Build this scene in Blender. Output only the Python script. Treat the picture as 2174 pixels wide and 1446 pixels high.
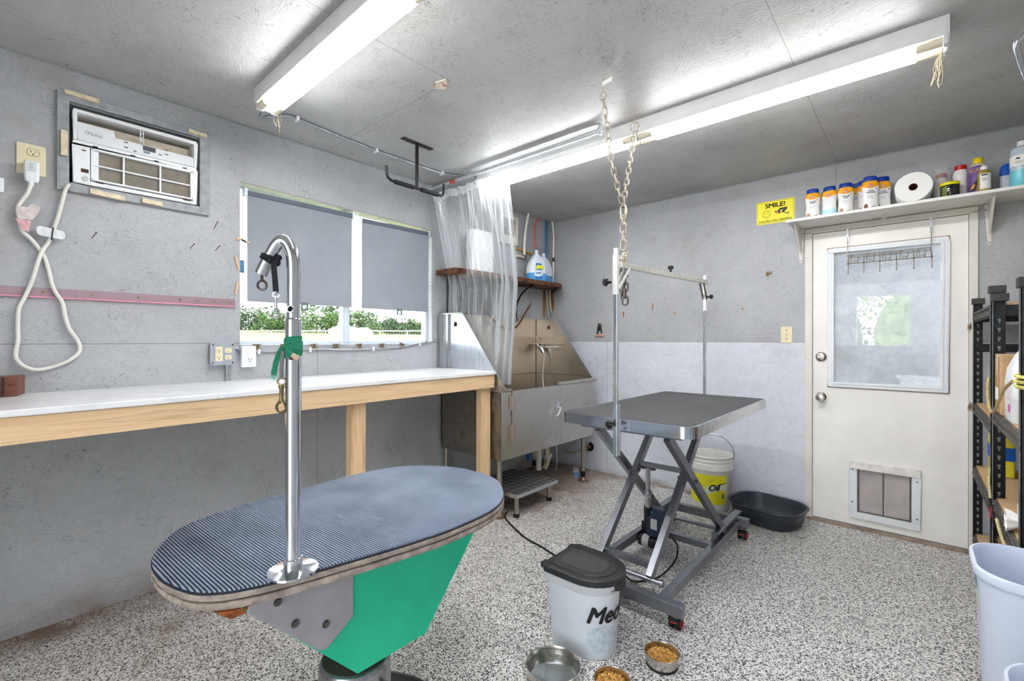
import bpy, bmesh, math, random
from mathutils import Vector as V, Matrix, Euler
R = math.radians
for o in list(bpy.data.objects): bpy.data.objects.remove(o)
S = bpy.context.scene
C = S.collection
random.seed(7)

# ---------------------------------------------------------------- camera
cam = bpy.data.cameras.new('camera'); co = bpy.data.objects.new('camera', cam); C.objects.link(co)
YAW = 2.29365322
co.matrix_world = (Matrix.Translation((2.819, -3.789, 1.241)) @ Matrix.Rotation(YAW - math.pi / 2, 4, 'Z')
                   @ Matrix.Rotation(math.pi / 2, 4, 'X') @ Matrix.Rotation(.0015, 4, 'Z'))
cam.sensor_width = 36; cam.lens = 972.06 / 2174 * 36; cam.shift_y = -1.27 / 2174
cam.clip_start = .02; cam.clip_end = 500
S.camera = co
# ---------------------------------------------------------------- world, sun, exposure
S.view_settings.view_transform = 'Standard'; S.view_settings.look = 'None'
S.view_settings.gamma = 1; S.view_settings.use_curve_mapping = False
S.view_settings.exposure = 0.88
w = bpy.data.worlds.new('sky'); S.world = w; w.use_nodes = True
bg = w.node_tree.nodes['Background']; bg.inputs[0].default_value = (.90, .95, 1, 1); bg.inputs[1].default_value = 3.2
sun = bpy.data.lights.new('sun', 'SUN'); so = bpy.data.objects.new('sun', sun); C.objects.link(so)
sun.energy = 1.6; sun.angle = R(1); sun.color = (1, .95, .85)
so.rotation_euler = Euler((R(38), 0, R(75)))        # shines towards -X, from above the roof
TUBE = 25.0

# ---------------------------------------------------------------- node helpers
def newmat(name):
    m = bpy.data.materials.new(name); m.use_nodes = True
    nt = m.node_tree; return m, nt, nt.nodes['Principled BSDF']
class NT:
    def __init__(s, nt): s.nt = nt
    def n(s, t, **k):
        x = s.nt.nodes.new('ShaderNode' + t)
        for a, b in k.items(): setattr(x, a, b)
        return x
    def l(s, a, b): s.nt.links.new(a, b)
    def math(s, op, a, b=None, c=None, clamp=False):
        x = s.n('Math', operation=op); x.use_clamp = clamp
        for i, v in enumerate((a, b, c)):
            if v is None: continue
            if isinstance(v, (int, float)): x.inputs[i].default_value = v
            else: s.l(v, x.inputs[i])
        return x.outputs[0]
    def mix(s, f, a, b, bt='MIX'):
        x = s.n('Mix', data_type='RGBA', blend_type=bt)
        for i, v in ((0, f), (6, a), (7, b)):
            if isinstance(v, (int, float)): x.inputs[i].default_value = v
            elif isinstance(v, tuple): x.inputs[i].default_value = v if len(v) == 4 else (*v, 1)
            else: s.l(v, x.inputs[i])
        return x.outputs[2]
    def noise(s, vec, scale, detail=2, rough=.5, dist=0):
        x = s.n('TexNoise'); x.inputs['Scale'].default_value = scale; x.inputs['Detail'].default_value = detail
        x.inputs['Roughness'].default_value = rough; x.inputs['Distortion'].default_value = dist
        if vec is not None: s.l(vec, x.inputs['Vector'])
        return x.outputs[0]
    def ramp(s, f, pts, interp='LINEAR'):
        x = s.n('ValToRGB'); r = x.color_ramp; r.interpolation = interp
        while len(r.elements) > 1: r.elements.remove(r.elements[-1])
        for i, (p, c) in enumerate(pts):
            e = r.elements[0] if i == 0 else r.elements.new(p)
            e.position = p; c = (c, c, c) if isinstance(c, (int, float)) else c; e.color = (*c, 1)
        s.l(f, x.inputs[0]); return x.outputs[0]
    def mapping(s, vec, scale=(1, 1, 1), loc=(0, 0, 0), rot=(0, 0, 0)):
        x = s.n('Mapping'); x.inputs['Scale'].default_value = scale; x.inputs['Location'].default_value = loc
        x.inputs['Rotation'].default_value = rot; s.l(vec, x.inputs['Vector']); return x.outputs[0]
    def bump(s, h, strength, dist=.01, normal=None):
        x = s.n('Bump'); x.inputs['Strength'].default_value = strength; x.inputs['Distance'].default_value = dist
        s.l(h, x.inputs['Height'])
        if normal is not None: s.l(normal, x.inputs['Normal'])
        return x.outputs[0]
def lin(c):
    return tuple(((v / 255) / 12.92 if v / 255 <= .04045 else ((v / 255 + .055) / 1.055) ** 2.4) for v in c)
MATS = {}
def mat(name, rgb, rough=.5, metal=0, var=0.06, vscale=12, bump=0, bscale=60, trans=0, ior=1.45, alpha=1, emit=None, estr=0, coat=0, spec=.5):
    if name in MATS: return MATS[name]
    m, nt, p = newmat(name); T = NT(nt); c = lin(rgb)
    tc = T.n('TexCoord').outputs['Object']
    if var > 0:
        n = T.noise(tc, vscale, 4, .6)
        a = tuple(max(0, x * (1 - var * 2)) for x in c); b = tuple(min(1, x * (1 + var * 1.2)) for x in c)
        T.l(T.ramp(n, [(.3, a), (.7, b)]), p.inputs['Base Color'])
        T.l(T.ramp(n, [(.3, min(1, rough + .1)), (.7, max(0, rough - .05))]), p.inputs['Roughness'])
    else:
        p.inputs['Base Color'].default_value = (*c, 1); p.inputs['Roughness'].default_value = rough
    p.inputs['Metallic'].default_value = metal; p.inputs['IOR'].default_value = ior
    p.inputs['Transmission Weight'].default_value = trans; p.inputs['Alpha'].default_value = alpha
    p.inputs['Coat Weight'].default_value = coat; p.inputs['Specular IOR Level'].default_value = spec
    if bump: T.l(T.bump(T.noise(tc, bscale, 4), bump, .004), p.inputs['Normal'])
    if emit: p.inputs['Emission Color'].default_value = (*lin(emit), 1); p.inputs['Emission Strength'].default_value = estr
    MATS[name] = m; return m

def osb(name, plane, c1, c2=None, zsplit=None, seams=(), worn=.5, stain=None):
    """painted oriented strand board; plane = axis normal to the wall"""
    m, nt, p = newmat(name); T = NT(nt)
    tc = T.n('TexCoord').outputs['Object']
    sp = T.n('SeparateXYZ'); T.l(tc, sp.inputs[0]); X, Y, Z = sp.outputs
    cb = T.n('CombineXYZ')
    a, b = {'x': (Y, Z), 'y': (X, Z), 'z': (X, Y)}[plane]
    T.l(a, cb.inputs[0]); T.l(b, cb.inputs[1]); P = cb.outputs[0]
    warp = T.n('TexNoise'); warp.inputs['Scale'].default_value = 6; warp.inputs['Detail'].default_value = 3; T.l(P, warp.inputs['Vector'])
    def strands(vs, off, sc):
        # patches of strands that lie in one direction; inside each patch long narrow flakes
        v = T.n('TexVoronoi'); v.inputs['Scale'].default_value = vs
        ofs = T.n('VectorMath', operation='ADD'); T.l(P, ofs.inputs[0]); ofs.inputs[1].default_value = (off, off * .7, 0)
        ad = T.n('VectorMath', operation='MULTIPLY_ADD'); T.l(warp.outputs[1], ad.inputs[0]); ad.inputs[1].default_value = (.10, .10, 0); T.l(ofs.outputs[0], ad.inputs[2])
        T.l(ad.outputs[0], v.inputs['Vector'])
        s2 = T.n('SeparateColor'); T.l(v.outputs['Color'], s2.inputs[0])
        ang = T.math('MULTIPLY', T.math('SUBTRACT', s2.outputs[0], .5), 2.9)
        rot = T.n('VectorRotate', rotation_type='Z_AXIS'); T.l(P, rot.inputs['Vector']); T.l(ang, rot.inputs['Angle'])
        mp = T.mapping(rot.outputs[0], sc, (off * 3, off, 0))
        fl = T.n('TexVoronoi'); fl.inputs['Scale'].default_value = 1; T.l(mp, fl.inputs['Vector'])
        c = T.n('SeparateColor'); T.l(fl.outputs['Color'], c.inputs[0])
        ed = T.n('TexVoronoi', feature='DISTANCE_TO_EDGE'); ed.inputs['Scale'].default_value = 1; T.l(mp, ed.inputs['Vector'])
        gr = T.noise(T.mapping(rot.outputs[0], (sc[0] * 1.6, sc[1] * 2.2, 1), (off, 0, 0)), 1, 3, .65)
        return c.outputs[0], c.outputs[1], ed.outputs[0], gr
    c1_, k1, e1, g1 = strands(9, 0, (13, 62, 1))
    c2_, k2, e2, g2 = strands(17, 3.3, (24, 130, 1))
    fine = T.noise(P, 150, 2)
    hh = T.math('ADD', T.math('ADD', T.math('MULTIPLY', c1_, .5), T.math('MULTIPLY', c2_, .35)), T.math('ADD', T.math('MULTIPLY', g1, .8), T.math('MULTIPLY', fine, .25)))
    big = T.noise(P, 1.6, 3)
    d1, l1 = tuple(x * .86 for x in lin(c1)), tuple(min(1, x * 1.08) for x in lin(c1))
    col = T.ramp(big, [(.3, d1), (.7, l1)])
    if c2 is not None:
        d2, l2 = tuple(x * .9 for x in lin(c2)), tuple(min(1, x * 1.06) for x in lin(c2))
        f = T.math('LESS_THAN', b, zsplit)
        col = T.mix(f, col, T.ramp(big, [(.3, d2), (.7, l2)]))
    col = T.mix(T.math('MULTIPLY', T.ramp(c1_, [(.0, 1), (.5, 0)]), .13), col, tuple(x * .6 for x in lin(c1)))
    col = T.mix(T.math('MULTIPLY', T.ramp(c2_, [(.72, 0), (1, 1)]), .16), col, tuple(min(1, x * 1.4) for x in lin(c1)))
    # dark ticks where paint missed the flake edges and in the grain
    msk = T.ramp(T.noise(P, 4.5, 4, .7), [(.44, 0), (.60, 1)])
    t1 = T.math('MULTIPLY', T.ramp(e1, [(.03, 1), (.06, 0)]), T.math('GREATER_THAN', k1, .80))
    t2 = T.math('MULTIPLY', T.ramp(e2, [(.05, 1), (.10, 0)]), T.math('GREATER_THAN', k2, .86))
    t3 = T.ramp(g2, [(.35, 1), (.39, 0)]); t4 = T.ramp(g1, [(.33, 1), (.36, 0)])
    brk = T.ramp(T.noise(P, 75, 2), [(.46, 0), (.54, 1)])
    tick = T.math('MAXIMUM', T.math('MULTIPLY', T.math('MAXIMUM', t1, t2), brk), T.math('MAXIMUM', t3, t4))
    tick = T.math('MULTIPLY', tick, T.math('MULTIPLY', T.math('ADD', T.math('MULTIPLY', msk, .85), .15), worn))
    if c2 is not None: tick = T.math('MULTIPLY', tick, T.math('SUBTRACT', 1, T.math('MULTIPLY', f, .62)))
    col = T.mix(tick, col, (.10, .09, .082))
    spk = T.ramp(T.noise(P, 95, 1), [(.225, 1), (.25, 0)])
    col = T.mix(T.math('MULTIPLY', spk, .6 * worn), col, (.06, .045, .03))
    # seams between the boards
    for ax, v, lo, hi in seams:
        src, oth = (a, b) if ax == 0 else (b, a)
        e = T.math('LESS_THAN', T.math('ABSOLUTE', T.math('SUBTRACT', src, v)), .0016)
        g = T.math('MULTIPLY', T.math('GREATER_THAN', oth, lo), T.math('LESS_THAN', oth, hi))
        col = T.mix(T.math('MULTIPLY', T.math('MULTIPLY', e, g), .65), col, (.09, .05, .04))
    # brown handling/dirt stains with a shape of their own
    st = T.ramp(T.noise(P, 2.3, 4, .65), [(.56, 0), (.72, 1)])
    col = T.mix(T.math('MULTIPLY', st, .26), col, lin((140, 122, 100)))
    if stain is not None:
        lo = T.math('MULTIPLY', T.ramp(T.noise(P, 5, 4), [(.35, 0), (.7, 1)]),
                    T.math('SUBTRACT', 1, T.math('DIVIDE', b, stain), clamp=True))
        col = T.mix(T.math('MULTIPLY', lo, .8), col, lin((110, 82, 55)))
    T.l(col, p.inputs['Base Color']); p.inputs['Roughness'].default_value = .42
    T.l(T.bump(hh, .55, .0034), p.inputs['Normal'])
    return m

def flake_floor():
    m, nt, p = newmat('flake_floor'); T = NT(nt)
    tc = T.n('TexCoord').outputs['Object']
    sp = T.n('SeparateXYZ'); T.l(tc, sp.inputs[0]); X, Y, Z = sp.outputs
    wn = T.n('TexNoise'); wn.inputs['Scale'].default_value = 190; wn.inputs['Detail'].default_value = 2; T.l(tc, wn.inputs['Vector'])
    ad = T.n('VectorMath', operation='MULTIPLY_ADD'); T.l(wn.outputs[1], ad.inputs[0]); ad.inputs[1].default_value = (.007, .007, 0); T.l(tc, ad.inputs[2])
    v = T.n('TexVoronoi'); v.inputs['Scale'].default_value = 250; T.l(ad.outputs[0], v.inputs['Vector'])
    sc = T.n('SeparateColor'); T.l(v.outputs['Color'], sc.inputs[0])
    col = T.ramp(sc.outputs[0], [(0, (.90, .885, .85)), (.42, (.66, .64, .61)), (.60, (.34, .33, .32)), (.71, (.09, .09, .095)), (.83, (.015, .015, .017))], 'CONSTANT')
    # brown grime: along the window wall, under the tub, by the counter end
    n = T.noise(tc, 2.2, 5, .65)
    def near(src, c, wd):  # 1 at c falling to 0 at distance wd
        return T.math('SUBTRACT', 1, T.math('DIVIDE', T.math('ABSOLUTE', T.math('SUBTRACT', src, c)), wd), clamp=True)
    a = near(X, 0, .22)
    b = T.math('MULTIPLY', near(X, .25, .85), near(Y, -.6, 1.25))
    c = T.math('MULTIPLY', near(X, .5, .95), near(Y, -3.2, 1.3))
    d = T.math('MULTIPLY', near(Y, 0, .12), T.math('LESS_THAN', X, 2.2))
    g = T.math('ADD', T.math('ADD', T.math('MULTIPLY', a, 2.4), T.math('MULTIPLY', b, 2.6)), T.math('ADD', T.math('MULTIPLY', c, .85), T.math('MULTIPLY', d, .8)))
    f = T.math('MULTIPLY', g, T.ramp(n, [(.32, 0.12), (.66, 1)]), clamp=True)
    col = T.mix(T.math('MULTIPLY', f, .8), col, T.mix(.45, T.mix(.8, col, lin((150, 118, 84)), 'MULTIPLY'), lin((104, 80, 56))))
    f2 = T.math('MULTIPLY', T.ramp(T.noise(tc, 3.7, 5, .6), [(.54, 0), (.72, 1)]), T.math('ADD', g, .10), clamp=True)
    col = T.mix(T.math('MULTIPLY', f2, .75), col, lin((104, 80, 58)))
    T.l(col, p.inputs['Base Color']); T.l(T.ramp(n, [(.3, .38), (.7, .55)]), p.inputs['Roughness'])
    T.l(T.bump(sc.outputs[1], .25, .001), p.inputs['Normal'])
    return m

def wood(name, c1, c2, axis=0, scale=1, rough=.55):
    if name in MATS: return MATS[name]
    m, nt, p = newmat(name); T = NT(nt); tc = T.n('TexCoord').outputs['Object']
    s = [34 * scale] * 3; s[axis] = 1.6 * scale
    mp = T.mapping(tc, tuple(s)); n = T.noise(mp, 1, 4, .6, .6)
    col = T.ramp(n, [(.3, lin(c1)), (.5, lin(c2)), (.72, lin(tuple(x * .86 for x in c1)))])
    k = T.ramp(T.noise(tc, 9, 1), [(.235, 1), (.27, 0)])
    col = T.mix(T.math('MULTIPLY', k, .7), col, lin((120, 74, 40)))
    T.l(col, p.inputs['Base Color']); p.inputs['Roughness'].default_value = rough
    T.l(T.bump(n, .15, .002), p.inputs['Normal'])
    MATS[name] = m; return m

def steel(name, c, rough=.28, axis=2, dirt=.3, dirtc=(120, 100, 80), dscale=4, stretch=160):
    if name in MATS: return MATS[name]
    m, nt, p = newmat(name); T = NT(nt); tc = T.n('TexCoord').outputs['Object']
    s = [stretch] * 3; s[axis] = 3
    br = T.noise(T.mapping(tc, tuple(s)), 1, 2)
    n = T.noise(tc, dscale, 5, .65)
    f = T.math('MULTIPLY', T.ramp(n, [(.48, 0), (.7, 1)]), dirt)
    T.l(T.mix(f, T.mix(br, tuple(x * .9 for x in lin(c)), lin(c)), lin(dirtc)), p.inputs['Base Color'])
    T.l(T.math('SUBTRACT', 1, T.math('MULTIPLY', f, .9)), p.inputs['Metallic'])
    T.l(T.math('ADD', T.math('MULTIPLY', br, .15), T.math('ADD', T.math('MULTIPLY', f, .4), rough - .06)), p.inputs['Roughness'])
    T.l(T.bump(br, .08, .001), p.inputs['Normal'])
    MATS[name] = m; return m

def marble():
    m, nt, p = newmat('marble_laminate'); T = NT(nt); tc = T.n('TexCoord').outputs['Object']
    n = T.noise(T.mapping(tc, (5, 2.2, 5), rot=(0, 0, .5)), 1, 6, .6, 1.2)
    v = T.ramp(n, [(.44, 0), (.495, 1), (.55, 0)])
    n2 = T.noise(tc, 3, 4)
    T.l(T.mix(T.math('MULTIPLY', T.math('MULTIPLY', v, T.ramp(n2, [(.4, 0), (.65, 1)])), .45), lin((243, 243, 244)), lin((176, 178, 184))), p.inputs['Base Color'])
    p.inputs['Roughness'].default_value = .22; return m

def leafmat(name, c):
    m, nt, p = newmat(name); T = NT(nt)
    oi = T.n('ObjectInfo').outputs['Random']; tc = T.n('TexCoord').outputs['Object']
    n = T.noise(tc, 1.2, 3)
    a = tuple(x * .45 for x in lin(c)); b = tuple(min(1, x * 1.5) for x in lin(c))
    T.l(T.ramp(n, [(.3, a), (.7, b)]), p.inputs['Base Color']); p.inputs['Roughness'].default_value = .6
    return m
def grassmat():
    m, nt, p = newmat('grass'); T = NT(nt); tc = T.n('TexCoord').outputs['Object']
    n = T.noise(T.mapping(tc, (.12, .5, 1)), 1, 5)
    T.l(T.ramp(n, [(.3, lin((96, 110, 52))), (.6, lin((140, 138, 84)))]), p.inputs['Base Color']); p.inputs['Roughness'].default_value = .9
    return m
def vinyl():
    m, nt, p = newmat('clear_vinyl'); T = NT(nt); nt.nodes.remove(p)
    out = nt.nodes['Material Output']; tc = T.n('TexCoord').outputs['Object']
    nb = T.bump(T.noise(T.mapping(tc, (26, 26, 9)), 1, 4, .6), .55, .012)
    tr = T.n('BsdfTransparent'); tr.inputs[0].default_value = (.95, .97, .985, 1)
    gl = T.n('BsdfGlossy'); gl.inputs['Roughness'].default_value = .12; T.l(nb, gl.inputs['Normal'])
    tl = T.n('BsdfTranslucent'); tl.inputs[0].default_value = (.95, .97, 1, 1)
    df = T.n('BsdfDiffuse'); df.inputs[0].default_value = (.95, .97, 1, 1)
    lw = T.n('LayerWeight'); lw.inputs['Blend'].default_value = .28; T.l(nb, lw.inputs['Normal'])
    m1 = T.n('MixShader'); T.l(T.math('ADD', T.math('MULTIPLY', lw.outputs['Facing'], .55), .10), m1.inputs[0]); T.l(tr.outputs[0], m1.inputs[1]); T.l(gl.outputs[0], m1.inputs[2])
    m2 = T.n('MixShader'); m2.inputs[0].default_value = .5; T.l(tl.outputs[0], m2.inputs[1]); T.l(df.outputs[0], m2.inputs[2])
    m3 = T.n('MixShader'); T.l(T.math('ADD', T.math('MULTIPLY', lw.outputs['Facing'], .45), .20), m3.inputs[0]); T.l(m1.outputs[0], m3.inputs[1]); T.l(m2.outputs[0], m3.inputs[2])
    T.l(m3.outputs[0], out.inputs[0]); return m
def dusty_glass(name, dust, tint=(1, 1, 1), blot=.3, fog=(.86, .91, .95)):
    m, nt, p = newmat(name); T = NT(nt); nt.nodes.remove(p); out = nt.nodes['Material Output']
    tc = T.n('TexCoord').outputs['Object']
    tr = T.n('BsdfTransparent'); tr.inputs[0].default_value = (*tint, 1)
    gl = T.n('BsdfGlossy'); gl.inputs['Roughness'].default_value = .02
    fr = T.n('Fresnel'); fr.inputs[0].default_value = 1.45
    gm = T.n('NewGeometry'); m1 = T.n('MixShader'); T.l(T.math('MULTIPLY', fr.outputs[0], T.math('SUBTRACT', 1, gm.outputs['Backfacing'])), m1.inputs[0]); T.l(tr.outputs[0], m1.inputs[1]); T.l(gl.outputs[0], m1.inputs[2])
    if dust <= 0: T.l(m1.outputs[0], out.inputs[0]); return m
    df = T.n('BsdfDiffuse'); df.inputs[0].default_value = (.88, .93, .97, 1)
    n = T.noise(tc, 5, 5, .7)
    f = T.math('ADD', T.math('MULTIPLY', T.ramp(n, [(.35, 0), (.7, 1)]), blot), dust)
    m2 = T.n('MixShader'); T.l(f, m2.inputs[0]); T.l(m1.outputs[0], m2.inputs[1]); T.l(df.outputs[0], m2.inputs[2])
    T.l(m2.outputs[0], out.inputs[0]); return m

# ---------------------------------------------------------------- geometry helpers
OFF = {}
def tag(o, label=None, cat=None, group=None, kind=None):
    if label: o['label'] = label
    if cat: o['category'] = cat
    if group: o['group'] = group
    if kind: o['kind'] = kind
    return o
def thing(name, loc, label, cat, group=None, kind=None):
    o = bpy.data.objects.new(name, None); C.objects.link(o); o.location = loc; o.empty_display_size = .05
    OFF[o.name] = V(loc); return tag(o, label, cat, group, kind)
def frame(d, up=V((0, 0, 1))):
    d = d.normalized()
    if abs(d.dot(up)) > .98: up = V((0, 1, 0)) if abs(d.y) < .9 else V((1, 0, 0))
    a = d.cross(up).normalized(); return a, a.cross(d).normalized()
class G:
    def __init__(s): s.bm = bmesh.new()
    def poly(s, pts): return s.bm.faces.new([s.bm.verts.new(p) for p in pts])
    def hull(s, A, B, caps=True):          # two rings of points -> side quads + caps
        a = [s.bm.verts.new(p) for p in A]; b = [s.bm.verts.new(p) for p in B]; n = len(a)
        for i in range(n): s.bm.faces.new((a[i], a[(i + 1) % n], b[(i + 1) % n], b[i]))
        if caps: s.bm.faces.new(a[::-1]); s.bm.faces.new(b)
        return s
    def box(s, x0, y0, z0, x1, y1, z1):
        return s.hull([(x0, y0, z0), (x1, y0, z0), (x1, y1, z0), (x0, y1, z0)], [(x0, y0, z1), (x1, y0, z1), (x1, y1, z1), (x0, y1, z1)])
    def beam(s, p, q, w, h, up=V((0, 0, 1))):
        p, q = V(p), V(q); a, b = frame(q - p, V(up)); a = a * w / 2; b = b * h / 2
        return s.hull([p - a - b, p + a - b, p + a + b, p - a + b], [q - a - b, q + a - b, q + a + b, q - a + b])
    def cyl(s, p, q, r0, r1=None, n=20, caps=True):
        p, q = V(p), V(q); r1 = r0 if r1 is None else r1; a, b = frame(q - p)
        f = lambda c, r: [c + (a * math.cos(t) + b * math.sin(t)) * r for t in [2 * math.pi * i / n for i in range(n)]]
        return s.hull(f(p, r0), f(q, r1), caps)
    def rings(s, rings, capa=True, capb=True, close=False):
        vs = [[s.bm.verts.new(p) for p in r] for r in rings]; n = len(vs[0]); m = len(vs)
        for j in range(m if close else m - 1):
            for i in range(n):
                s.bm.faces.new((vs[j][i], vs[j][(i + 1) % n], vs[(j + 1) % m][(i + 1) % n], vs[(j + 1) % m][i]))
        if not close:
            if capa: s.bm.faces.new(vs[0][::-1])
            if capb: s.bm.faces.new(vs[-1])
        return s
    def tube(s, pts, r, n=10, closed=False, flat=1.0):
        pts = [V(p) for p in pts]; m = len(pts); rs = []
        a = None
        for i, p in enumerate(pts):
            d = ((pts[(i + 1) % m] - pts[i - 1]) if closed else (pts[min(i + 1, m - 1)] - pts[max(i - 1, 0)])).normalized()
            if a is None: a, b = frame(d)
            else: a = (a - d * a.dot(d)).normalized(); b = a.cross(d).normalized()
            rr = r[i] if isinstance(r, (list, tuple)) else r
            rs.append([p + a * math.cos(t) * rr + b * math.sin(t) * rr * flat for t in [2 * math.pi * k / n for k in range(n)]])
        return s.rings(rs, close=closed)
    def lathe(s, prof, c=(0, 0, 0), n=28, ex=1, ey=1, axis='z', capa=True, capb=True):
        c = V(c); rs = []
        for r, z in prof:
            ring = []
            for i in range(n):
                t = 2 * math.pi * i / n; x, y = r * math.cos(t) * ex, r * math.sin(t) * ey
                ring.append(c + (V((x, y, z)) if axis == 'z' else V((z, x, y)) if axis == 'x' else V((x, -z, y))))
            rs.append(ring)
        return s.rings(rs, capa, capb)
    def loft(s, outline, levels, c=(0, 0, 0), capa=True, capb=True):   # outline [(x,y)], levels [(scale,z)] or [(sx,sy,z)]
        c = V(c); rs = []
        for L in levels:
            sx, sy, z = (L[0], L[0], L[1]) if len(L) == 2 else L
            rs.append([c + V((x * sx, y * sy, z)) for x, y in outline])
        return s.rings(rs, capa, capb)
    def prism(s, poly, f0, f1):            # f(x,y)->3D point
        return s.hull([f0(*p) for p in poly], [f1(*p) for p in poly])
    def sphere(s, c, r, sub=2, sc=(1, 1, 1)):
        bmesh.ops.create_icosphere(s.bm, subdivisions=sub, radius=r, matrix=Matrix.Translation(c) @ Matrix.Diagonal((*sc, 1))); return s
    def link(s, c, d, side, L, W, r, n=10, k=6):   # oval chain link
        c, d, side = V(c), V(d).normalized(), V(side).normalized(); pts = []
        for i in range(n):
            t = 2 * math.pi * i / n; e = (L - W) / 2 * (1 if math.sin(t) > 0 else -1)
            pts.append(c + side * math.cos(t) * W / 2 + d * (math.sin(t) * W / 2 + e))
        return s.tube(pts, r, k, closed=True)
    def build(s, name, m, parent=None, smooth=False, bevel=0, label=None, cat=None, group=None, kind=None, local=False, seg=2, angle=40, split=False):
        if split:
            return s.splitbuild(name, m, parent, smooth, bevel, seg, angle)
        bm = s.bm; bmesh.ops.remove_doubles(bm, verts=bm.verts, dist=1e-6)
        bmesh.ops.recalc_face_normals(bm, faces=bm.faces)
        if smooth:
            for f in bm.faces: f.smooth = True
            lim = R(angle)
            for e in bm.edges:
                if len(e.link_faces) == 2 and e.calc_face_angle(0) > lim: e.smooth = False
        me = bpy.data.meshes.new(name)
        if parent is not None: off = OFF[parent.name]
        elif local: off = V((0, 0, 0))
        else:
            xs = [v.co for v in bm.verts]
            off = V(((min(v.x for v in xs) + max(v.x for v in xs)) / 2, (min(v.y for v in xs) + max(v.y for v in xs)) / 2, min(v.z for v in xs)))
        bmesh.ops.translate(bm, verts=bm.verts, vec=-off); bm.to_mesh(me); bm.free()
        o = bpy.data.objects.new(name, me); C.objects.link(o)
        for mm in (m if isinstance(m, (list, tuple)) else [m]): me.materials.append(mm)
        if parent is not None: o.parent = parent
        else: o.location = off
        OFF[o.name] = off
        if bevel:
            b = o.modifiers.new('bevel', 'BEVEL'); b.width = bevel; b.segments = seg; b.limit_method = 'ANGLE'; b.angle_limit = R(35)
        return tag(o, label, cat, group, kind)
def _splitbuild(s, name, m, parent, smooth, bevel, seg, angle):
    bm = s.bm; bmesh.ops.remove_doubles(bm, verts=bm.verts, dist=1e-6); left = set(bm.verts); out = []
    while left:
        st_ = [left.pop()]; isl = set(st_)
        while st_:
            v = st_.pop()
            for e in v.link_edges:
                q = e.other_vert(v)
                if q in left: left.discard(q); isl.add(q); st_.append(q)
        h = G(); mp = {v: h.bm.verts.new(v.co) for v in isl}
        for f in {f for v in isl for f in v.link_faces}: h.bm.faces.new([mp[v] for v in f.verts])
        out.append(h.build(name, m, parent, smooth=smooth, bevel=bevel, seg=seg, angle=angle))
    bm.free(); return out[0]
G.splitbuild = _splitbuild
def copytree(o, parent=None):
    c = o.copy(); C.objects.link(c)
    if parent is not None: c.parent = parent
    OFF[c.name] = OFF.get(o.name, V())
    for ch in [x for x in bpy.data.objects if x.parent == o]: copytree(ch, c)
    return c
def place(o, loc, rz=0, label=None, group=None, rot=None, sc=None):
    if sc: o.scale = sc
    o.location = loc; o.rotation_euler = rot if rot else (0, 0, rz)
    if label: o['label'] = label
    if group: o['group'] = group
    return o
def spline(pts, k=8):
    pts = [V(p) for p in pts]; out = []; n = len(pts)
    for i in range(n - 1):
        p0, p1, p2, p3 = pts[max(i - 1, 0)], pts[i], pts[i + 1], pts[min(i + 2, n - 1)]
        for j in range(k):
            t = j / k
            out.append(.5 * ((2 * p1) + (p2 - p0) * t + (2 * p0 - 5 * p1 + 4 * p2 - p3) * t * t + (3 * p1 - p0 - 3 * p2 + p3) * t ** 3))
    out.append(pts[-1]); return out
def text(name, body, size, origin, ux, uy, m, parent, bold=0, shear=0, ext=.0004, align='CENTER', sx=1, warp=None, label=None):
    cu = bpy.data.curves.new(name, 'FONT'); cu.body = body; cu.size = size; cu.align_x = align; cu.align_y = 'CENTER'
    cu.shear = shear; cu.extrude = ext; cu.resolution_u = 3
    o = bpy.data.objects.new(name, cu); C.objects.link(o); bpy.context.view_layer.update()
    me = bpy.data.meshes.new_from_object(o.evaluated_get(bpy.context.evaluated_depsgraph_get()))
    bpy.data.objects.remove(o); bpy.data.curves.remove(cu)
    ux, uy = V(ux).normalized(), V(uy).normalized(); uz = ux.cross(uy); off = OFF[parent.name]; origin = V(origin)
    if warp:
        bm = bmesh.new(); bm.from_mesh(me)
        for _ in range(2): bmesh.ops.subdivide_edges(bm, edges=[e for e in bm.edges if e.calc_length() > size * .12], cuts=1)
        bmesh.ops.triangulate(bm, faces=bm.faces); bm.to_mesh(me); bm.free()
    if bold:
        bm = bmesh.new()
        for dx_, dy_ in ((-bold, 0), (bold, 0), (0, -bold * .7), (0, bold * .7)):
            k0 = len(bm.verts); bm.from_mesh(me); bm.verts.ensure_lookup_table()
            for v in bm.verts[k0:]: v.co.x += dx_; v.co.y += dy_
        bm.to_mesh(me); bm.free()
    for v in me.vertices:
        x, y, z = v.co; x *= sx
        v.co = (warp(x, y, z) if warp else origin + ux * x + uy * y + uz * z) - off
    ob = bpy.data.objects.new(name, me); C.objects.link(ob); me.materials.append(m); ob.parent = parent; OFF[ob.name] = off
    if label: ob['label'] = label
    return ob
def rrect(w, h, r, n=5, cx=0, cy=0):
    out = []
    for sx, sy, a0 in ((1, 1, 0), (-1, 1, 90), (-1, -1, 180), (1, -1, 270)):
        for i in range(n + 1):
            t = R(a0 + 90 * i / n); out.append((cx + sx * (w / 2 - r) + r * math.cos(t), cy + sy * (h / 2 - r) + r * math.sin(t)))
    return out
def circ(r, n=16, cx=0, cy=0): return [(cx + r * math.cos(2 * math.pi * i / n), cy + r * math.sin(2 * math.pi * i / n)) for i in range(n)]
XP = lambda x: (lambda a, b: V((x, a, b)))     # map (y,z) at given x
YP = lambda y: (lambda a, b: V((a, y, b)))     # map (x,z) at given y
ZP = lambda z: (lambda a, b: V((a, b, z)))

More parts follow.
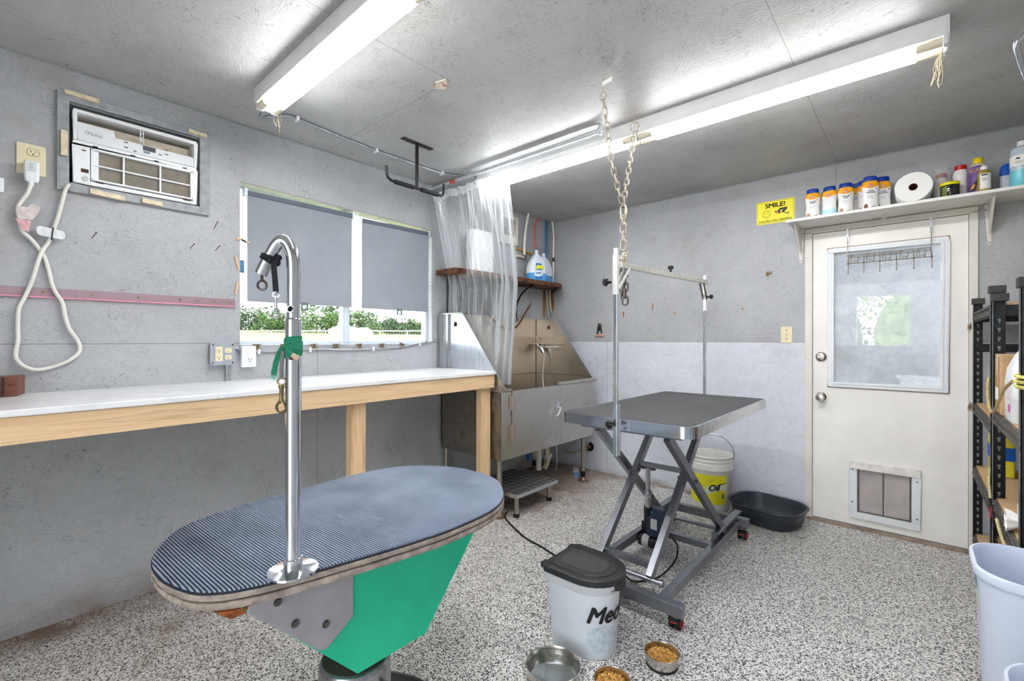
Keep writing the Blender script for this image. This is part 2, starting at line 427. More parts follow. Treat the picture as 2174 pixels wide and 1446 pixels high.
# ---------------------------------------------------------------- materials
Mwin = osb('window_wall_board', 'x', (177, 179, 182), seams=((1, 1.22, -6, 0), (0, -2.44, 0, 1.22), (0, -1.22, 1.22, 2.5)), worn=.6, stain=.16)
Mdoorw = osb('door_wall_board', 'y', (172, 174, 177), (216, 219, 228), 1.227, seams=((1, 1.227, 0, 2.235), (0, .66, 0, 1.227), (0, 2.41, 1.227, 2.5)), worn=.48, stain=.06)
Mceil = osb('ceiling_board', 'z', (184, 184, 183), seams=((0, 2.42, -2.39, 0), (1, -2.39, 0, 1.2), (0, 1.2, -4.8, -2.39), (1, -2.39, 2.4, 3.6)), worn=.75)
Mother = osb('other_wall_board', 'x', (176, 178, 182), worn=.5)
Mothery = osb('rear_wall_board', 'y', (176, 178, 182), worn=.5)
Mfloor = flake_floor()
Wp = mat('white_paint', (226, 222, 212), .4, var=.05, vscale=5)
Wp2 = mat('white_melamine', (232, 231, 226), .35, var=.03, vscale=4)
Wplast = mat('white_plastic', (236, 238, 240), .3, var=.02)
Cream = mat('ivory_plastic', (232, 222, 186), .35, var=.03)
Black = mat('black_plastic', (24, 24, 26), .4, var=.1)
BlackR = mat('black_rubber', (14, 14, 15), .6, var=.1)
Dark = mat('dark_void', (20, 18, 16), .9, var=.2)
Chrome = mat('chrome', (215, 218, 222), .07, 1, var=.03, vscale=20)
Alu = mat('aluminium', (205, 208, 212), .3, 1, var=.05)
Galv = mat('galvanised_steel', (178, 181, 184), .42, .85, var=.12, vscale=30)
Brass = mat('aged_brass', (150, 128, 84), .4, .8, var=.2, vscale=60)
Iron = mat('grey_iron', (110, 106, 100), .45, .8, var=.2, vscale=50)
Pine = wood('pine', (216, 176, 132), (234, 202, 160), axis=1)
PineV = wood('pine_upright', (216, 174, 126), (236, 202, 158), axis=2)
Foam = mat('aged_wood_shim', (224, 210, 180), .8, var=.15, vscale=40, bump=.3)
GreyTrim = mat('grey_painted_trim', (160, 163, 166), .5, var=.12, vscale=30, bump=.3)
Red = mat('red', (190, 30, 36), .4); Blue = mat('cap_blue', (22, 60, 150), .3); Orange = mat('label_orange', (250, 172, 20), .4)
Yellow = mat('yellow', (246, 228, 40), .45, var=.03); Ink = mat('ink_black', (22, 22, 24), .5, var=0); InkBlue = mat('ink_blue', (60, 78, 120), .5, var=0)
PaperW = mat('white_paper', (245, 243, 238), .8, var=.02)
Vinyl = vinyl()
Glass = dusty_glass('window_glass', 0.0)
DoorGlass = dusty_glass('dusty_door_glass', .22, (.97, .985, 1), .22)

# ================================================================ ROOM
XR, YF, H = 3.56, -5.4, 2.44
g = G(); g.box(-.1, YF - .1, -.1, XR + .1, .1, 0); g.build('floor', Mfloor, kind='structure', local=True)
g = G(); g.box(-.1, YF - .1, H, XR + .1, .1, H + .1); g.build('ceiling', Mceil, kind='structure', local=True)
def wall_grid(us, vs, holes, f0, f1, fix={}):
    g = G(); f0_, f1_ = f0, f1
    mv = lambda u, v: fix.get((u, v), (u, v))
    for i in range(len(us) - 1):
        for j in range(len(vs) - 1):
            if any(us[i] >= h[0] - 1e-6 and us[i + 1] <= h[1] + 1e-6 and vs[j] >= h[2] - 1e-6 and vs[j + 1] <= h[3] + 1e-6 for h in holes): continue
            q = [mv(us[i], vs[j]), mv(us[i + 1], vs[j]), mv(us[i + 1], vs[j + 1]), mv(us[i], vs[j + 1])]
            g.poly([f0(*p) for p in q]); g.poly([f1(*p) for p in q][::-1])
    for h in holes:
        c = [mv(h[0], h[2]), mv(h[1], h[2]), mv(h[1], h[3]), mv(h[0], h[3])]
        for k in range(4):
            a, b = c[k], c[(k + 1) % 4]; g.poly([f0(*a), f0(*b), f1(*b), f1(*a)])
    return g
# window wall (x = 0)
us = [YF, -3.568, -3.076, -2.88, -1.535, 0]; vs = [0, 1.211, 1.934, 2.107, 2.288, H]
g = wall_grid(us, vs, [(-2.88, -1.535, 1.211, 2.107), (-3.568, -3.076, 1.934, 2.288)], XP(0), XP(-.11),
              {(-2.88, 2.107): (-2.88, 2.121), (-1.535, 2.107): (-1.535, 2.095)})
g.build('wall_left', Mwin, kind='structure', local=True)
# door wall (y = 0)
us = [0, 2.25, 3.075, XR]; vs = [0, 1.997, H]
g = wall_grid(us, vs, [(2.25, 3.075, 0, 1.997)], YP(0), YP(.11)); g.build('wall_back', Mdoorw, kind='structure', local=True)
# right wall; rear wall with an unseen opening added for fill daylight
us = [YF, 0]; g = wall_grid(us, [0, H], [], XP(XR), XP(XR + .1)); g.build('wall_right', Mother, kind='structure', local=True)
us = [0, 1.75, 3.4, XR]; vs = [0, .02, 2.15, H]
g = wall_grid(us, vs, [(1.75, 3.4, .02, 2.15)], YP(YF), YP(YF - .1)); g.build('wall_front', Mothery, kind='structure', local=True)
# caulk line under the ceiling
g = G(); g.tube([(.004, -4.6, 2.437), (.004, 0, 2.437)], .003, 6); g.build('trim_1', GreyTrim, kind='structure')
g = G(); g.tube([(0, -.004, 2.437), (XR, -.004, 2.437)], .004, 6); g.build('trim_2', GreyTrim, kind='structure')

# ================================================================ WINDOW
win = thing('window_1', (-.08, -2.2, 1.211), 'aluminium two-pane window over the white counter, mostly covered by grey roller blinds', 'window', kind='structure')
AluW = mat('white_aluminium', (222, 232, 240), .35, .3, var=.03)
g = G()
g.box(-.105, -2.88, 1.211, -.055, -1.535, 1.232); g.box(-.105, -2.88, 2.106, -.075, -1.535, 2.118)
g.box(-.105, -2.88, 1.211, -.055, -2.862, 2.11); g.box(-.105, -1.556, 1.211, -.055, -1.535, 2.10)
g.build('window_frame', AluW, win, bevel=.002)
g = G(); g.box(-.10, -2.245, 1.225, -.05, -2.195, 2.10); g.box(-.052, -2.228, 1.225, -.042, -2.212, 2.10); g.build('mullion', AluW, win, bevel=.002)
for a, b in ((-2.862, -2.245), (-2.195, -1.556)):
    g = G(); g.box(-.082, a, 1.232, -.078, b, 2.107); g.build('pane', Glass, win)
g = G(); g.box(-.055, -2.88, 1.208, .004, -1.535, 1.2115); g.build('sill', mat('sill_paint', (205, 214, 226), .4, var=.06), win, bevel=.001)

g = G(); g.poly([(-.075, -2.879, 2.1195), (.0, -2.879, 2.1195), (.0, -1.536, 2.094), (-.075, -1.536, 2.094)]); g.poly([(-.075, -2.879, 2.1185), (-.075, -1.536, 2.093), (0, -1.536, 2.093), (0, -2.879, 2.1185)]); g.build('daylit_reveal_sheet', mat('daylit_reveal_white', (250, 250, 248), .6, var=.12, vscale=20), win)  # white sheet added so the reveal top looks lit by daylight
# blinds
Fab = mat('grey_blind_fabric', (148, 153, 160), .75, var=.03, vscale=6, bump=.1, bscale=300)
nt = Fab.node_tree; nt.nodes['Principled BSDF'].inputs['Subsurface Weight'].default_value = 0
FabD = mat('blind_roller_fabric', (104, 112, 124), .7, var=.05)
def blind(y0, y1, z0, z1, zt0, zt1, ytab, label):
    r = thing('roller_blind', (-.03, (y0 + y1) / 2, z0), label, 'blind', 'grey roller blinds in the window')
    g = G(); g.cyl((-.030, y0, zt0 - .003), (-.030, y1, zt1 - .003), .0175, n=20); g.build('roller', FabD, r, smooth=True)
    n = 24; g = G(); A = []; 
    cols = [[V((-.022 + .0025 * math.sin(3.1 * t + 5 * s) * (1 - s), y0 + (y1 - y0) * t, (zt0 * (1 - t) + zt1 * t) * (s * .99) + (z0 * (1 - t) + z1 * t) * (1 - s * .99))) for s in [k / 12 for k in range(13)]] for t in [k / n for k in range(n + 1)]]
    vv = [[g.bm.verts.new(p) for p in c] for c in cols]; ww = [[g.bm.verts.new(p + V((-.0012, 0, 0))) for p in c] for c in cols]
    for i in range(n):
        for j in range(12):
            g.bm.faces.new((vv[i][j], vv[i + 1][j], vv[i + 1][j + 1], vv[i][j + 1])); g.bm.faces.new((ww[i][j], ww[i][j + 1], ww[i + 1][j + 1], ww[i + 1][j]))
    g.build('fabric', Fab, r, smooth=True)
    g = G(); g.box(-.0245, y0 + .004, z0 - .001, -.019, y1 - .004, min(z0, z1) + .012); g.build('hem_bar', Fab, r, bevel=.001)
    g = G(); g.box(-.026, ytab - .022, min(z0, z1) - .034, -.018, ytab + .022, min(z0, z1) - .028); g.box(-.026, ytab - .022, min(z0, z1) - .006, -.018, ytab + .022, min(z0, z1) + .012)
    g.box(-.026, ytab - .022, min(z0, z1) - .034, -.018, ytab - .012, min(z0, z1)); g.box(-.026, ytab + .012, min(z0, z1) - .034, -.018, ytab + .022, min(z0, z1))
    g.build('pull_tab', mat('clear_grey_tab', (112, 126, 126), .3), r, bevel=.001)
    for yy, s in ((y0, -1), (y1, 1)):
        g = G(); g.box(-.05, min(yy, yy + s * .018), (zt0 if s < 0 else zt1) - .022, -.012, max(yy, yy + s * .018), (zt0 if s < 0 else zt1) + .022); g.build('roller_bracket', AluW, r, bevel=.003)
blind(-2.837, -2.195, 1.459, 1.460, 2.075, 2.075, -2.512, 'wider left roller blind with faint creases, half covering the window')
blind(-2.122, -1.556, 1.457, 1.464, 2.060, 2.066, -1.817, 'narrower right roller blind next to the clear curtain')

# ================================================================ DOOR
door = thing('door_1', (2.66, 0, 0), 'white exterior door with large glazed panel and a pet flap', 'door', kind='structure')
Dw = mat('door_white', (244, 241, 235), .35, var=.04, vscale=3)
Dtrim = mat('door_lite_frame', (232, 236, 240), .35, var=.02)
g = G(); g.box(2.233, -.012, 0, 2.277, .10, 1.995); g.box(3.052, -.012, 0, 3.09, .10, 1.995); g.box(2.233, -.012, 1.985, 3.09, .10, 2.022)
g.build('door_frame', Wp, door, bevel=.003)
gx0, gx1, gz0, gz1 = 2.40, 2.929, .957, 1.835; px0, px1, pz0, pz1 = 2.531, 2.797, .109, .403
g = wall_grid([2.279, gx0, px0, px1, gx1, 3.05], [.012, pz0, pz1, gz0, gz1, 1.982], [(gx0, gx1, gz0, gz1), (px0, px1, pz0, pz1)], YP(.004), YP(.048))
for x in (2.279, 3.05): g.poly([(x, .004, .012), (x, .048, .012), (x, .048, 1.982), (x, .004, 1.982)])
g.build('door_leaf', Dw, door)
def picframe(x0, x1, z0, z1, w, y0, y1):
    g = G()
    for a, b, c_, d_ in ((x0, z0, x1, z0 + w), (x0, z1 - w, x1, z1), (x0, z0 + w, x0 + w, z1 - w), (x1 - w, z0 + w, x1, z1 - w)): g.box(a, y0, b, c_, y1, d_)
    return g
g = picframe(2.367, 2.967, .924, 1.868, .034, -.010, .006); g2 = G()
g.build('glazing_frame', Dtrim, door, bevel=.006, seg=3)
g = picframe(2.388, 2.944, .944, 1.848, .014, -.014, -.008); g.build('glazing_bead', Dtrim, door, bevel=.003)
g = G(); g.box(gx0, .020, gz0, gx1, .026, gz1); g.build('pane', DoorGlass, door)
dirtm = mat('brown_dirt', (150, 112, 78), .9, var=.3, vscale=90)
g = picframe(2.363, 2.971, .920, 1.872, .004, .0, .0045); g.build('dirt_line', dirtm, door)
Sat = mat('satin_nickel', (190, 186, 178), .25, 1, var=.04)
for z, nm in ((1.128, 'deadbolt'), (.851, 'door_knob')):
    g = G(); g.lathe([(.0, 0), (.032, 0), (.032, .006), (.026, .012), (.018, .014)], (2.327, .004, z), axis='y', n=28, capa=False)
    if nm == 'door_knob': g.lathe([(.012, .01), (.012, .03), (.025, .04), (.028, .052), (.022, .062), (.008, .065)], (2.327, .004, z), axis='y', n=28)
    else: g.box(2.307, -.032, z - .006, 2.347, -.008, z + .006)
    g.build(nm, Sat, door, smooth=True)
g = G(); g.box(2.25, -.045, 0, 3.075, .12, .012); g.box(2.279, -.03, .012, 3.05, .05, .0135); g.build('threshold', mat('worn_threshold', (150, 132, 118), .6, var=.2), door, bevel=.003)
g = G(); g.box(2.283, -.004, .004, 3.046, .046, .016); g.build('door_sweep', mat('sweep_grey', (96, 100, 110), .5), door)
# pet flap
pf = picframe(2.487, 2.842, .064, .438, .042, -.012, .004).build('pet_door_frame', mat('flap_frame', (228, 230, 232), .3, .2, var=.05), door, bevel=.003)
g = G(); g.box(2.487, -.02, .392, 2.842, -.008, .44); g.build('pet_door_lintel', mat('flap_lintel', (236, 232, 228), .4, var=.12, vscale=20), door, bevel=.002)
Flap = mat('cloudy_flap', (176, 168, 166), .35, var=.08, vscale=8)
for a, b in ((2.535, 2.658), (2.672, 2.793)):
    g = G(); g.box(a, .008, .112, b, .013, .400); g.build('pet_flap', Flap, door, bevel=.002)
Mfr = mat('flap_metal', (98, 92, 88), .4, .6)
g = G()
for a in (2.530, 2.659, 2.790): g.box(a, .002, .109, a + .009, .016, .403)
g.box(2.530, .002, .105, 2.799, .016, .113); g.box(2.53, .002, .397, 2.799, .016, .404); g.build('flap_channel', Mfr, door, bevel=.001)
g = G()
for x, z in ((2.503, .385), (2.503, .17), (2.826, .365), (2.826, .135)): g.lathe([(.005, 0), (.004, .003)], (x, -.012, z), axis='y', n=10)
g.build('flap_screw', Iron, door, split=True)

# ================================================================ BEYOND THE DOOR
g = wall_grid([1.2, 2.319, 2.773, 4.6], [0, 1.19, 1.73, 2.5], [(2.319, 2.773, 1.19, 1.73)], YP(2.6), YP(2.7)); g.build('wall_far', osb('far_room_board', 'y', (178, 182, 188), (150, 153, 158), 1.19, worn=.3), kind='structure', local=True)
g = G(); g.box(1.1, .11, 0, 1.2, 2.7, 2.5); g.build('wall_far_left', Mother, kind='structure', local=True)
g = G(); g.box(4.6, .11, 0, 4.7, 2.7, 2.5); g.build('wall_far_right', Mother, kind='structure', local=True)
g = G(); g.box(1.1, .11, -.1, 4.7, 2.7, 0); g.build('floor_far', Mfloor, kind='structure', local=True)
g = G(); g.box(1.1, .11, 2.5, 4.7, 2.7, 2.6); g.build('ceiling_far', Mceil, kind='structure', local=True)
lr = thing('far_fill_lamp', (3.0, 1.4, 2.46), 'unseen strip lamp added to brighten the room behind the door', 'lamp')  # lamp added out of view to brighten the far room
g = G(); g.box(2.4, 1.35, 2.44, 3.6, 1.47, 2.50); g.build('housing', Wplast, lr)
g = G(); g.cyl((2.44, 1.41, 2.42), (3.56, 1.41, 2.42), .018, n=16); g.build('lamp_tube', mat('far_fill_tube', (255, 255, 255), emit=(245, 250, 255), estr=40), lr)
g = G(); g.loft(rrect(.36, .30, .03), [(.86, .0), (1, .17), (1.06, .172), (1.06, .19)], (2.86, 2.2, .70)); wb = g.build('storage_tub', Wplast, smooth=True, label='white plastic tub seen low through the glass of the door', cat='tub')
g = G(); g.box(2.62, 2.02, .0, 3.1, 2.4, .70); g.build('cabinet', GreyTrim, label='grey cabinet under the white tub in the room behind the door', cat='cabinet')

# ================================================================ OUTSIDE
Gm = grassmat()
g = G(); 
g.poly([(-.11, -60, -.2), (-.11, 80, -.2), (-2.5, 80, .55), (-2.5, -60, .55)]); g.poly([(-2.5, -60, .55), (-2.5, 80, .55), (-90, 120, 3.1), (-90, -100, 3.1)])
g.build('ground', Gm, kind='structure', local=True)
g = G(); g.poly([(-60, 2.8, -.2), (60, 2.8, -.2), (60, 60, .6), (-60, 60, .6)]); g.build('ground_back', Gm, kind='structure', local=True)
g = G(); g.poly([(-60, -5.6, -.12), (60, -5.6, -.12), (60, -60, -.12), (-60, -60, -.12)]); g.build('ground_front', mat('gravel', (170, 165, 155), .9, var=.2), kind='structure', local=True)
dv = V((math.cos(YAW), math.sin(YAW), 0)); rv = V((math.sin(YAW), -math.cos(YAW), 0)); CO = V((2.819, -3.789, 1.241))
def far(px, D, z): p = CO + dv * D + rv * ((px - 1087) / 972 * D); return V((p.x, p.y, z))
def gz(p): return .55 + (-p.x - 2.5) / 87.5 * 2.55
Bark = mat('bark', (92, 80, 66), .9, var=.2)
LM = [leafmat('leaf_a', (68, 98, 44)), leafmat('leaf_b', (54, 80, 44)), leafmat('leaf_c', (84, 110, 66))]
def tree(px, D, h, wd, k, label, lower=.1):
    h *= 1.22
    b = far(px, D, 0); b.z = gz(b) - .1
    t = thing('tree', b, label, 'tree', 'trees beyond the white fence')
    g = G(); g.cyl(b, b + V((0, 0, h * .5)), h * .03, h * .015, 8)
    for i in range(5):
        a = random.uniform(0, 6.28); g.cyl(b + V((0, 0, h * .3)), b + V((math.cos(a) * wd * .3, math.sin(a) * wd * .3, h * .75)), h * .012, h * .004, 6)
    g.build('trunk', Bark, t)
    g = G()
    lobes = []
    for _ in range(26):
        r = wd * random.uniform(.09, .17); x, y = random.uniform(-.42, .42) * wd, random.uniform(-.42, .42) * wd
        cap = h * (1 - .45 * (math.hypot(x, y) / (wd * .5)) ** 2) - r; lobes.append((x, y, max(r * .5, random.uniform(.12, 1.0) * cap), r))
    for (x, y, z, r) in lobes:
        for _ in range(110):
            v = V((random.gauss(0, 1), random.gauss(0, 1), random.gauss(0, 1))).normalized() * r * random.uniform(.7, 1.08); v.z *= .8
            c = b + V((x, y, z)) + v; s = random.uniform(.09, .20)
            a = V((random.gauss(0, 1), random.gauss(0, 1), random.gauss(0, .6))).normalized(); q = a.cross(V((random.gauss(0, 1), random.gauss(0, 1), random.gauss(0, 1)))).normalized()
            g.poly([c - a * s, c - q * s * .5, c + a * s, c + q * s * .5])
    g.build('foliage', LM[k], t)
for a in ((512, 60, 3.5, 6.5, 1, 'dark green tree at the far left of the window view'), (545, 64, 3.8, 7, 0, 'broad tree left of the chrome pole outside'),
          (590, 60, 3.4, 6.5, 0, 'fuller tree partly behind the pole strap outside'), (632, 66, 3.9, 7, 1, 'tree right behind the chrome pole outside'),
          (672, 58, 3.5, 6.5, 0, 'rounded bright green tree above the white barn'), (708, 62, 4.3, 5.6, 1, 'tallest airy tree just left of the window mullion'),
          (762, 60, 3.4, 5.2, 2, 'pale green tree just right of the window mullion'), (800, 66, 2.9, 6.5, 1, 'low dark tree in the middle of the right pane'),
          (842, 70, 2.7, 7, 1, 'second low tree of the right pane'), (880, 72, 2.7, 7.2, 0, 'low hedge-like tree near the right pane edge'), (915, 70, 2.7, 7, 1, 'last tree by the right window frame')):
    tree(*a)
Wf = mat('white_fence_paint', (238, 238, 236), .5)
p0 = far(440, 26, 0); p1 = far(960, 26, 0)
fn = thing('pasture_fence', (p0 + p1) / 2 + V((0, 0, 1.2)), 'white pipe fence with thin wire mesh crossing the pasture', 'fence')
zr = 1.241 + 18.5 * 26 / 972
g = G(); g.cyl(V((p0.x, p0.y, zr)), V((p1.x, p1.y, zr)), .028, n=8); g.build('rail', Wf, fn)
for i in range(9):
    q = p0.lerp(p1, (i + .35) / 9); g = G(); g.cyl(V((q.x, q.y, gz(q) - .1)), V((q.x, q.y, zr)), .025, n=8); g.build('post', Wf, fn)
g = G()
for i in range(90):
    q = p0.lerp(p1, (i + .5) / 90); g.cyl(V((q.x, q.y, gz(q))), V((q.x, q.y, zr)), .004, n=4)
for k in range(5): g.cyl(V((p0.x, p0.y, zr - .12 * (k + 1))), V((p1.x, p1.y, zr - .12 * (k + 1))), .004, n=4)
g.build('wire_mesh', Galv, fn)
def barn(px0, px1, D, zt, label):
    a = far(px0, D, 0); b = far(px1, D, 0); z0 = gz((a + b) / 2) - .3
    t = thing('barn', (a + b) / 2 + V((0, 0, z0)), label, 'building', 'white farm buildings in the pasture')
    n = dv * 4; g = G(); g.hull([V((a.x, a.y, z0)), V((b.x, b.y, z0)), V((b.x, b.y, z0)) + n, V((a.x, a.y, z0)) + n], [V((a.x, a.y, zt)), V((b.x, b.y, zt)), V((b.x, b.y, zt)) + n, V((a.x, a.y, zt)) + n]); g.build('wall', Wf, t)
    g = G(); A = V((a.x, a.y, zt)) - dv * .2; B = V((b.x, b.y, zt)) - dv * .2; m_ = dv * 2.2 + V((0, 0, .38)); n2 = dv * 4.4
    g.hull([A, A + m_, A + n2], [B, B + m_, B + n2]); g.build('roof', mat('barn_roof', (226, 226, 228), .4), t)
barn(697, 738, 48, 2.30, 'white barn seen left of the window mullion'); barn(752, 768, 50, 2.25, 'smaller white shed seen right of the window mullion')
# shrubs behind the far room's window
for i, (x, y) in enumerate(((.4, 9.6), (3.6, 9.2), (6.8, 10))):
    t = thing('shrub', (x, y, -.1), ['leafy bush seen small through the door glass, left side', 'leafy bush seen small through the door glass, centre', 'leafy bush seen small through the door glass, right side'][i], 'shrub', 'bushes behind the far room window')
    g = G()
    for _ in range(6000):
        c = V((x, y, 1.5)) + V((random.gauss(0, .85), random.gauss(0, .4), random.uniform(-1.3, 1.6))); s = random.uniform(.05, .10)
        a = V((random.gauss(0, 1), random.gauss(0, 1), random.gauss(0, 1))).normalized(); q = a.cross(V((0, .3, 1))).normalized(); g.poly([c - a * s, c - q * s * .5, c + a * s, c + q * s * .5])
    g.sphere((x, y, 1.3), 1.0, 3, (1.5, .5, 1.5))
    g.build('foliage', leafmat('bush_leaf', (128, 144, 104)), t)
    g = G(); g.cyl((x, y, -.1), (x, y, 1.6), .05, .02, 8); g.build('trunk', Bark, t)

# ================================================================ AIR CONDITIONER
ac = thing('air_conditioner', (0, -3.326, 1.936), 'white window air conditioner set into the grey wall, its grille cover missing', 'air conditioner')
AW = mat('ac_white', (238, 240, 242), .3, var=.02); AD = mat('ac_dirty_inside', (196, 184, 166), .6, var=.12, vscale=20)
y0, y1, z0, z1 = -3.556, -3.092, 1.938, 2.264
def ay(u): return y0 + (y1 - y0) * u
def az(v): return z1 + (z0 - z1) * v
g = picframe(0, 1, 0, 1, .1, 0, 1); g.bm.clear()
def acbox(u0, u1, v0, v1, x0, x1): g.box(x0, ay(u0), az(v1), x1, ay(u1), az(v0))
# outer case with an open upper vent and an open filter bay
acbox(0, 1, .0, .045, -.10, .030); acbox(0, .03, .045, .42, -.10, .030); acbox(.97, 1, .045, .42, -.10, .030)
acbox(0, 1, .42, .48, -.10, .028); acbox(0, .12, .48, 1, -.10, .028); acbox(.965, 1, .48, 1, -.10, .028); acbox(.12, .965, .95, 1, -.10, .028)
g.build('front_case', AW, ac, bevel=.004, seg=3)
g = G(); g.box(-.10, y0 + .004, z0 + .004, -.085, y1 - .004, z1 - .004); g.build('back_plate', AD, ac)
g = G(); g.box(-.085, ay(.03), az(.26), -.03, ay(.97), az(.10)); acbox(.03, .97, .225, .24, -.03, .0); g.build('air_outlet', AD, ac, bevel=.002)
g = G()
for u in (.505, .53): acbox(u, u + .006, .05, .24, .012, .018)
for v in (.10, .15, .2): acbox(.505, .536, v, v + .008, .012, .018)
g.build('outlet_rib', AW, ac)
# sloping control strip with a raised left end
g = G()
pr = [(0, .028), (.012, .034), (.085, .034), (.085, .0), (0, -.01)]
g.hull([V((.034, ay(.03), az(.42))), V((.034, ay(.97), az(.42))), V((-.02, ay(.97), az(.42))), V((-.02, ay(.03), az(.42)))],
       [V((.024, ay(.03), az(.262))), V((.024, ay(.97), az(.262))), V((-.02, ay(.97), az(.262))), V((-.02, ay(.03), az(.262)))])
g.hull([V((.024, ay(.03), az(.262))), V((.024, ay(.31), az(.262))), V((-.02, ay(.31), az(.262))), V((-.02, ay(.03), az(.262)))],
       [V((.016, ay(.03), az(.16))), V((.016, ay(.30), az(.16))), V((-.02, ay(.30), az(.16))), V((-.02, ay(.03), az(.16)))])
g.build('control_strip', AW, ac, bevel=.003)
text('brand_lettering', 'Midea', .021, (.0275, ay(.155), az(.30)), (0, 1, 0), (-.1, 0, 1), mat('logo_grey', (150, 152, 156), .4, var=0), ac, ext=.0003)
g = G(); g.tube([V((.0275, ay(.10) + .008 * math.cos(t), az(.285) + .008 * math.sin(t))) for t in [R(60 + 12 * k) for k in range(18)]], .0008, 5); g.build('brand_mark', mat('logo_grey', (0, 0, 0)), ac)
BG = mat('button_grey', (96, 98, 104), .5)
g = G()
for u, v in ((.375, .285), (.375, .36), (.445, .385), (.655, .345), (.71, .25), (.71, .315)):
    vv = v + .0; xx = .0245 + (vv - .262) / .158 * .01; g.box(xx, ay(u), az(vv) - .005, xx + .0022, ay(u + .028), az(vv))
g.build('button', BG, ac, split=True)
g = G(); g.box(.0262, ay(.525), az(.345), .0298, ay(.63), az(.275)); g.build('display', mat('display_grey', (74, 78, 84), .2), ac)
g = G(); g.box(.031, ay(.53), az(.385), .0342, ay(.58), az(.36)); g.build('display_arc', mat('display_blue', (90, 120, 138), .3), ac)
# filter: frame, cross bars and mesh
g = G()
acbox(.125, .145, .49, .93, .010, .030); acbox(.94, .962, .49, .93, .010, .030); acbox(.125, .962, .49, .515, .010, .030); acbox(.125, .962, .91, .935, .010, .030)
acbox(.145, .185, .51, .91, .010, .020)
for u in (.365, .665): acbox(u, u + .016, .50, .92, .012, .026)
acbox(.145, .95, .705, .725, .012, .026)
g.build('filter_frame', AW, ac, bevel=.0015)
def meshmat():
    m, nt, p = newmat('filter_mesh'); T = NT(nt); tc = T.n('TexCoord').outputs['Object']
    sp = T.n('SeparateXYZ'); T.l(tc, sp.inputs[0])
    a = T.math('SINE', T.math('MULTIPLY', sp.outputs[1], 3000)); b = T.math('SINE', T.math('MULTIPLY', sp.outputs[2], 3000))
    f = T.math('MAXIMUM', a, b)
    T.l(T.mix(T.ramp(T.noise(tc, 25, 3), [(.3, .0), (.7, .6)]), T.ramp(f, [(.3, lin((84, 78, 70))), (.9, lin((140, 134, 124)))]), lin((150, 140, 124))), p.inputs['Base Color'])
    p.inputs['Roughness'].default_value = .7; return m
g = G(); acbox(.14, .955, .50, .93, .004, .012); g.build('filter_mesh', meshmat(), ac)
g = G()
for u in (.14, .425, .62, .87): acbox(u, u + .035, .455, .475, .028, .032)
g.build('clip_slot', Black, ac, split=True)
g = G(); acbox(.055, .11, .80, .85, .0275, .029); acbox(.06, .09, .54, .555, .0275, .029); acbox(.87, .94, .945, .965, .0275, .031); acbox(.16, .22, .945, .96, .0275, .029); g.build('case_slot', mat('slot_brown', (70, 54, 44), .8), ac, split=True)
g = G(); g.lathe([(.012, 0), (.012, .002), (.009, .003)], (.028, ay(.085), az(.93)), axis='x', n=20); g.build('round_knob', mat('knob_grey', (190, 190, 186), .4), ac)
# painted board surround (part of the wall trim)
g = G(); T0, T1, Z0, Z1 = -3.606, -3.031, 1.895, 2.330
g.box(0, T0, Z0, .018, -3.567, 2.30); g.box(0, -3.076, Z0, .018, T1, Z1 - .028); g.box(0, T0, 2.292, .020, T1, Z1); g.box(0, -3.567, Z0, .019, -3.076, 1.934)
g.build('trim_3', GreyTrim, kind='structure', bevel=.002)
g = G(); g.box(-.109, -3.57, 1.93, -.101, -3.07, 2.29); g.build('dark_gap_board', Dark, kind='structure')  # black board added behind the opening to darken the gap around the unit
for (a, b, c_, d_, tilt, lb) in ((-3.583, -3.468, 2.318, 2.338, -.02, 'pale wood shim on the top left of the air conditioner surround'), (-3.128, -3.046, 2.302, 2.322, -.03, 'pale wood shim at the top right of the air conditioner surround'),
        (-3.595, -3.572, 2.045, 2.155, 0, 'upright pale wood shim left of the air conditioner'), (-3.500, -3.378, 1.899, 1.922, -.06, 'longer pale wood shim below the air conditioner'), (-3.315, -3.235, 1.90, 1.923, -.04, 'shorter pale wood shim below the air conditioner')):
    g = G(); dz = (b - a) * tilt if b - a > .05 else 0
    g.hull([V((.018, a, c_)), V((.018, b, c_ + dz)), V((.030, b, c_ + dz)), V((.032, a, c_))], [V((.018, a, d_)), V((.018, b, d_ + dz)), V((.028, b, d_ + dz)), V((.030, a, d_))])
    g.build('wood_shim', Foam, label=lb, cat='shim', group='wood shims around the air conditioner', bevel=.002)

# ================================================================ WALL OUTLET, CORD, REMOTE
def plate(name, x, yc, zc, w, h, m, label, cat, th=.006, group=None):
    r = thing(name, (x, yc, zc - h / 2), label, cat, group)
    g = G(); g.prism(rrect(w, h, .006, cx=yc, cy=zc), XP(x), XP(x + th)); g.build('cover_plate', m, r, bevel=.002); return r
def duplex(r, x, yc, zc, m, s=1, slots=True):
    g = G(); o = [(yc + .0172 * s * math.cos(t), zc + max(-.0135, min(.0135, .0172 * math.sin(t))) * s) for t in [2 * math.pi * k / 24 for k in range(24)]]
    g.prism(o, XP(x), XP(x + .002)); g.build('receptacle', m, r, bevel=.0006)
    g = G()
    g.box(x + .0018, yc - .0075 * s, zc - .001 * s, x + .0026, yc - .0055 * s, zc + .007 * s); g.box(x + .0018, yc + .0050 * s, zc - .000 * s, x + .0026, yc + .0068 * s, zc + .006 * s)
    g.prism(circ(.0028 * s, 8, yc, zc - .0075 * s), XP(x + .0018), XP(x + .0026)); g.build('slot', Ink, r)
wo = plate('wall_outlet', 0, -3.682, 2.003, .087, .129, Cream, 'ivory wall outlet with a white plug in its lower socket', 'outlet')
duplex(wo, .006, -3.677, 2.033, Cream, 1.05)
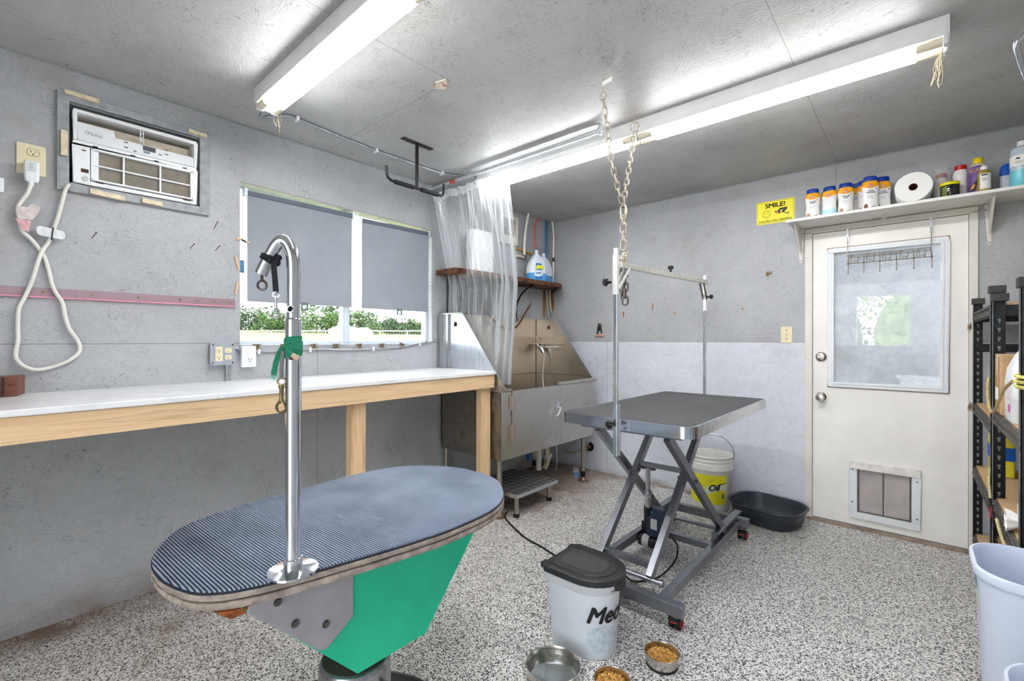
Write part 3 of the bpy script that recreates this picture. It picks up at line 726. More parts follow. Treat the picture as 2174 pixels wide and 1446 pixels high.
g = G(); g.tube([(.0062, -3.677 + .019 * math.cos(t), 2.033 + max(-.0148, min(.0148, .019 * math.sin(t)))) for t in [2 * math.pi * k / 32 for k in range(32)]], .0006, 5, closed=True); g.build('socket_ring', Ink, wo)
pc = thing('power_cord', (.025, -3.63, 1.115), 'thick white air conditioner cord looped on the wall, plugged into the ivory outlet', 'cord')
cp = [(.006, -3.566, 1.925), (.028, -3.572, 1.915), (.025, -3.580, 1.895), (.022, -3.59, 1.838), (.022, -3.603, 1.773), (.020, -3.613, 1.728), (.020, -3.630, 1.663), (.020, -3.646, 1.628), (.028, -3.660, 1.584), (.022, -3.679, 1.492), (.018, -3.702, 1.415), (.018, -3.718, 1.367), (.018, -3.721, 1.292), (.018, -3.72, 1.237), (.018, -3.726, 1.191), (.018, -3.725, 1.163), (.018, -3.711, 1.136), (.018, -3.683, 1.116), (.018, -3.655, 1.112), (.018, -3.615, 1.122), (.018, -3.57, 1.145), (.018, -3.538, 1.178), (.018, -3.532, 1.21), (.018, -3.544, 1.246), (.018, -3.567, 1.289), (.018, -3.58, 1.345), (.018, -3.588, 1.402), (.016, -3.605, 1.436), (.014, -3.62, 1.477), (.012, -3.630, 1.539), (.010, -3.641, 1.586), (.013, -3.655, 1.62), (.018, -3.683, 1.664), (.020, -3.708, 1.693), (.022, -3.714, 1.733), (.024, -3.721, 1.785), (.028, -3.708, 1.823), (.034, -3.694, 1.851), (.040, -3.684, 1.892)]
g = G(); g.tube(spline(cp, 4), .0075, 10); g.build('cable', mat('cord_white', (232, 230, 222), .4, var=.03), pc, smooth=True)
g = G(); g.loft([(x, y) for x, y in rrect(.036, .046, .008)], [(.55, .78, -.052), (.9, .95, -.040), (1, 1, -.02), (1, 1, .022), (.86, .95, .032), (.75, .85, .034)], (.034, -3.682, 1.952)); g.build('plug', Wplast, pc, smooth=True)
g = G(); g.box(.0515, -3.694, 1.942, .0535, -3.670, 1.978); g.build('plug_label', mat('label_grey_print', (214, 220, 222), .4), pc, bevel=.0006)
for i in range(2):
    g = G(); zc = 1.952 + i * .014; g.tube([(.0538, -3.682 + .0055 * math.cos(t), zc + .0055 * math.sin(t)) for t in [R(40 + 24 * k) for k in range(12)]], .0007, 5); g.build('test_button', mat('teal_print', (110, 150, 150), .5), pc)
g = G(); g.lathe([(.0105, 0), (.009, -.012), (.0085, -.024)], (.036, -3.684, 1.905), n=12); g.build('strain_relief', Wplast, pc)
g = G(); tg = [(-3.724, 1.765), (-3.672, 1.768), (-3.655, 1.80), (-3.672, 1.825), (-3.69, 1.79), (-3.722, 1.79)]
g.prism([(-3.722, 1.775), (-3.676, 1.765), (-3.664, 1.742), (-3.662, 1.80), (-3.676, 1.808), (-3.690, 1.794), (-3.722, 1.796)][::-1] if 0 else [(-3.722, 1.740), (-3.680, 1.742), (-3.662, 1.775), (-3.655, 1.80), (-3.682, 1.812), (-3.694, 1.792), (-3.722, 1.792)], XP(.032), XP(.0328))
g.build('warning_tag', mat('clear_tag', (222, 210, 206), .25, var=.15, vscale=60), pc)
g = G(); g.prism([(-3.730, 1.741), (-3.684, 1.738), (-3.690, 1.692), (-3.712, 1.698), (-3.722, 1.728)], XP(.031), XP(.0317)); g.build('red_tag', mat('pink_tag', (224, 176, 176), .3, var=.2, vscale=50), pc)
rc = thing('remote_control', (.03, -3.625, 1.668), 'small white remote control strapped to the hanging cord', 'remote control')
g = G(); g.prism([(y + .02 * 0, z - (y + 3.625) * .12) for y, z in rrect(.088, .040, .014, cx=-3.625, cy=1.697)], XP(.030), XP(.040)); g.build('body', Wplast, rc, bevel=.003)
g = G()
for i in range(6):
    yy = -3.648 + (i % 3) * .030 + (.004 if i > 2 else 0); zz = 1.705 - (i // 3) * .014 - (yy + 3.625) * .12
    g.tube([(.0402, yy + a, zz + b) for a, b in ((-.005, -.004), (.005, -.004), (.005, .004), (-.005, .004))], .0004, 4, closed=True)
g.build('button', mat('grey_line', (150, 155, 162), .5), rc, split=True)
g = G(); g.tube([(.042, -3.618, 1.720), (.0425, -3.621, 1.695), (.042, -3.6225, 1.672), (.02, -3.6225, 1.669), (.012, -3.620, 1.695), (.02, -3.617, 1.722)], .0022, 6, closed=True); g.build('rubber_band', Black, rc)
sw = plate('wall_switch', 0, -3.80, 1.872, .082, .060, Wplast, 'white switch box at the left edge of the wall', 'switch', th=.014)
g = G(); g.prism(rrect(.03, .04, .004, cx=-3.79, cy=1.872), XP(.014), XP(.017)); g.build('rocker', Wplast, sw, bevel=.001)

# ---- pink acrylic strips
def pinkmat():
    m, nt, p = newmat('pink_acrylic'); T = NT(nt)
    p.inputs['Base Color'].default_value = (*lin((222, 186, 198)), 1); p.inputs['Roughness'].default_value = .12; p.inputs['Alpha'].default_value = .45; return m
Pk = pinkmat(); PkE = mat('pink_acrylic_edge', (226, 148, 170), .2)
for i, (a, b) in enumerate(((-4.4, -3.545), (-3.543, -3.105), (-3.103, -2.905))):
    g = G(); g.box(.0, a, 1.424, .004, b, 1.462); o = g.build('acrylic_strip', Pk, label=['clear pink acrylic strip on the wall, the leftmost length behind the cord', 'middle length of clear pink acrylic strip screwed to the wall', 'short last length of pink acrylic strip ending at the window'][i], cat='strip', group='pink acrylic strips in one line')
    g = G(); g.box(.0, a, 1.419, .014, b, 1.4245); g.build('lip', PkE, o)
    for yy in [a + (b - a) * t for t in (.12, .5, .88)]:
        g = G(); g.lathe([(.005, 0), (.004, .003)], (.004, yy, 1.443), axis='x', n=8); g.build('screw', Brass, o)

# ---- wooden box, countertop, bench
Wal = wood('dark_walnut', (92, 50, 38), (120, 72, 54), axis=1, rough=.4)
g = G(); g.hull([V((.02, -4.0, 1.013)), V((.125, -3.98, 1.013)), V((.118, -3.725, 1.014)), (V((.02, -3.70, 1.014)))], [V((.02, -4.0, 1.092)), V((.125, -3.98, 1.092)), V((.118, -3.725, 1.093)), (V((.02, -3.70, 1.093)))])
wbx = g.build('wooden_box', Wal, label='dark walnut box standing at the left end of the counter', cat='box', bevel=.002)
g = G(); g.box(.119, -3.765, 1.018, .1245, -3.76, 1.09); g.build('corner_joint', mat('dark_joint', (36, 20, 16), .5), wbx)
g = G(); g.tube([(.1205, -3.742 + a * .5, 1.058 + b * .5) for a, b in ((-.01, -.008), (-.01, .008), (0, .0), (.01, .008), (.01, -.008))], .0008, 4); g.build('burned_mark', Ink, wbx)
Mar = marble()
zl, zr_ = 1.012, 1.0245
def slab(y0, y1, x0, x1, t, b):   # follows the very slight tilt of the counter
    zz = lambda y: zl + (zr_ - zl) * (y + 3.775) / 2.335
    g = G(); g.hull([V((x0, y0, zz(y0) - b)), V((x1, y0, zz(y0) - b)), V((x1, y1, zz(y1) - b)), V((x0, y1, zz(y1) - b))], [V((x0, y0, zz(y0) - t)), V((x1, y0, zz(y0) - t)), V((x1, y1, zz(y1) - t)), V((x0, y1, zz(y1) - t))]); return g
slab(-4.75, -1.476, .0, .632, 0, .0235).build('countertop', Mar, label='long white marble-look countertop below the window', cat='countertop', bevel=.004, seg=3)
wb = thing('workbench_frame', (.3, -3, 0), 'new pine bench frame carrying the white countertop', 'workbench')
slab(-4.75, -1.482, .585, .622, .0245, .115).build('front_rail', Pine, wb, bevel=.002)
slab(-4.75, -1.485, .001, .036, .026, .11).build('rear_rail', Pine, wb, bevel=.002)
slab(-1.52, -1.483, .037, .584, .026, .11).build('end_rail', wood('pine_cross', (216, 176, 132), (234, 202, 160), axis=0), wb, bevel=.002)
for yy in (-2.92, -2.2, -3.9): slab(yy, yy + .036, .036, .585, .026, .11).build('cross_rail', wood('pine_cross', (0, 0, 0), (0, 0, 0)), wb, bevel=.002)
for yy in (-1.572, -2.54, -4.3):
    g = G(); zt = zl + (zr_ - zl) * (yy + 3.775) / 2.335 - .027
    if yy == -2.54: zt -= 0
    g.box(.534, yy, 0, .5845, yy + .088, zt); g.build('leg', PineV, wb, bevel=.002)
g = G()
for z in (.985, .93): g.cyl((.6215, -1.496, z), (.6235, -1.496, z), .0035, n=8)
g.build('nail_head', Iron, wb, split=True)

# ---- metal outlet box, plate, conduits, clips
mb = thing('metal_outlet_box', (0, -2.977, 1.108), 'square galvanised box with four outlets on the wall above the counter', 'outlet box')
g = G(); g.prism(rrect(.112, .114, .012, cx=-2.977, cy=1.164), XP(0), XP(.042)); g.build('box', Galv, mb, bevel=.002)
g = G(); g.prism(rrect(.118, .120, .014, cx=-2.977, cy=1.164), XP(.042), XP(.047)); g.build('cover', mat('cover_zinc', (176, 182, 190), .4, .5), mb, bevel=.002)
g = G(); g.prism(rrect(.034, .078, .004, cx=-2.996, cy=1.164), XP(.047), XP(.0485)); g.build('square_face', Cream, mb)
for yy in (-2.996, -2.952):
    for zz in (1.183, 1.145): duplex(mb, .047 if yy > -2.98 else .048, yy, zz, Cream, .98)
g = G()
for yy, zz in ((-3.024, 1.212), (-2.93, 1.212), (-3.024, 1.116), (-2.93, 1.116)): g.lathe([(.005, 0), (.004, .003)], (.047, yy, zz), axis='x', n=8)
g.build('screw', Iron, mb, split=True)
def flex(name, pts, r, label, m=None, group=None, straps=(), cat='conduit'):
    P_ = spline(pts, 10); L = sum((P_[i + 1] - P_[i]).length for i in range(len(P_) - 1)); n = max(8, int(L / .0055)); out = []; rr = []
    acc = [0]
    for i in range(len(P_) - 1): acc.append(acc[-1] + (P_[i + 1] - P_[i]).length)
    j = 0
    for k in range(n + 1):
        s = L * k / n
        while j < len(P_) - 2 and acc[j + 1] < s: j += 1
        t = (s - acc[j]) / max(1e-9, acc[j + 1] - acc[j]); out.append(P_[j].lerp(P_[j + 1], t)); rr.append(r * (1.0 if k % 2 else .84))
    g = G(); g.tube(out, rr, 8); o = g.build(name, m or Galv, smooth=True, label=label, cat=cat, group=group, angle=80)
    for a, b in straps:
        g = G(); g.box(*a, *b); g.build('strap', Wplast if m is None else m, o, bevel=.002)
    return o
flex('flexible_conduit', [(.02, -2.95, 1.108), (.012, -2.948, 1.08), (.012, -2.947, 1.03), (.014, -2.946, 1.0)], .010, 'short flexible conduit dropping from the metal outlet box behind the counter', group=None)
flex('flexible_conduit', [(.02, -2.918, 1.196), (.014, -2.90, 1.192), (.014, -2.86, 1.176), (.012, -2.79, 1.174), (.012, -2.68, 1.172), (.012, -2.494, 1.181), (.012, -2.25, 1.176), (.012, -2.055, 1.177), (.012, -1.85, 1.188), (.012, -1.661, 1.212), (.012, -1.55, 1.222), (.012, -1.50, 1.245)], .0075, 'flexible metal conduit running along the wall just under the window sill',
     straps=(((.0, -2.795, 1.158), (.022, -2.782, 1.188)), ((.0, -2.50, 1.165), (.022, -2.487, 1.195)), ((.0, -2.062, 1.162), (.022, -2.049, 1.192)), ((.0, -1.668, 1.195), (.022, -1.655, 1.225))))
sp_ = plate('switch_outlet', 0, -2.846, 1.146, .074, .118, Wplast, 'white plate with one rocker switch above one outlet, under the window corner', 'switch', th=.036)
g = G(); g.prism(rrect(.033, .034, .002, cx=-2.842, cy=1.172), XP(.036), XP(.039)); g.build('rocker', Wplast, sp_, bevel=.001)
g = G(); g.prism(rrect(.033, .034, .002, cx=-2.842, cy=1.128), XP(.036), XP(.038)); g.build('receptacle', Wplast, sp_, bevel=.001)
g = G(); g.box(.0378, -2.850, 1.126, .0386, -2.848, 1.137); g.box(.0378, -2.837, 1.126, .0386, -2.835, 1.136); g.prism(circ(.003, 8, -2.8425, 1.119), XP(.0378), XP(.0386)); g.build('slot', Ink, sp_)
LW = plate('low_outlet', 0, -1.99, .86, .082, .06, Cream, 'ivory double outlet on the shaded wall under the counter', 'outlet', th=.02)
duplex(LW, .02, -2.008, .86, Cream, .9); duplex(LW, .02, -1.972, .86, Cream, .9)
clab = ['leftmost brass spring clip hanging under the window sill', 'brass spring clip half behind the chrome pole', 'brass spring clip with a dark top, just right of the chrome pole', 'brass spring clip under the sill, left of the window mullion', 'brass spring clip under the sill, first right of the mullion', 'brass spring clip under the sill, second right of the mullion', 'tilted brass spring clip nearest the curtain, rightmost of the seven']
c0 = None
for i, yy in enumerate((-2.797, -2.645, -2.469, -2.322, -2.157, -1.982, -1.822)):
    if c0 is None:
        c0 = thing('spring_clip', (0, 0, 0), '', 'clip', 'brass clips under the sill')
        g = G(); g.box(.0, -.022, .012, .016, .022, .016); g.build('bar', Brass, c0, bevel=.001)
        g = G(); g.tube([(.004, -.016, .012), (.010, -.010, .002), (.012, .0, -.010), (.012, .010, -.014), (.010, .014, -.006), (.008, .004, .0)], .0035, 6); g.tube([(.006, .012, .012), (.012, .004, -.002), (.014, -.006, -.014), (.010, -.010, -.02)], .003, 6); g.build('spring', Brass, c0, smooth=True)
        c = c0
    else: c = copytree(c0)
    place(c, (.003, yy, 1.199), label=clab[i], rot=(R(-22) if i == 6 else 0, 0, 0))
# ---- wood cleats and card at the left window edge, nails
Cl = mat('bare_wood', (220, 184, 152), .7, var=.12)
for a, lb in ((((-.045, -2.90, 1.792), (.010, -2.875, 1.806)), 'small wooden turn button bridging wall and window, topmost of three'), (((-.01, -2.902, 1.625), (.010, -2.890, 1.70)), 'slanted wooden stop beside the blue card'), (((.0, -2.905, 1.49), (.010, -2.893, 1.56)), 'lowest wooden stop left of the window')):
    g = G(); (x0_, ya, za), (x1_, yb, zb) = a
    sl = .010 if 'slanted' in lb else -.006 if 'lowest' in lb else 0
    g.hull([V((0.0, ya + sl, za)), V((.009, ya + sl, za)), V((.009, yb + sl, za)), V((.0, yb + sl, za))], [V((.0, ya - sl, zb)), V((.009, ya - sl, zb)), V((.009, yb - sl, zb)), V((.0, yb - sl, zb))])
    wso = g.build('window_stop', Cl, label=lb, cat='window stop', bevel=.002)
    if 'topmost' in lb:
        g = G(); g.hull([V((.001, -2.876, 1.792)), V((.006, -2.876, 1.792)), V((-.010, -2.846, 1.785)), V((-.015, -2.846, 1.785))], [V((.001, -2.876, 1.804)), V((.006, -2.876, 1.804)), V((-.010, -2.846, 1.797)), V((-.015, -2.846, 1.797))]); g.build('black_strip', Black, wso)
        g = G(); g.box(-.017, -2.846, 1.783, -.010, -2.826, 1.796); g.build('far_end', Cl, wso, bevel=.002)
g = G(); g.box(-.05, -2.878, 1.62, -.046, -2.845, 1.69); bc = g.build('blue_card', mat('card_blue', (80, 150, 205), .5, var=.5, vscale=300), label='small blue speckled card stuck at the left edge of the window glass', cat='card')
g = G(); g.box(-.046, -2.878, 1.62, -.0455, -2.845, 1.624); g.box(-.046, -2.878, 1.686, -.0455, -2.845, 1.69); g.box(-.046, -2.8485, 1.62, -.0455, -2.845, 1.69); g.build('border', Ink, bc)
Rust = mat('rusty_nail', (120, 78, 56), .7, .4, var=.3, vscale=80)
for (yy, zz, lb) in ((-3.485, 1.713, 'bent rusty nail right of the remote control'), (-3.003, 1.849, 'long rusty nail below the right end of the air conditioner'), (-3.109, 1.722, 'thin nail in the wall, lower left of two'), (-2.994, 1.729, 'thin nail in the wall nearest the window')):
    g = G(); L = .036 if 'long' in lb else .022; g.tube([(0, yy - .006, zz - L / 2), (.010, yy, zz), (.024, yy + .006, zz + L / 2)], .0017, 6); g.cyl((.024, yy + .006, zz + L / 2), (.026, yy + .0065, zz + L / 2 + .0015), .0036, n=8)
    g.build('nail', Rust, label=lb, cat='nail', group='nails left in the window wall', smooth=True)

# ================================================================ CEILING: LIGHTS, CONDUIT, RACK
TubeM, ntt, pt = newmat('lamp_tube'); pt.inputs['Base Color'].default_value = (1, 1, 1, 1); pt.inputs['Emission Color'].default_value = (.985, .99, 1, 1); pt.inputs['Emission Strength'].default_value = TUBE
Sock = mat('lamp_end', (240, 232, 208), .4, var=.04); HW = mat('fixture_white', (236, 236, 236), .35, var=.03)
def fixture(yc, x0, x1, label):
    t = thing('fluorescent_light', ((x0 + x1) / 2, yc, 2.36), label, 'ceiling light')
    prof = [(-.056, 2.44), (-.056, 2.366), (-.052, 2.366), (-.048, 2.378), (.048, 2.378), (.052, 2.366), (.056, 2.366), (.056, 2.44)]
    g = G(); g.prism([(yc + a, b) for a, b in prof], XP(x0), XP(x1)); g.build('housing', HW, t, bevel=.002)
    for xx in (x0, x1):
        g = G(); s = 1 if xx == x1 else -1; g.prism([(yc - .056, 2.44), (yc - .056, 2.372), (yc - .03, 2.345), (yc + .03, 2.345), (yc + .056, 2.372), (yc + .056, 2.44)], XP(xx), XP(xx + .006 * s)); g.build('end_plate', HW, t, bevel=.001)
    xm = (x0 + x1) / 2
    for dy in (-.034, .034):
        for a, b in ((x0 + .012, xm - .01), (xm + .01, x1 - .012)):
            e = .075
            g = G(); g.cyl((a + e, yc + dy, 2.354), (b - e, yc + dy, 2.354), .0165, n=18); g.build('lamp_tube', TubeM, t, smooth=True)
            for p, q in ((a, a + e), (b - e, b)):
                g = G(); g.cyl((p, yc + dy, 2.354), (q, yc + dy, 2.354), .0168, n=18); g.build('tube_end', Sock, t, smooth=True)
    for xx in (x0 + .004, xm, x1 - .004):
        g = G(); g.box(xx - .006, yc - .05, 2.336, xx + .006, yc - .018, 2.378); g.box(xx - .006, yc + .018, 2.336, xx + .006, yc + .05, 2.378); g.build('lamp_socket', Wplast, t, bevel=.003)
    return t
f1 = fixture(-2.912, .462, 2.90, 'nearer two-tube strip light, upper left, running out of the top of the photo')
f2 = fixture(-1.418, .44, 2.905, 'farther two-tube strip light from the shower curtain to the upper right')
dust = mat('dust_thread', (206, 186, 148), .9)
g = G()
for i in range(9):
    x, y = 2.895 + random.uniform(-.006, .006), -1.385 + random.uniform(-.02, .02); p = [(x, y, 2.36)]
    for k in range(6): p.append((p[-1][0] + random.uniform(-.012, .006), p[-1][1] + random.uniform(-.006, .010), p[-1][2] - random.uniform(.012, .03)))
    g.tube(p, .0007, 4)
g.build('dust_strand', dust, label='tan dust threads hanging off the right end of the farther strip light', cat='dust', kind='stuff')
g = G()
for i in range(6):
    x, y = .47 + random.uniform(-.006, .03), -2.88 + random.uniform(-.02, .02); p = [(x, y, 2.37)]
    for k in range(6): p.append((p[-1][0] - random.uniform(-.002, .012), p[-1][1] + random.uniform(-.006, .012), p[-1][2] - random.uniform(.006, .02)))
    g.tube(p, .0007, 4)
g.build('dust_strand', dust, label='tan dust thread hanging off the near strip light', cat='dust', kind='stuff')
flex('ceiling_conduit', [(.455, -2.90, 2.37), (.40, -2.915, 2.352), (.34, -2.895, 2.365), (.29, -2.845, 2.40), (.30, -2.77, 2.428), (.318, -2.709, 2.43), (.29, -2.45, 2.43), (.272, -2.198, 2.43), (.272, -1.95, 2.43), (.281, -1.671, 2.43), (.36, -1.52, 2.43), (.44, -1.435, 2.42)], .0085, 'flexible metal conduit crossing the ceiling between the two strip lights',
     straps=(((.30, -2.715, 2.418), (.336, -2.70, 2.44)), ((.254, -2.205, 2.418), (.29, -2.19, 2.44)), ((.263, -1.68, 2.418), (.299, -1.665, 2.44))))
hk = thing('hanging_rack', (.534, -2.08, 2.163), 'black T-shaped ceiling hanger with upturned ends left of the curtain', 'hanger')
Bm = mat('black_enamel', (30, 30, 32), .3, .3, var=.08)
g = G(); g.box(.517, -2.185, 2.434, .551, -1.965, 2.44); g.build('ceiling_plate', Bm, hk, bevel=.001)
g = G(); g.cyl((.534, -2.078, 2.434), (.534, -2.078, 2.168), .011, n=14); g.build('stem', Bm, hk, smooth=True)
g = G(); pp = [(-2.294, 2.242), (-2.291, 2.205), (-2.284, 2.182), (-2.266, 2.170), (-2.24, 2.165), (-2.078, 2.165), (-1.92, 2.165), (-1.885, 2.168), (-1.870, 2.182), (-1.866, 2.205), (-1.866, 2.245)]
g.tube([V((.534, a, b)) for a, b in spline([(p[0], p[1], 0) for p in pp], 4) for a, b in [(a, b)]] if 0 else [V((.534, p.x, p.y)) for p in spline([(a, b, 0) for a, b in pp], 5)], .0085, 10); g.build('crossbar', Bm, hk, smooth=True)
g = G(); g.cyl((.534, -2.235, 2.165), (.534, -2.105, 2.165), .0135, n=14); g.cyl((.534, -2.045, 2.165), (.534, -1.915, 2.165), .0135, n=14); g.build('foam_sleeve', BlackR, hk, split=True)
g = G()
for yy in (-2.165, -2.12, -2.03, -1.985): g.lathe([(.004, 0), (.003, -.002)], (.534, yy, 2.434), n=8)
g.build('screw', Iron, hk, split=True)
# peeled patch on the ceiling
g = G(); g.prism([(1.165, -2.375), (1.13, -2.36), (1.10, -2.40), (1.145, -2.43), (1.20, -2.415)], ZP(2.436), ZP(2.4395)); pp_ = g.build('peeling_paint', mat('peeled', (226, 214, 196), .8, var=.1, vscale=50), label='torn flap of paint on the ceiling where board seams meet', cat='paint flap')
g = G(); g.tube([(1.165, -2.376, 2.435), (1.158, -2.392, 2.432), (1.168, -2.412, 2.435)], .002, 5); g.tube([(1.115, -2.41, 2.4345), (1.125, -2.425, 2.4345), (1.14, -2.43, 2.435)], .0016, 5); g.build('torn_edge', mat('torn_brown', (176, 104, 56), .8), pp_)

# ================================================================ SHOWER ROD AND CURTAIN
Rm = mat('rod_white_metal', (206, 210, 214), .35, .4, var=.08)
rd = thing('curtain_rod', (.75, -1.55, 2.40), 'pale metal rod under the ceiling carrying the clear curtain', 'curtain rod')
g = G(); g.cyl((.0, -1.55, 2.408), (1.505, -1.55, 2.408), .0125, n=14); g.build('tube', Rm, rd, smooth=True)
for a, b in ((.0, .012), (1.493, 1.508)):
    g = G(); g.cyl((a, -1.55, 2.408), (b, -1.55, 2.408), .030 if a < 1 else .024, n=20); g.build('flange', Rm, rd, bevel=.002)
g = G(); g.cyl((1.50, -1.55, 2.40), (1.50, -1.55, 2.44), .012, n=10); g.build('hanger', Rm, rd)
g = G(); g.cyl((.235, -1.55, 2.408), (.295, -1.55, 2.408), .0135, n=14); g.build('red_tape', mat('red_tape', (222, 92, 74), .5, var=.3, vscale=80), rd, label='torn red tape')
rx = (.05, .12, .20, .30, .38, .50, .62, .70, .76)
for i, x in enumerate(rx):
    g = G(); g.tube([(x, -1.55 + .020 * math.cos(t), 2.392 + .034 * math.sin(t)) for t in [2 * math.pi * k / 18 for k in range(18)]], .0013, 5, closed=True)
    g.build('curtain_ring', Chrome, label='wire curtain ring on the pale rod, number of rings counted from the wall decides it' if 0 else ['wire ring on the rod closest to the window wall', 'second wire ring from the window wall', 'wire ring just left of the red tape', 'wire ring just right of the red tape', 'wire ring over the curtain\'s left hem corner', 'wire ring with a grommet in the middle of the rod', 'wire ring before the bright bunched part', 'wire ring in the bright bunched part of the curtain', 'wire ring at the curtain\'s free right edge'][i], cat='ring', group='curtain rings')
def curtain_pt(u, v, hem=False):      # u along rod 0..1, v 0 top..1 bottom
    xt = .02 + .79 * u; xb = .035 + .655 * u
    x = xt * (1 - v) + xb * v + .020 * math.sin(7 * u + 4 * v) * v
    y = -1.55 + .165 * min(1, v * 2.0)
    edge = max(0, 1 - u / .24) + max(0, 1 - (1 - u) / .26); mid = 1 - min(1, edge)
    am = .030 * min(1, edge * 1.6) + .010 * mid * (.4 + v)
    y += am * (.45 + .55 * min(1, v * 2)) * math.sin(u * 74 + 1.3 * math.sin(4 * v + u * 7)) + .022 * mid * math.sin(u * 17 + 2.6 * v + 1) * (.35 + v)
    y += .010 * math.sin(u * 31 - v * 9) * v + .006 * mid * math.sin(u * 47 + 5 * math.sin(6 * v + 3 * u)) + .4 * am * math.sin(u * 151 + 3 * v)
    z = 2.362 - .010 * abs(math.sin(u * math.pi * 8)) * (1 - v)
    zb = .925 if u > .1 else .95
    return V((x, y, z * (1 - v) + zb * v))
cr = thing('shower_curtain', (.4, -1.5, .92), 'clear vinyl curtain bunched on the rod, hanging into the steel tub', 'curtain')
g = G(); NU, NV = 260, 60; vv = [[g.bm.verts.new(curtain_pt(i / NU, j / NV)) for j in range(NV + 1)] for i in range(NU + 1)]
for i in range(NU):
    for j in range(NV): g.bm.faces.new((vv[i][j], vv[i + 1][j], vv[i + 1][j + 1], vv[i][j + 1]))
g.build('sheet', Vinyl, cr, smooth=True, angle=180)
HemM, hn, hp = newmat('vinyl_hem'); hp.inputs['Base Color'].default_value = (.86, .89, .92, 1); hp.inputs['Alpha'].default_value = .6; hp.inputs['Roughness'].default_value = .25
g = G(); vv = [[g.bm.verts.new(curtain_pt(i / NU, j * .012) + V((0, -.002, 0))) for j in range(4)] for i in range(NU + 1)]
for i in range(NU):
    for j in range(3): g.bm.faces.new((vv[i][j], vv[i + 1][j], vv[i + 1][j + 1], vv[i][j + 1]))
g.build('top_hem', HemM, cr, smooth=True, angle=180)
for u in (.22, .36, .60, .88):
    p = curtain_pt(u, .012); g = G(); g.tube([p + V((.007 * math.cos(t), -.004, .007 * math.sin(t))) for t in [2 * math.pi * k / 12 for k in range(12)]], .002, 5, closed=True); g.build('grommet', Chrome, cr)

# ================================================================ STEEL DOG BATH
St = steel('stainless', (194, 190, 184), .30, 2, .25, (122, 104, 88), 5)
StIn = steel('stainless_inner', (214, 204, 190), .30, 2, .15, (140, 120, 96), 3)
StD = steel('stainless_grimy', (150, 144, 134), .38, 2, 1.0, (92, 76, 62), 7)
tub = thing('dog_bath', (.34, -.86, 0), 'stainless steel dog bath on legs in the corner, with a hinged front door', 'bath')
YL, YR, XF, ZB, ZT = -1.455, -.262, .662, .398, .888
g = G(); g.box(.018, YL, ZB + .03, .030, YR, 1.45); g.build('back_panel', StIn, tub)
# side panels (sloping top edge)
prof = [(.018, ZB), (XF - .004, ZB), (XF - .004, .890), (.248, 1.444), (.018, 1.444)]
g = G(); g.prism(prof, YP(YR), YP(YR - .010)); o = g.build('side_panel', StIn, tub)
g = G(); g.prism(prof, YP(YL), YP(YL + .010)); g.build('side_panel', steel('stainless_bright', (222, 228, 236), .24, 2, .12), tub)
g = G(); g.beam((.248, YR - .008, 1.446), (XF, YR - .008, .894), .026, .005, (0, 1, 0)); g.beam((.018, YR - .008, 1.446), (.25, YR - .008, 1.446), .026, .005); g.build('edge_strip', Alu, tub)
g = G(); g.beam((.245, YL - .002, 1.447), (XF + .03, YL - .002, .888), .034, .012, (0, 1, 0)); g.box(.018, YL - .018, 1.438, .252, YL + .014, 1.447); g.build('edge_strip', Alu, tub)
g = G(); g.box(.02, YL - .030, 1.0, .035, YL, 1.442); g.box(.02, YL - .030, 1.0, .108, YL - .026, 1.442) if 0 else g.box(.100, YL - .018, 1.0, .116, YL - .0, 1.438); g.build('support_channel', steel('channel_steel', (176, 176, 174), .3, 2, .3), tub)
for yy, hm in ((YR - .0115, mat('rusty_hole', (112, 72, 44), .8, var=.3, vscale=80)), (YL - .001, Dark)):
    g = G(); g.prism(circ(.019, 18, .185, 1.36), YP(yy), YP(yy + .0012)); g.build('knockout_hole', hm, tub)
# outer box, front, sides below the rim
g = G(); g.box(XF - .006, -.805, ZB, XF, YR, ZT - .012); g.box(XF - .006, YL, ZB, XF, -.806, .483); g.box(XF - .006, YL, .4835, XF, -1.352, ZT - .012); g.build('front_panel', St, tub)
g = G(); g.box(XF - .001, -.745, ZB, XF + .002, YR, ZT - .03); g.build('front_skin', St, tub, bevel=.001)
g = G(); g.box(.03, YL - .003, ZB, XF - .006, YL - .001, .885); g.build('lower_side', StD, tub)
g = G(); g.box(.02, YL, .47, XF - .006, YR, .478); g.build('basin_floor', StIn, tub)
g = G(); g.box(.02, YL, ZB, XF - .004, YR, ZB + .008); g.build('underside', StD, tub)
g = G(); g.box(.030, YR - .0155, .48, .0325, YR - .0095, 1.444); g.box(.030, YL + .01, .918, .0335, YR - .01, .922); g.box(.03, YR - .0135, .918, XF, YR - .010, .922); g.build('weld_seam', mat('seam_brown', (96, 84, 70), .5, .5), tub)  # brown-grey strips mark the welded seams
g = G(); g.tube([(XF - .004, -.80, ZT), (XF - .004, YR + .058, ZT)], .0165, 14); g.tube([(XF - .004, YL + .02, ZT - .004), (XF - .004, -1.352, ZT - .004)], .014, 12); g.tube([(XF - .01, YL - .004, ZT - .004), (.05, YL - .004, ZT - .004)], .012, 12)
g.build('rolled_rim', steel('rim_steel', (188, 184, 176), .3, 1, .5), tub, smooth=True, split=True) if 0 else g.build('rolled_rim', steel('rim_steel', (188, 184, 176), .3, 1, .5), tub, smooth=True)
g = G(); g.box(XF, -1.346, .484, XF + .012, -.808, .879); g.build('bath_door', St, tub, bevel=.003)
dgo = bpy.data.objects['bath_door']
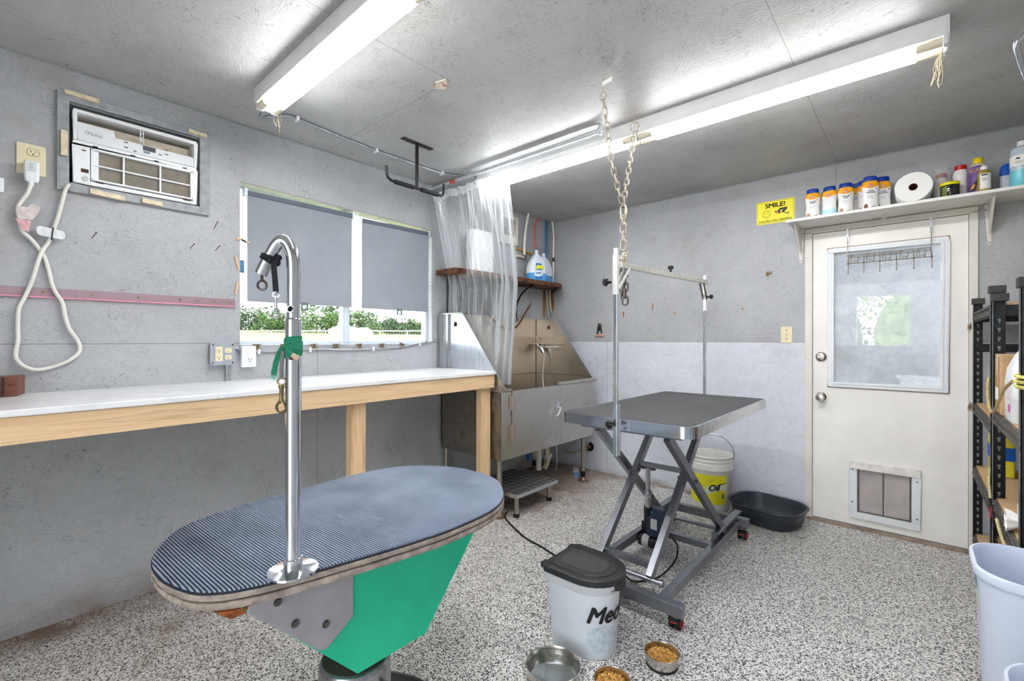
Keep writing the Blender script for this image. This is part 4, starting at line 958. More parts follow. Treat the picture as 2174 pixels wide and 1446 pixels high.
for a, b in ((.741, .845), (.527, .634)):
    g = G(); g.box(XF + .001, -1.372, a, XF + .0155, -1.325, b); g.cyl((XF + .016, -1.350, a), (XF + .016, -1.350, b), .006, n=10); g.build('hinge', steel('hinge_steel', (196, 184, 170), .4, 2, .6, (160, 112, 80), 60), tub, bevel=.001)
g = G(); g.box(XF + .010, -.825, .675, XF + .018, -.785, .74); g.cyl((XF + .018, -.805, .70), (XF + .040, -.805, .70), .010, n=12); g.tube([(XF + .036, -.800, .705), (XF + .046, -.815, .685), (XF + .046, -.838, .655), (XF + .040, -.855, .64)], [.009, .008, .007, .005], 8); g.build('latch', Alu, tub, smooth=True)
for (x, y) in ((.628, -1.437), (.612, -.335), (.06, -1.437), (.06, -.335)):
    g = G(); g.cyl((x, y, .07), (x, y, ZB), .0185, n=18); L_ = g.build('leg', steel('leg_steel', (176, 168, 156), .32, 2, .6), tub, smooth=True)
    g = G(); g.lathe([(.0215, .085), (.0225, .05), (.020, .035), (.016, .03)], (x, y, 0), n=18); g.build('rubber_foot', BlackR, L_, smooth=True)
    g = G(); g.lathe([(.052, 0), (.052, .006), (.03, .012), (.016, .034)], (x, y, 0), n=26); g.build('foot_disc', steel('disc_steel', (150, 132, 112), .4, 0, .9, (110, 82, 58), 20), L_, smooth=True)
# hair and grime hanging under the lip
g = G()
for i in range(26):
    y = random.uniform(-1.3, -.3); p = [(XF - .01, y, ZB)]
    for k in range(random.randint(2, 5)): p.append((p[-1][0] + random.uniform(-.004, .004), p[-1][1] + random.uniform(-.006, .006), p[-1][2] - random.uniform(.006, .02)))
    g.tube(p, random.uniform(.0006, .002), 4)
p = [(XF + .002, -.80, ZB)]
for k in range(14): p.append((p[-1][0] + random.uniform(-.003, .003), p[-1][1] - random.uniform(-.001, .004), p[-1][2] - .014))
g.tube(p, .0013, 4)
g.build('hair_strands', mat('pale_hair', (196, 172, 140), .9, var=.2), tub, label='hair strands hanging off the bottom lip').__setitem__('kind', 'stuff')
# under the bath
PVC = mat('pvc_pipe', (222, 220, 212), .35, var=.08, vscale=25)
dr = thing('drain_pipe', (.4, -.66, .10), 'white plastic drain pipe with a curved trap under the steel bath', 'pipe')
g = G(); g.cyl((.40, -.70, ZB), (.40, -.70, .13), .023, n=18); g.build('down_pipe', PVC, dr, smooth=True)
g = G(); g.cyl((.40, -.70, .235), (.40, -.70, .262), .030, n=12); g.cyl((.40, -.70, .31), (.40, -.70, .345), .028, n=12); g.build('slip_nut', PVC, dr)
g = G(); g.tube(spline([(.40, -.66, .33), (.40, -.62, .325), (.40, -.585, .29), (.40, -.568, .235), (.40, -.575, .18), (.40, -.62, .125)], 6), .023, 14); g.build('trap_bend', mat('stained_pvc', (206, 190, 156), .4, var=.2, vscale=20), dr, smooth=True)
g = G(); g.cyl((.40, -.600, .205), (.40, -.545, .235), .030, n=12); g.build('slip_nut', PVC, dr)
g = G(); g.lathe([(.028, 0), (.03, .03), (.028, .06)], (.30, -.70, .20), n=16); g.build('blue_fitting', mat('blue_plastic', (40, 110, 190), .4), label='blue plastic fitting beside the drain under the bath', cat='fitting')
Hose = mat('grey_hose', (176, 170, 156), .45, var=.1)
g = G(); g.tube(spline([(.50, -.10, .222), (.44, -.12, .20), (.36, -.15, .165), (.33, -.15, .20), (.42, -.15, .30), (.47, -.16, .395)], 8), .009, 8); g.build('water_hose', Hose, smooth=True, label='looped grey water hose under the right end of the bath', cat='hose')
g = G(); g.tube(spline([(.545, -.12, .395), (.55, -.13, .32), (.52, -.14, .26), (.42, -.15, .19), (.30, -.16, .175)], 8), .009, 8); g.build('water_hose', Hose, smooth=True, label='straight-running grey hose behind the right bath leg', cat='hose')
vl = thing('water_valve', (.474, -.03, .19), 'dirty round valve in a hole of the wall behind the right bath leg', 'valve')
g = G(); g.cyl((.474, .0, .22), (.474, -.006, .22), .045, n=20); g.build('hole_ring', Dark, vl)
g = G(); g.cyl((.474, -.006, .22), (.46, -.07, .216), .018, n=14); g.cyl((.462, -.06, .2165), (.458, -.085, .215), .028, n=10); g.build('valve_body', steel('valve_brown', (150, 120, 92), .5, 2, .9), vl, smooth=True)
cup = thing('plastic_cup', (.51, -.29, 0), 'clear cup holding blue liquid on the floor behind the right bath leg', 'cup')
g = G(); g.lathe([(.026, 0), (.028, .03), (.03, .085)], (.51, -.29, .0), n=20, capb=False); g.build('cup_wall', dusty_glass('cup_plastic', .1), cup, smooth=True)
g = G(); g.lathe([(.0255, .002), (.0272, .035)], (.51, -.29, .0), n=20); g.build('blue_liquid', mat('blue_liquid', (20, 120, 200), .2), cup)
# step
st = thing('bath_step', (.52, -1.155, 0), 'low diamond-plate step standing in front of the steel bath', 'step')
def diamond():
    m, nt, p = newmat('diamond_plate'); T = NT(nt); tc = T.n('TexCoord').outputs['Object']
    sp = T.n('SeparateXYZ'); T.l(tc, sp.inputs[0]); X, Y, Z = sp.outputs
    cx = T.math('FLOOR', T.math('MULTIPLY', T.math('ADD', X, Y), 17)); cy = T.math('FLOOR', T.math('MULTIPLY', T.math('SUBTRACT', X, Y), 17))
    par = T.math('MODULO', T.math('ABSOLUTE', T.math('ADD', cx, cy)), 2)
    a = T.math('SINE', T.math('MULTIPLY', X, 520)); b = T.math('SINE', T.math('MULTIPLY', Y, 520))
    h = T.math('ADD', T.math('MULTIPLY', a, par), T.math('MULTIPLY', b, T.math('SUBTRACT', 1, par)))
    n = T.noise(tc, 7, 4)
    T.l(T.mix(T.ramp(n, [(.4, 0), (.75, .5)]), T.mix(par, lin((196, 196, 198)), lin((120, 120, 124))), lin((110, 102, 92))), p.inputs['Base Color'])
    p.inputs['Metallic'].default_value = .85
    T.l(T.math('ADD', .30, T.math('MULTIPLY', par, .14)), p.inputs['Roughness']); T.l(T.bump(h, .5, .002), p.inputs['Normal']); return m
g = G(); g.box(.285, -1.392, .150, .752, -.918, .166); g.build('tread', diamond(), st, bevel=.003)
g = G(); g.box(.745, -1.394, .140, .755, -.916, .167); g.box(.285, -1.396, .140, .755, -1.390, .167); g.box(.285, -.920, .140, .755, -.914, .167); g.build('edge_rim', Alu, st, bevel=.001)
for x, y in ((.722, -1.362), (.69, -.94), (.32, -1.362), (.32, -.94)):
    g = G(); g.cyl((x, y, .02), (x, y, .15), .0165, n=16); L_ = g.build('leg', steel('leg_steel', (0, 0, 0)), st, smooth=True)
    g = G(); g.lathe([(.022, 0), (.022, .022), (.0165, .026)], (x, y, 0), n=16); g.build('rubber_foot', BlackR, L_)
# wire basket, hand shower
Wire = mat('basket_wire', (206, 192, 168), .4, .5, var=.12)
bk = thing('wire_basket', (.17, -.32, 1.205), 'tarnished wire soap basket hooked on the right bath panel', 'basket')
g = G(); bx0, bx1, by0, by1, bz0, bz1 = -.0 + .035, .358, -.365, -.274, 1.206, 1.268
for z in (bz0, bz1): g.tube([(bx0, by0, z), (bx1, by0, z), (bx1, by1, z), (bx0, by1, z)], .003, 6, closed=True)
g.build('rim_wire', Wire, bk)
g = G()
for i in range(19):
    x = bx0 + (bx1 - bx0) * i / 18; g.tube([(x, by1, bz1), (x, by1, bz0), (x, by0, bz0), (x, by0, bz1)], .0016, 5)
for i in range(6):
    y = by0 + (by1 - by0) * i / 5; g.tube([(bx0, y, bz1), (bx0, y, bz0), (bx1, y, bz0), (bx1, y, bz1)], .0016, 5)
g.build('wire_grid', Wire, bk, kind='stuff')
hs = thing('hand_shower', (.18, -.31, .82), 'chrome hand shower hanging in its holder under the wire basket', 'shower')
g = G(); g.cyl((.165, -.300, 1.170), (.292, -.300, 1.174), .0135, n=16); g.cyl((.292, -.300, 1.174), (.305, -.300, 1.174), .010, n=12); g.build('holder', Chrome, hs, smooth=True)
g = G(); g.cyl((.28, -.272, 1.172), (.28, -.302, 1.172), .018, n=16); g.build('wall_flange', Chrome, hs)
g = G(); g.tube([(.10, -.315, 1.190), (.118, -.315, 1.175), (.138, -.315, 1.150), (.158, -.315, 1.120), (.166, -.315, 1.105)], [.024, .030, .024, .015, .011], 14); g.build('spray_head', Chrome, hs, smooth=True)
g = G(); g.tube(spline([(.166, -.315, 1.108), (.165, -.318, 1.05), (.155, -.32, .97), (.150, -.32, .90), (.158, -.325, .84), (.19, -.34, .70), (.22, -.36, .49)], 8), .0062, 8); g.build('shower_hose', mat('hose_white_metal', (214, 214, 212), .3, .3), hs, smooth=True)

# ================================================================ CORNER SHELF OVER THE BATH
Burn = mat('charred_board', (104, 66, 42), .8, var=.45, vscale=22, bump=.6, bscale=60)
cs = thing('corner_shelf', (.13, -.8, 1.72), 'rough dark wooden shelf above the bath, on iron brackets', 'shelf')
out = [(.002, -1.50), (.235, -1.50), (.262, -1.1), (.255, -.62), (.262, -.30), (.268, -.215), (.215, -.10), (.12, -.012), (.002, -.012)]
g = G(); g.prism(out, ZP(1.745), ZP(1.785)); o = g.build('board', Burn, cs, bevel=.004)
for yb in (-.55, -1.25):
    g = G(); g.beam((.010, yb, 1.745), (.010, yb, 1.455), .022, .008, (1, 0, 0)); g.beam((.0, yb, 1.741), (.22, yb, 1.741), .022, .008)
    g.tube(spline([(.012, yb, 1.545), (.035, yb, 1.60), (.08, yb, 1.665), (.14, yb, 1.71), (.21, yb, 1.737)], 6), .0085, 8); g.build('bracket', mat('rusty_iron', (58, 40, 34), .7, .4, var=.4, vscale=60), cs, smooth=True)
g = G(); g.beam((.05, -.016, 1.738), (.25, -.20, 1.738), .018, .012); g.build('support_bar', Black, cs)
RC = mat('rusty_chain', (136, 92, 54), .6, .5, var=.35, vscale=90)
def chain(pts, L, W, r, m, name, label, cat='chain', group=None, every=1, jit=0):
    P_ = spline(pts, 10); acc = [0]
    for i in range(len(P_) - 1): acc.append(acc[-1] + (P_[i + 1] - P_[i]).length)
    pitch = L - 2.6 * r; n = int(acc[-1] / pitch); g = G(); j = 0
    for k in range(n):
        s = pitch * (k + .5)
        while j < len(P_) - 2 and acc[j + 1] < s: j += 1
        t = (s - acc[j]) / max(1e-9, acc[j + 1] - acc[j]); c = P_[j].lerp(P_[j + 1], t); d = (P_[j + 1] - P_[j]).normalized()
        a, b = frame(d); side = (a + b * .3) if k % 2 else (b - a * .3)
        if jit: side += V((random.uniform(-jit, jit),) * 3)
        side = (side - d * side.dot(d)).normalized(); g.link(c, d, side, L, W, r)
    return g.build(name, m, smooth=True, label=label, cat=cat, group=group, angle=180)
rchain = chain([(.10, -.438, 1.585), (.09, -.457, 1.55), (.06, -.491, 1.478), (.06, -.532, 1.424), (.07, -.599, 1.37), (.08, -.684, 1.338), (.09, -.754, 1.335), (.09, -.84, 1.36), (.08, -.95, 1.43), (.04, -1.05, 1.56)], .030, .018, .0034, RC, 'rusty_chain', 'rusty chain looping across the wall under the corner shelf')
g = G(); g.tube([(.11, -.445 + a, 1.615 + b) for a, b in ((-.010, -.045), (-.016, -.03), (-.010, .035), (.0, .045), (.012, .035), (.010, -.03), (.0, -.045))], .0035, 8, closed=True); g.build('snap_hook', Galv, smooth=True, label='open steel snap hook at the upper end of the rusty chain', cat='snap hook')
g = G(); g.tube([(.045, -.535 + .016 * math.cos(t), 1.465 + (.038 if math.sin(t) > 0 else -.038) + .016 * math.sin(t)) for t in [2 * math.pi * k / 20 for k in range(20)]], .0035, 8, closed=True); g.build('carabiner', Galv, smooth=True, label='pale oval carabiner hanging beside the rusty chain on the bracket', cat='carabiner')
# jugs
JugW = mat('jug_white', (226, 234, 244), .35, var=.02); JugB = mat('jug_blue_liquid', (88, 160, 222), .3, var=.03)
def jug(label, withlabel):
    r = thing('detergent_jug', (0, 0, 0), label, 'jug', 'blue and white jugs on the corner shelf')
    out = rrect(.112, .20, .045); 
    g = G(); g.loft(out, [(.93, .93, 0), (1, 1, .01), (1, 1, .075)]); g.build('lower_body', JugB, r, smooth=True)
    g = G(); g.loft(out, [(1, 1, .075), (1, .98, .12), (.95, .84, .17), (.8, .60, .205), (.5, .28, .245), (.30, .16, .262), (.28, .15, .272)], capa=False); g.build('upper_body', JugW, r, smooth=True)
    g = G(); g.lathe([(.017, .268), (.017, .292), (.014, .296)], (0, 0, 0), n=16); g.build('cap', JugW, r, smooth=True)
    g = G(); g.tube(spline([(0, .045, .235), (0, .085, .205), (0, .104, .15), (0, .102, .09)], 5), .013, 10); g.build('handle', JugW, r, smooth=True)
    if withlabel:
        lm = mat('jug_label_blue', (34, 120, 205), .35, var=.25, vscale=30)
        g = G(); g.loft(rrect(.1135, .150, .045, cy=-.015), [(1, 1, .018), (1, 1, .12), (.96, .9, .165)], capa=False, capb=False); g.build('label_sleeve', lm, r, smooth=True)
        g = G(); g.prism([(-.055, .10), (-.02, .115), (.03, .11), (.045, .12), (.03, .145), (-.03, .15), (-.05, .13)], XP(.0578), XP(.0586)); g.build('label_flash', mat('label_yellow_green', (226, 232, 70), .4), r)
        g = G(); g.prism([(-.07, .045), (-.01, .04), (.03, .06), (.035, .10), (-.03, .105), (-.06, .09)], XP(.0578), XP(.0584)); g.build('label_splash', mat('label_pale', (222, 240, 250), .3, var=.1, vscale=60), r)
        text('label_writing', 'clean', .030, (.0588, -.018, .076), (0, 1, .1), (0, -.1, 1), mat('print_blue', (20, 70, 170), .5, var=0), r, bold=.0006)
    return r
J = jug('', True); j2 = jug('', False)
place(J, (.155, -.425, 1.785), R(-14), 'nearer detergent jug with a blue and yellow printed label'); place(j2, (.105, -.250, 1.785), R(0), 'plain jug half full of blue liquid, nearer the corner')
g = G(); g.loft(rrect(.13, .25, .05), [(1, 1, 0), (1, 1, .20), (.96, .98, .30), (.7, .9, .345)]); o = g.build('storage_jar', Wplast, smooth=True, local=True, label='large white container on the corner shelf, seen through the clear curtain', cat='container'); place(o, (.13, -1.14, 1.785))
g = G(); g.box(.002, -1.39, 1.455, .024, -.87, 1.742); o = g.build('splash_board', mat('glossy_dark_board', (66, 70, 74), .12, var=.15, vscale=10), label='glossy dark board fixed under the corner shelf, behind the curtain', cat='board', bevel=.002)
# wall heater, pipes, junction box
wh = thing('wall_heater', (.02, -.67, 2.118), 'cream wall heater with a dark louvred grille, beside the curtain', 'heater')
HC = mat('heater_cream', (228, 222, 206), .4, var=.04)
g = G()
for a, b, c_, d_ in ((-.78, 2.118, -.555, 2.19), (-.78, 2.352, -.555, 2.376), (-.78, 2.19, -.765, 2.352), (-.588, 2.19, -.555, 2.352)): g.box(0, a, b, .042, c_, d_)
g.build('case', HC, wh, bevel=.003)
g = G(); g.box(.0, -.765, 2.19, .012, -.588, 2.352); g.build('grille_back', Dark, wh)
g = G()
for i in range(13): z = 2.196 + i * .0122; g.hull([V((.018, -.765, z)), V((.036, -.765, z - .004)), V((.036, -.765, z - .001)), V((.018, -.765, z + .003))], [V((.018, -.588, z)), V((.036, -.588, z - .004)), V((.036, -.588, z - .001)), V((.018, -.588, z + .003))])
g.build('louvre', mat('louvre_bronze', (160, 134, 102), .5, .1), wh)
g = G(); g.box(.0, -.765, 2.108, .038, -.572, 2.118); g.build('bottom_shadow_gap', mat('louvre_bronze', (0, 0, 0)), wh)
PexW = mat('white_pipe', (236, 232, 224), .35); PexR = mat('red_pipe', (214, 84, 70), .35); PexB = mat('blue_pipe', (36, 106, 172), .35)
def pipe(pts, r, m, label, fit=None):
    g = G(); g.tube(spline(pts, 8), r, 12); o = g.build('water_pipe', m, smooth=True, label=label, cat='pipe')
    if fit: g = G(); g.cyl(*fit, r * 1.35, n=12); g.build('fitting', mat('fitting_dark', (74, 66, 62), .4, .6), o)
pipe([(.062, -.430, 2.44), (.050, -.440, 2.36), (.040, -.452, 2.25), (.035, -.460, 2.12), (.035, -.455, 2.045)], .0125, PexW, 'curved white pipe from the ceiling, leftmost of the four', ((.035, -.455, 2.045), (.035, -.454, 2.008)))
pipe([(.05, -.262, 2.44), (.034, -.285, 2.38), (.030, -.292, 2.28), (.030, -.283, 2.15), (.028, -.283, 2.135)], .0075, PexR, 'thin red pipe from the ceiling down to the junction box')
pipe([(.03, -.105, 2.44), (.03, -.105, 2.2), (.03, -.103, 1.95), (.03, -.102, 1.79)], .0115, PexB, 'straight blue pipe in the corner of the ceiling')
pipe([(.055, -.045, 2.44), (.062, -.035, 2.36), (.066, -.030, 2.25), (.062, -.03, 2.12), (.060, -.03, 2.06)], .010, PexW, 'white pipe running down the very corner, rightmost of the four', ((.060, -.03, 2.075), (.060, -.03, 2.035)))
pipe([(.060, -.03, 2.035), (.060, -.03, 1.9), (.060, -.035, 1.79)], .009, PexW, 'short white pipe continuing below the corner fitting')
pipe([(.03, -.105, 1.745), (.03, -.095, 1.62), (.03, -.075, 1.50), (.035, -.06, 1.46)], .010, Hose, 'grey bent pipe below the shelf in the corner, left of two')
pipe([(.055, -.085, 1.745), (.055, -.075, 1.62), (.05, -.055, 1.52)], .010, Hose, 'grey bent pipe below the shelf in the corner, right of two')
g = G(); g.prism(rrect(.16, .11, .006, cx=-.245, cy=2.10), XP(.0), XP(.022)); jb = g.build('junction_box', mat('grey_box', (150, 154, 158), .5, var=.06), label='flat grey junction box on the wall above the detergent jugs', cat='junction box', bevel=.003)
g = G(); g.tube(spline([(.012, -.565, 2.092), (.016, -.50, 2.095), (.018, -.42, 2.082), (.018, -.322, 2.078)], 6), .0085, 8); g.build('orange_cable', mat('orange_cable', (206, 140, 50), .5, var=.1), smooth=True, label='orange cable coming out of the wall into the junction box', cat='cable')
g = G(); g.tube([(.0, -.565, 2.028), (.02, -.52, 2.03), (.034, -.455, 2.022)], .013, 10); g.build('copper_stub', mat('stub_cream', (214, 200, 180), .4, var=.1), smooth=True, label='pale pipe stub joined to the leftmost white pipe', cat='pipe')
rustm = mat('rust_stain', (168, 104, 52), .9, var=.35, vscale=60)
for i, (cx_, z0_, z1_, w_) in enumerate(((-.105, 1.45, 1.74, .020),)):
    g = G(); g.prism([(cx_ - w_, z1_), (cx_ + w_, z1_), (cx_ + w_ * .8, z0_ + .05), (cx_, z0_), (cx_ - w_ * .9, z0_ + .04)], XP(.0003), XP(.001)); g.build('rust_stain', rustm, label='wide rusty run-down stain in the corner under the shelf', cat='stain')
g = G(); g.prism([(.008, 1.74), (.048, 1.74), (.045, 1.56), (.03, 1.53), (.012, 1.60)], YP(-.0003), YP(-.001)); g.build('rust_stain', rustm, label='orange stain on the door wall under the shelf corner', cat='stain')

# ================================================================ OVAL GREEN HYDRAULIC TABLE
ot = thing('hydraulic_table', (1.54, -3.05, 0), 'oval grooming table with ribbed blue-grey top on a green wedge base', 'table')
raw = [(1.412, -3.531), (1.331, -3.501), (1.217, -3.422), (1.165, -3.288), (1.150, -3.114), (1.135, -2.95), (1.128, -2.80), (1.165, -2.634), (1.277, -2.525), (1.426, -2.47), (1.584, -2.489), (1.685, -2.554), (1.760, -2.635), (1.805, -2.743), (1.817, -2.907), (1.804, -3.04), (1.774, -3.209), (1.741, -3.359), (1.718, -3.424), (1.69, -3.471), (1.644, -3.507), (1.549, -3.534), (1.47, -3.538)]
rr_ = [V((x, y, 0)) for x, y in raw]; sm = []
for i in range(len(rr_)):
    p0_, p1_, p2_, p3_ = rr_[i - 1], rr_[i], rr_[(i + 1) % len(rr_)], rr_[(i + 2) % len(rr_)]
    for k in range(4):
        t = k / 4; sm.append(.5 * ((2 * p1_) + (p2_ - p0_) * t + (2 * p0_ - 5 * p1_ + 4 * p2_ - p3_) * t * t + (3 * p1_ - p0_ - 3 * p2_ + p3_) * t ** 3))
cen = V((1.48, -3.0, 0))
def ring(s, z, jit=0, seed=1):
    rnd = random.Random(seed); out = []
    for p in sm:
        q = p - cen; l = q.length; q = q * ((l + s + rnd.uniform(-jit, jit)) / l) + cen; out.append(V((q.x, q.y, z)))
    return out
Ply = mat('worn_plywood', (166, 154, 142), .8, var=.22, vscale=30, bump=.5, bscale=90)
PlyB = mat('dark_plywood', (148, 112, 82), .85, var=.3, vscale=40, bump=.5, bscale=90)
g = G(); g.rings([ring(-.004, .691), ring(.000, .690, .001), ring(.001, .684, .0015, 2), ring(0, .677, .001, 3), ring(-.002, .676)]); g.build('upper_ply', Ply, ot)
g = G(); g.rings([ring(-.012, .676), ring(-.010, .672)]); g.build('glue_line', Dark, ot)
g = G(); g.rings([ring(-.005, .672), ring(-.001, .671, .001, 5), ring(.0, .662, .002, 6), ring(-.004, .655, .001, 7), ring(-.014, .652)]); g.build('lower_ply', Ply, ot)
g = G(); g.hull([V((1.575, -3.524, .6705)), V((1.70, -3.44, .6705)), V((1.67, -3.40, .6705)), V((1.56, -3.50, .6705))], [V((1.60, -3.519, .655)), V((1.712, -3.43, .656)), V((1.68, -3.40, .655)), V((1.58, -3.50, .655))]); g.build('broken_ply', PlyB, ot)
MatU, un, up_ = newmat('mat_rib_highlight'); TU = NT(un); tcu = TU.n('TexCoord').outputs['Object']
TU.l(TU.ramp(TU.noise(tcu, 6, 4), [(.3, lin((128, 139, 158))), (.7, lin((152, 163, 182)))]), up_.inputs['Base Color']); up_.inputs['Roughness'].default_value = .24  # glossy highlights of the rubber put into the pale rib colour
MatD = mat('mat_groove_shade', (24, 30, 44), .6, var=.05)  # same rubber, shade between the ribs put into its near-black colour
g = G(); g.rings([ring(.0005, .6905), ring(.0008, .6945), ring(-.001, .6955)]); g.build('mat_base', MatD, ot)
# ribs run across the table, clipped to its outline
ra = R(2.6); ru = V((math.cos(ra), math.sin(ra), 0)); rn = V((-ru.y, ru.x, 0)); g = G()
pol = [((p - cen).dot(ru), (p - cen).dot(rn)) for p in ring(-.0015, 0)]
lo_, hi_ = min(p[1] for p in pol), max(p[1] for p in pol); v_ = lo_ + .004
def span(v):
    xs = []
    for i in range(len(pol)):
        (a, b), (c_, d_) = pol[i], pol[(i + 1) % len(pol)]
        if (b - v) * (d_ - v) < 0: xs.append(a + (c_ - a) * (v - b) / (d_ - b))
    return (min(xs), max(xs)) if len(xs) >= 2 else None
while v_ < hi_ - .003:
    hw = .0020
    s0, s1, s2 = span(v_ - hw), span(v_), span(v_ + hw)
    if s0 and s1 and s2:
        secs = []
        for off, z, s in ((-hw, .6952, s0), (-hw * .8, .6985, s0), (-hw * .35, .7000, s1), (hw * .35, .7000, s1), (hw * .8, .6985, s2), (hw, .6952, s2)): secs.append((off, z, s))
        A = [cen + ru * s[0] + rn * (v_ + off) + V((0, 0, z)) for off, z, s in secs]; B = [cen + ru * s[1] + rn * (v_ + off) + V((0, 0, z)) for off, z, s in secs]
        g.hull(A, B)
    v_ += .0075
o = g.build('ribbed_top', MatU, ot, smooth=True, angle=60)
# wedge base
Grn, gn, gp = newmat('green_paint'); TG = NT(gn); tg_ = TG.n('TexCoord').outputs['Object']
TG.l(TG.ramp(TG.noise(tg_, 3, 5, .6), [(.3, lin((16, 190, 146))), (.7, lin((34, 214, 166)))]), gp.inputs['Base Color']); gp.inputs['Roughness'].default_value = .55; TG.l(TG.bump(TG.noise(tg_, 220, 2), .2, .002), gp.inputs['Normal'])
ua = R(94); uu = V((math.cos(ua), math.sin(ua), 0)); nn = V((uu.y, -uu.x, 0))
def tp(a, n_, z): return cen + uu * a + nn * n_ + V((0, 0, z))
wed = [(-.446, .654), (-.150, .338), (.092, .325), (.397, .654)]
g = G(); g.hull([tp(a, .200, z) for a, z in wed], [tp(a, .185, z) for a, z in wed]); g.build('side_board', Grn, ot, bevel=.001)
g = G(); g.hull([tp(a, -.13, z) for a, z in wed], [tp(a, -.145, z) for a, z in wed]); g.build('side_board', Grn, ot, bevel=.001)
g = G()
for (a, z), (b, y_) in ((wed[0], wed[1]), (wed[1], wed[2]), (wed[2], wed[3])): 
    d_ = V((b - a, 0, y_ - z)).normalized(); nx, nz = -d_.z * .012, d_.x * .012
    g.hull([tp(a, .185, z), tp(b, .185, y_), tp(b + nx, .185, y_ + nz), tp(a + nx, .185, z + nz)], [tp(a, -.13, z), tp(b, -.13, y_), tp(b + nx, -.13, y_ + nz), tp(a + nx, -.13, z + nz)])
g.build('end_board', Grn, ot)
# light grey steel gusset with bolts
gus = [(-.431, .640), (-.424, .628), (-.262, .462), (-.250, .4585), (-.238, .4605), (-.172, .502), (-.168, .508), (-.168, .650), (-.43, .651)]
g = G(); g.hull([tp(a, .2008, z) for a, z in gus], [tp(a, .2045, z) for a, z in gus]); gu = g.build('gusset_plate', mat('gusset_grey', (172, 168, 174), .5, var=.08, vscale=9, bump=.15), ot, bevel=.001)
for a, z in ((-.366, .632), (-.325, .562), (-.246, .522), (-.340, .646)):
    g = G(); hx = [(.008 * math.cos(R(60 * k)), .008 * math.sin(R(60 * k))) for k in range(6)]
    g.hull([tp(a + x, .2045, z + y) for x, y in hx], [tp(a + x, .2095, z + y) for x, y in hx]); g.hull([tp(a + x * 1.25, .2040, z + y * 1.25) for x, y in circ(.0082, 14)], [tp(a + x * 1.25, .2052, z + y * 1.25) for x, y in circ(.0082, 14)]); g.build('bolt', Iron, gu)
g = G(); g.hull([tp(-.47, .165, .634), tp(-.43, .165, .634), tp(-.43, .195, .634), tp(-.46, .195, .634)], [tp(-.485, .165, .652), tp(-.43, .165, .652), tp(-.43, .205, .652), tp(-.48, .205, .652)]); g.build('wood_cleat', mat('cleat_brown', (166, 96, 48), .7, var=.2, vscale=60), ot)
g = G(); g.hull([tp(.40, .145, .628), tp(.45, .145, .628), tp(.45, .19, .628), tp(.40, .19, .628)], [tp(.40, .145, .652), tp(.46, .145, .652), tp(.46, .19, .652), tp(.40, .19, .652)]); g.build('wood_cleat', mat('cleat_brown', (0, 0, 0)), ot)
# hydraulic pump
DkSt = mat('dark_chrome', (92, 90, 92), .22, .9, var=.15, vscale=14)
bx, by = 1.535, -3.055
g = G(); g.lathe([(.105, .13), (.105, .262), (.100, .275), (.094, .2785)], (bx, by, 0), n=40, capa=True); g.build('pump_housing', Chrome if 0 else steel('pump_steel', (168, 170, 174), .22, 2, .3), ot, smooth=True, angle=50)
g = G(); g.lathe([(.0955, .2780), (.0945, .2800), (.060, .2835), (.042, .285), (.040, .325)], (bx, by, 0), n=40, capa=False); g.build('pump_top', mat('greasy_brown', (70, 62, 58), .55, var=.15), ot, smooth=True)
g = G(); g.lathe([(.30, 0), (.30, .012), (.27, .026), (.13, .045), (.108, .06), (.105, .13)], (bx, by, 0), n=48, capb=False); g.build('round_base', DkSt, ot, smooth=True)
g = G(); g.tube([(bx + .06, by - .09, .20), (bx + .085, by - .155, .20)], .014, 12); g.sphere((bx + .088, by - .165, .20), .021); g.build('pedal_knob', Black, ot, smooth=True)
g = G(); g.beam((bx + .095, by + .04, .20), (bx + .20, by + .12, .19), .035, .025); g.build('pump_lever', DkSt, ot, bevel=.003)
# post with crook, eye bolt
PX, PY = 1.727, -3.324
post = thing('grooming_post', (PX, PY, .7), 'chrome tubular post with a bent crook standing on the oval table', 'post')
g = G(); g.lathe([(.0205, .702), (.0205, .731), (.0180, .732)], (PX, PY, 0), n=28); g.lathe([(.056, .7002), (.055, .7045), (.030, .7075), (.021, .7085)], (PX, PY, 0), n=36); g.build('flange', Chrome, post, smooth=True, angle=30)
g = G(); g.lathe([(.0175, .705), (.0175, 1.286), (.0165, 1.291), (.0150, 1.292)], (PX, PY, 0), n=32); g.build('outer_tube', Chrome, post, smooth=True, angle=50)
D_ = Matrix
def sc(px, py, D=1.075): p = V((math.sin(YAW), -math.cos(YAW), 0)); return V((PX, PY, 0)) + p * px + V((0, 0, py))
cr_ = [(0, 1.288), (0, 1.34), (0, 1.40), (-.0015, 1.43), (-.007, 1.452), (-.017, 1.468), (-.0285, 1.4715), (-.040, 1.461), (-.052, 1.441), (-.064, 1.418), (-.0755, 1.394)]
g = G(); g.tube(spline([sc(a, b) for a, b in cr_], 6), .0148, 20); g.build('crook_tube', Chrome, post, smooth=True, angle=60)
g = G(); e = sc(-.0735, 1.392); g.cyl(e, e + V((0, 0, -.012)), .0035, n=8); g.tube([e + V((0, 0, -.024)) + (V((math.sin(YAW), -math.cos(YAW), 0)) * math.cos(t) + V((0, 0, math.sin(t)))) * .0105 for t in [2 * math.pi * k / 20 for k in range(20)]], .0028, 8, closed=True); g.build('eye_bolt', mat('dark_steel', (104, 96, 92), .3, .9), post, smooth=True)
g = G(); rvv = V((math.sin(YAW), -math.cos(YAW), 0)); dv_ = V((math.cos(YAW), math.sin(YAW), 0)); h0 = V((PX, PY, 1.311)) - dv_ * .0145
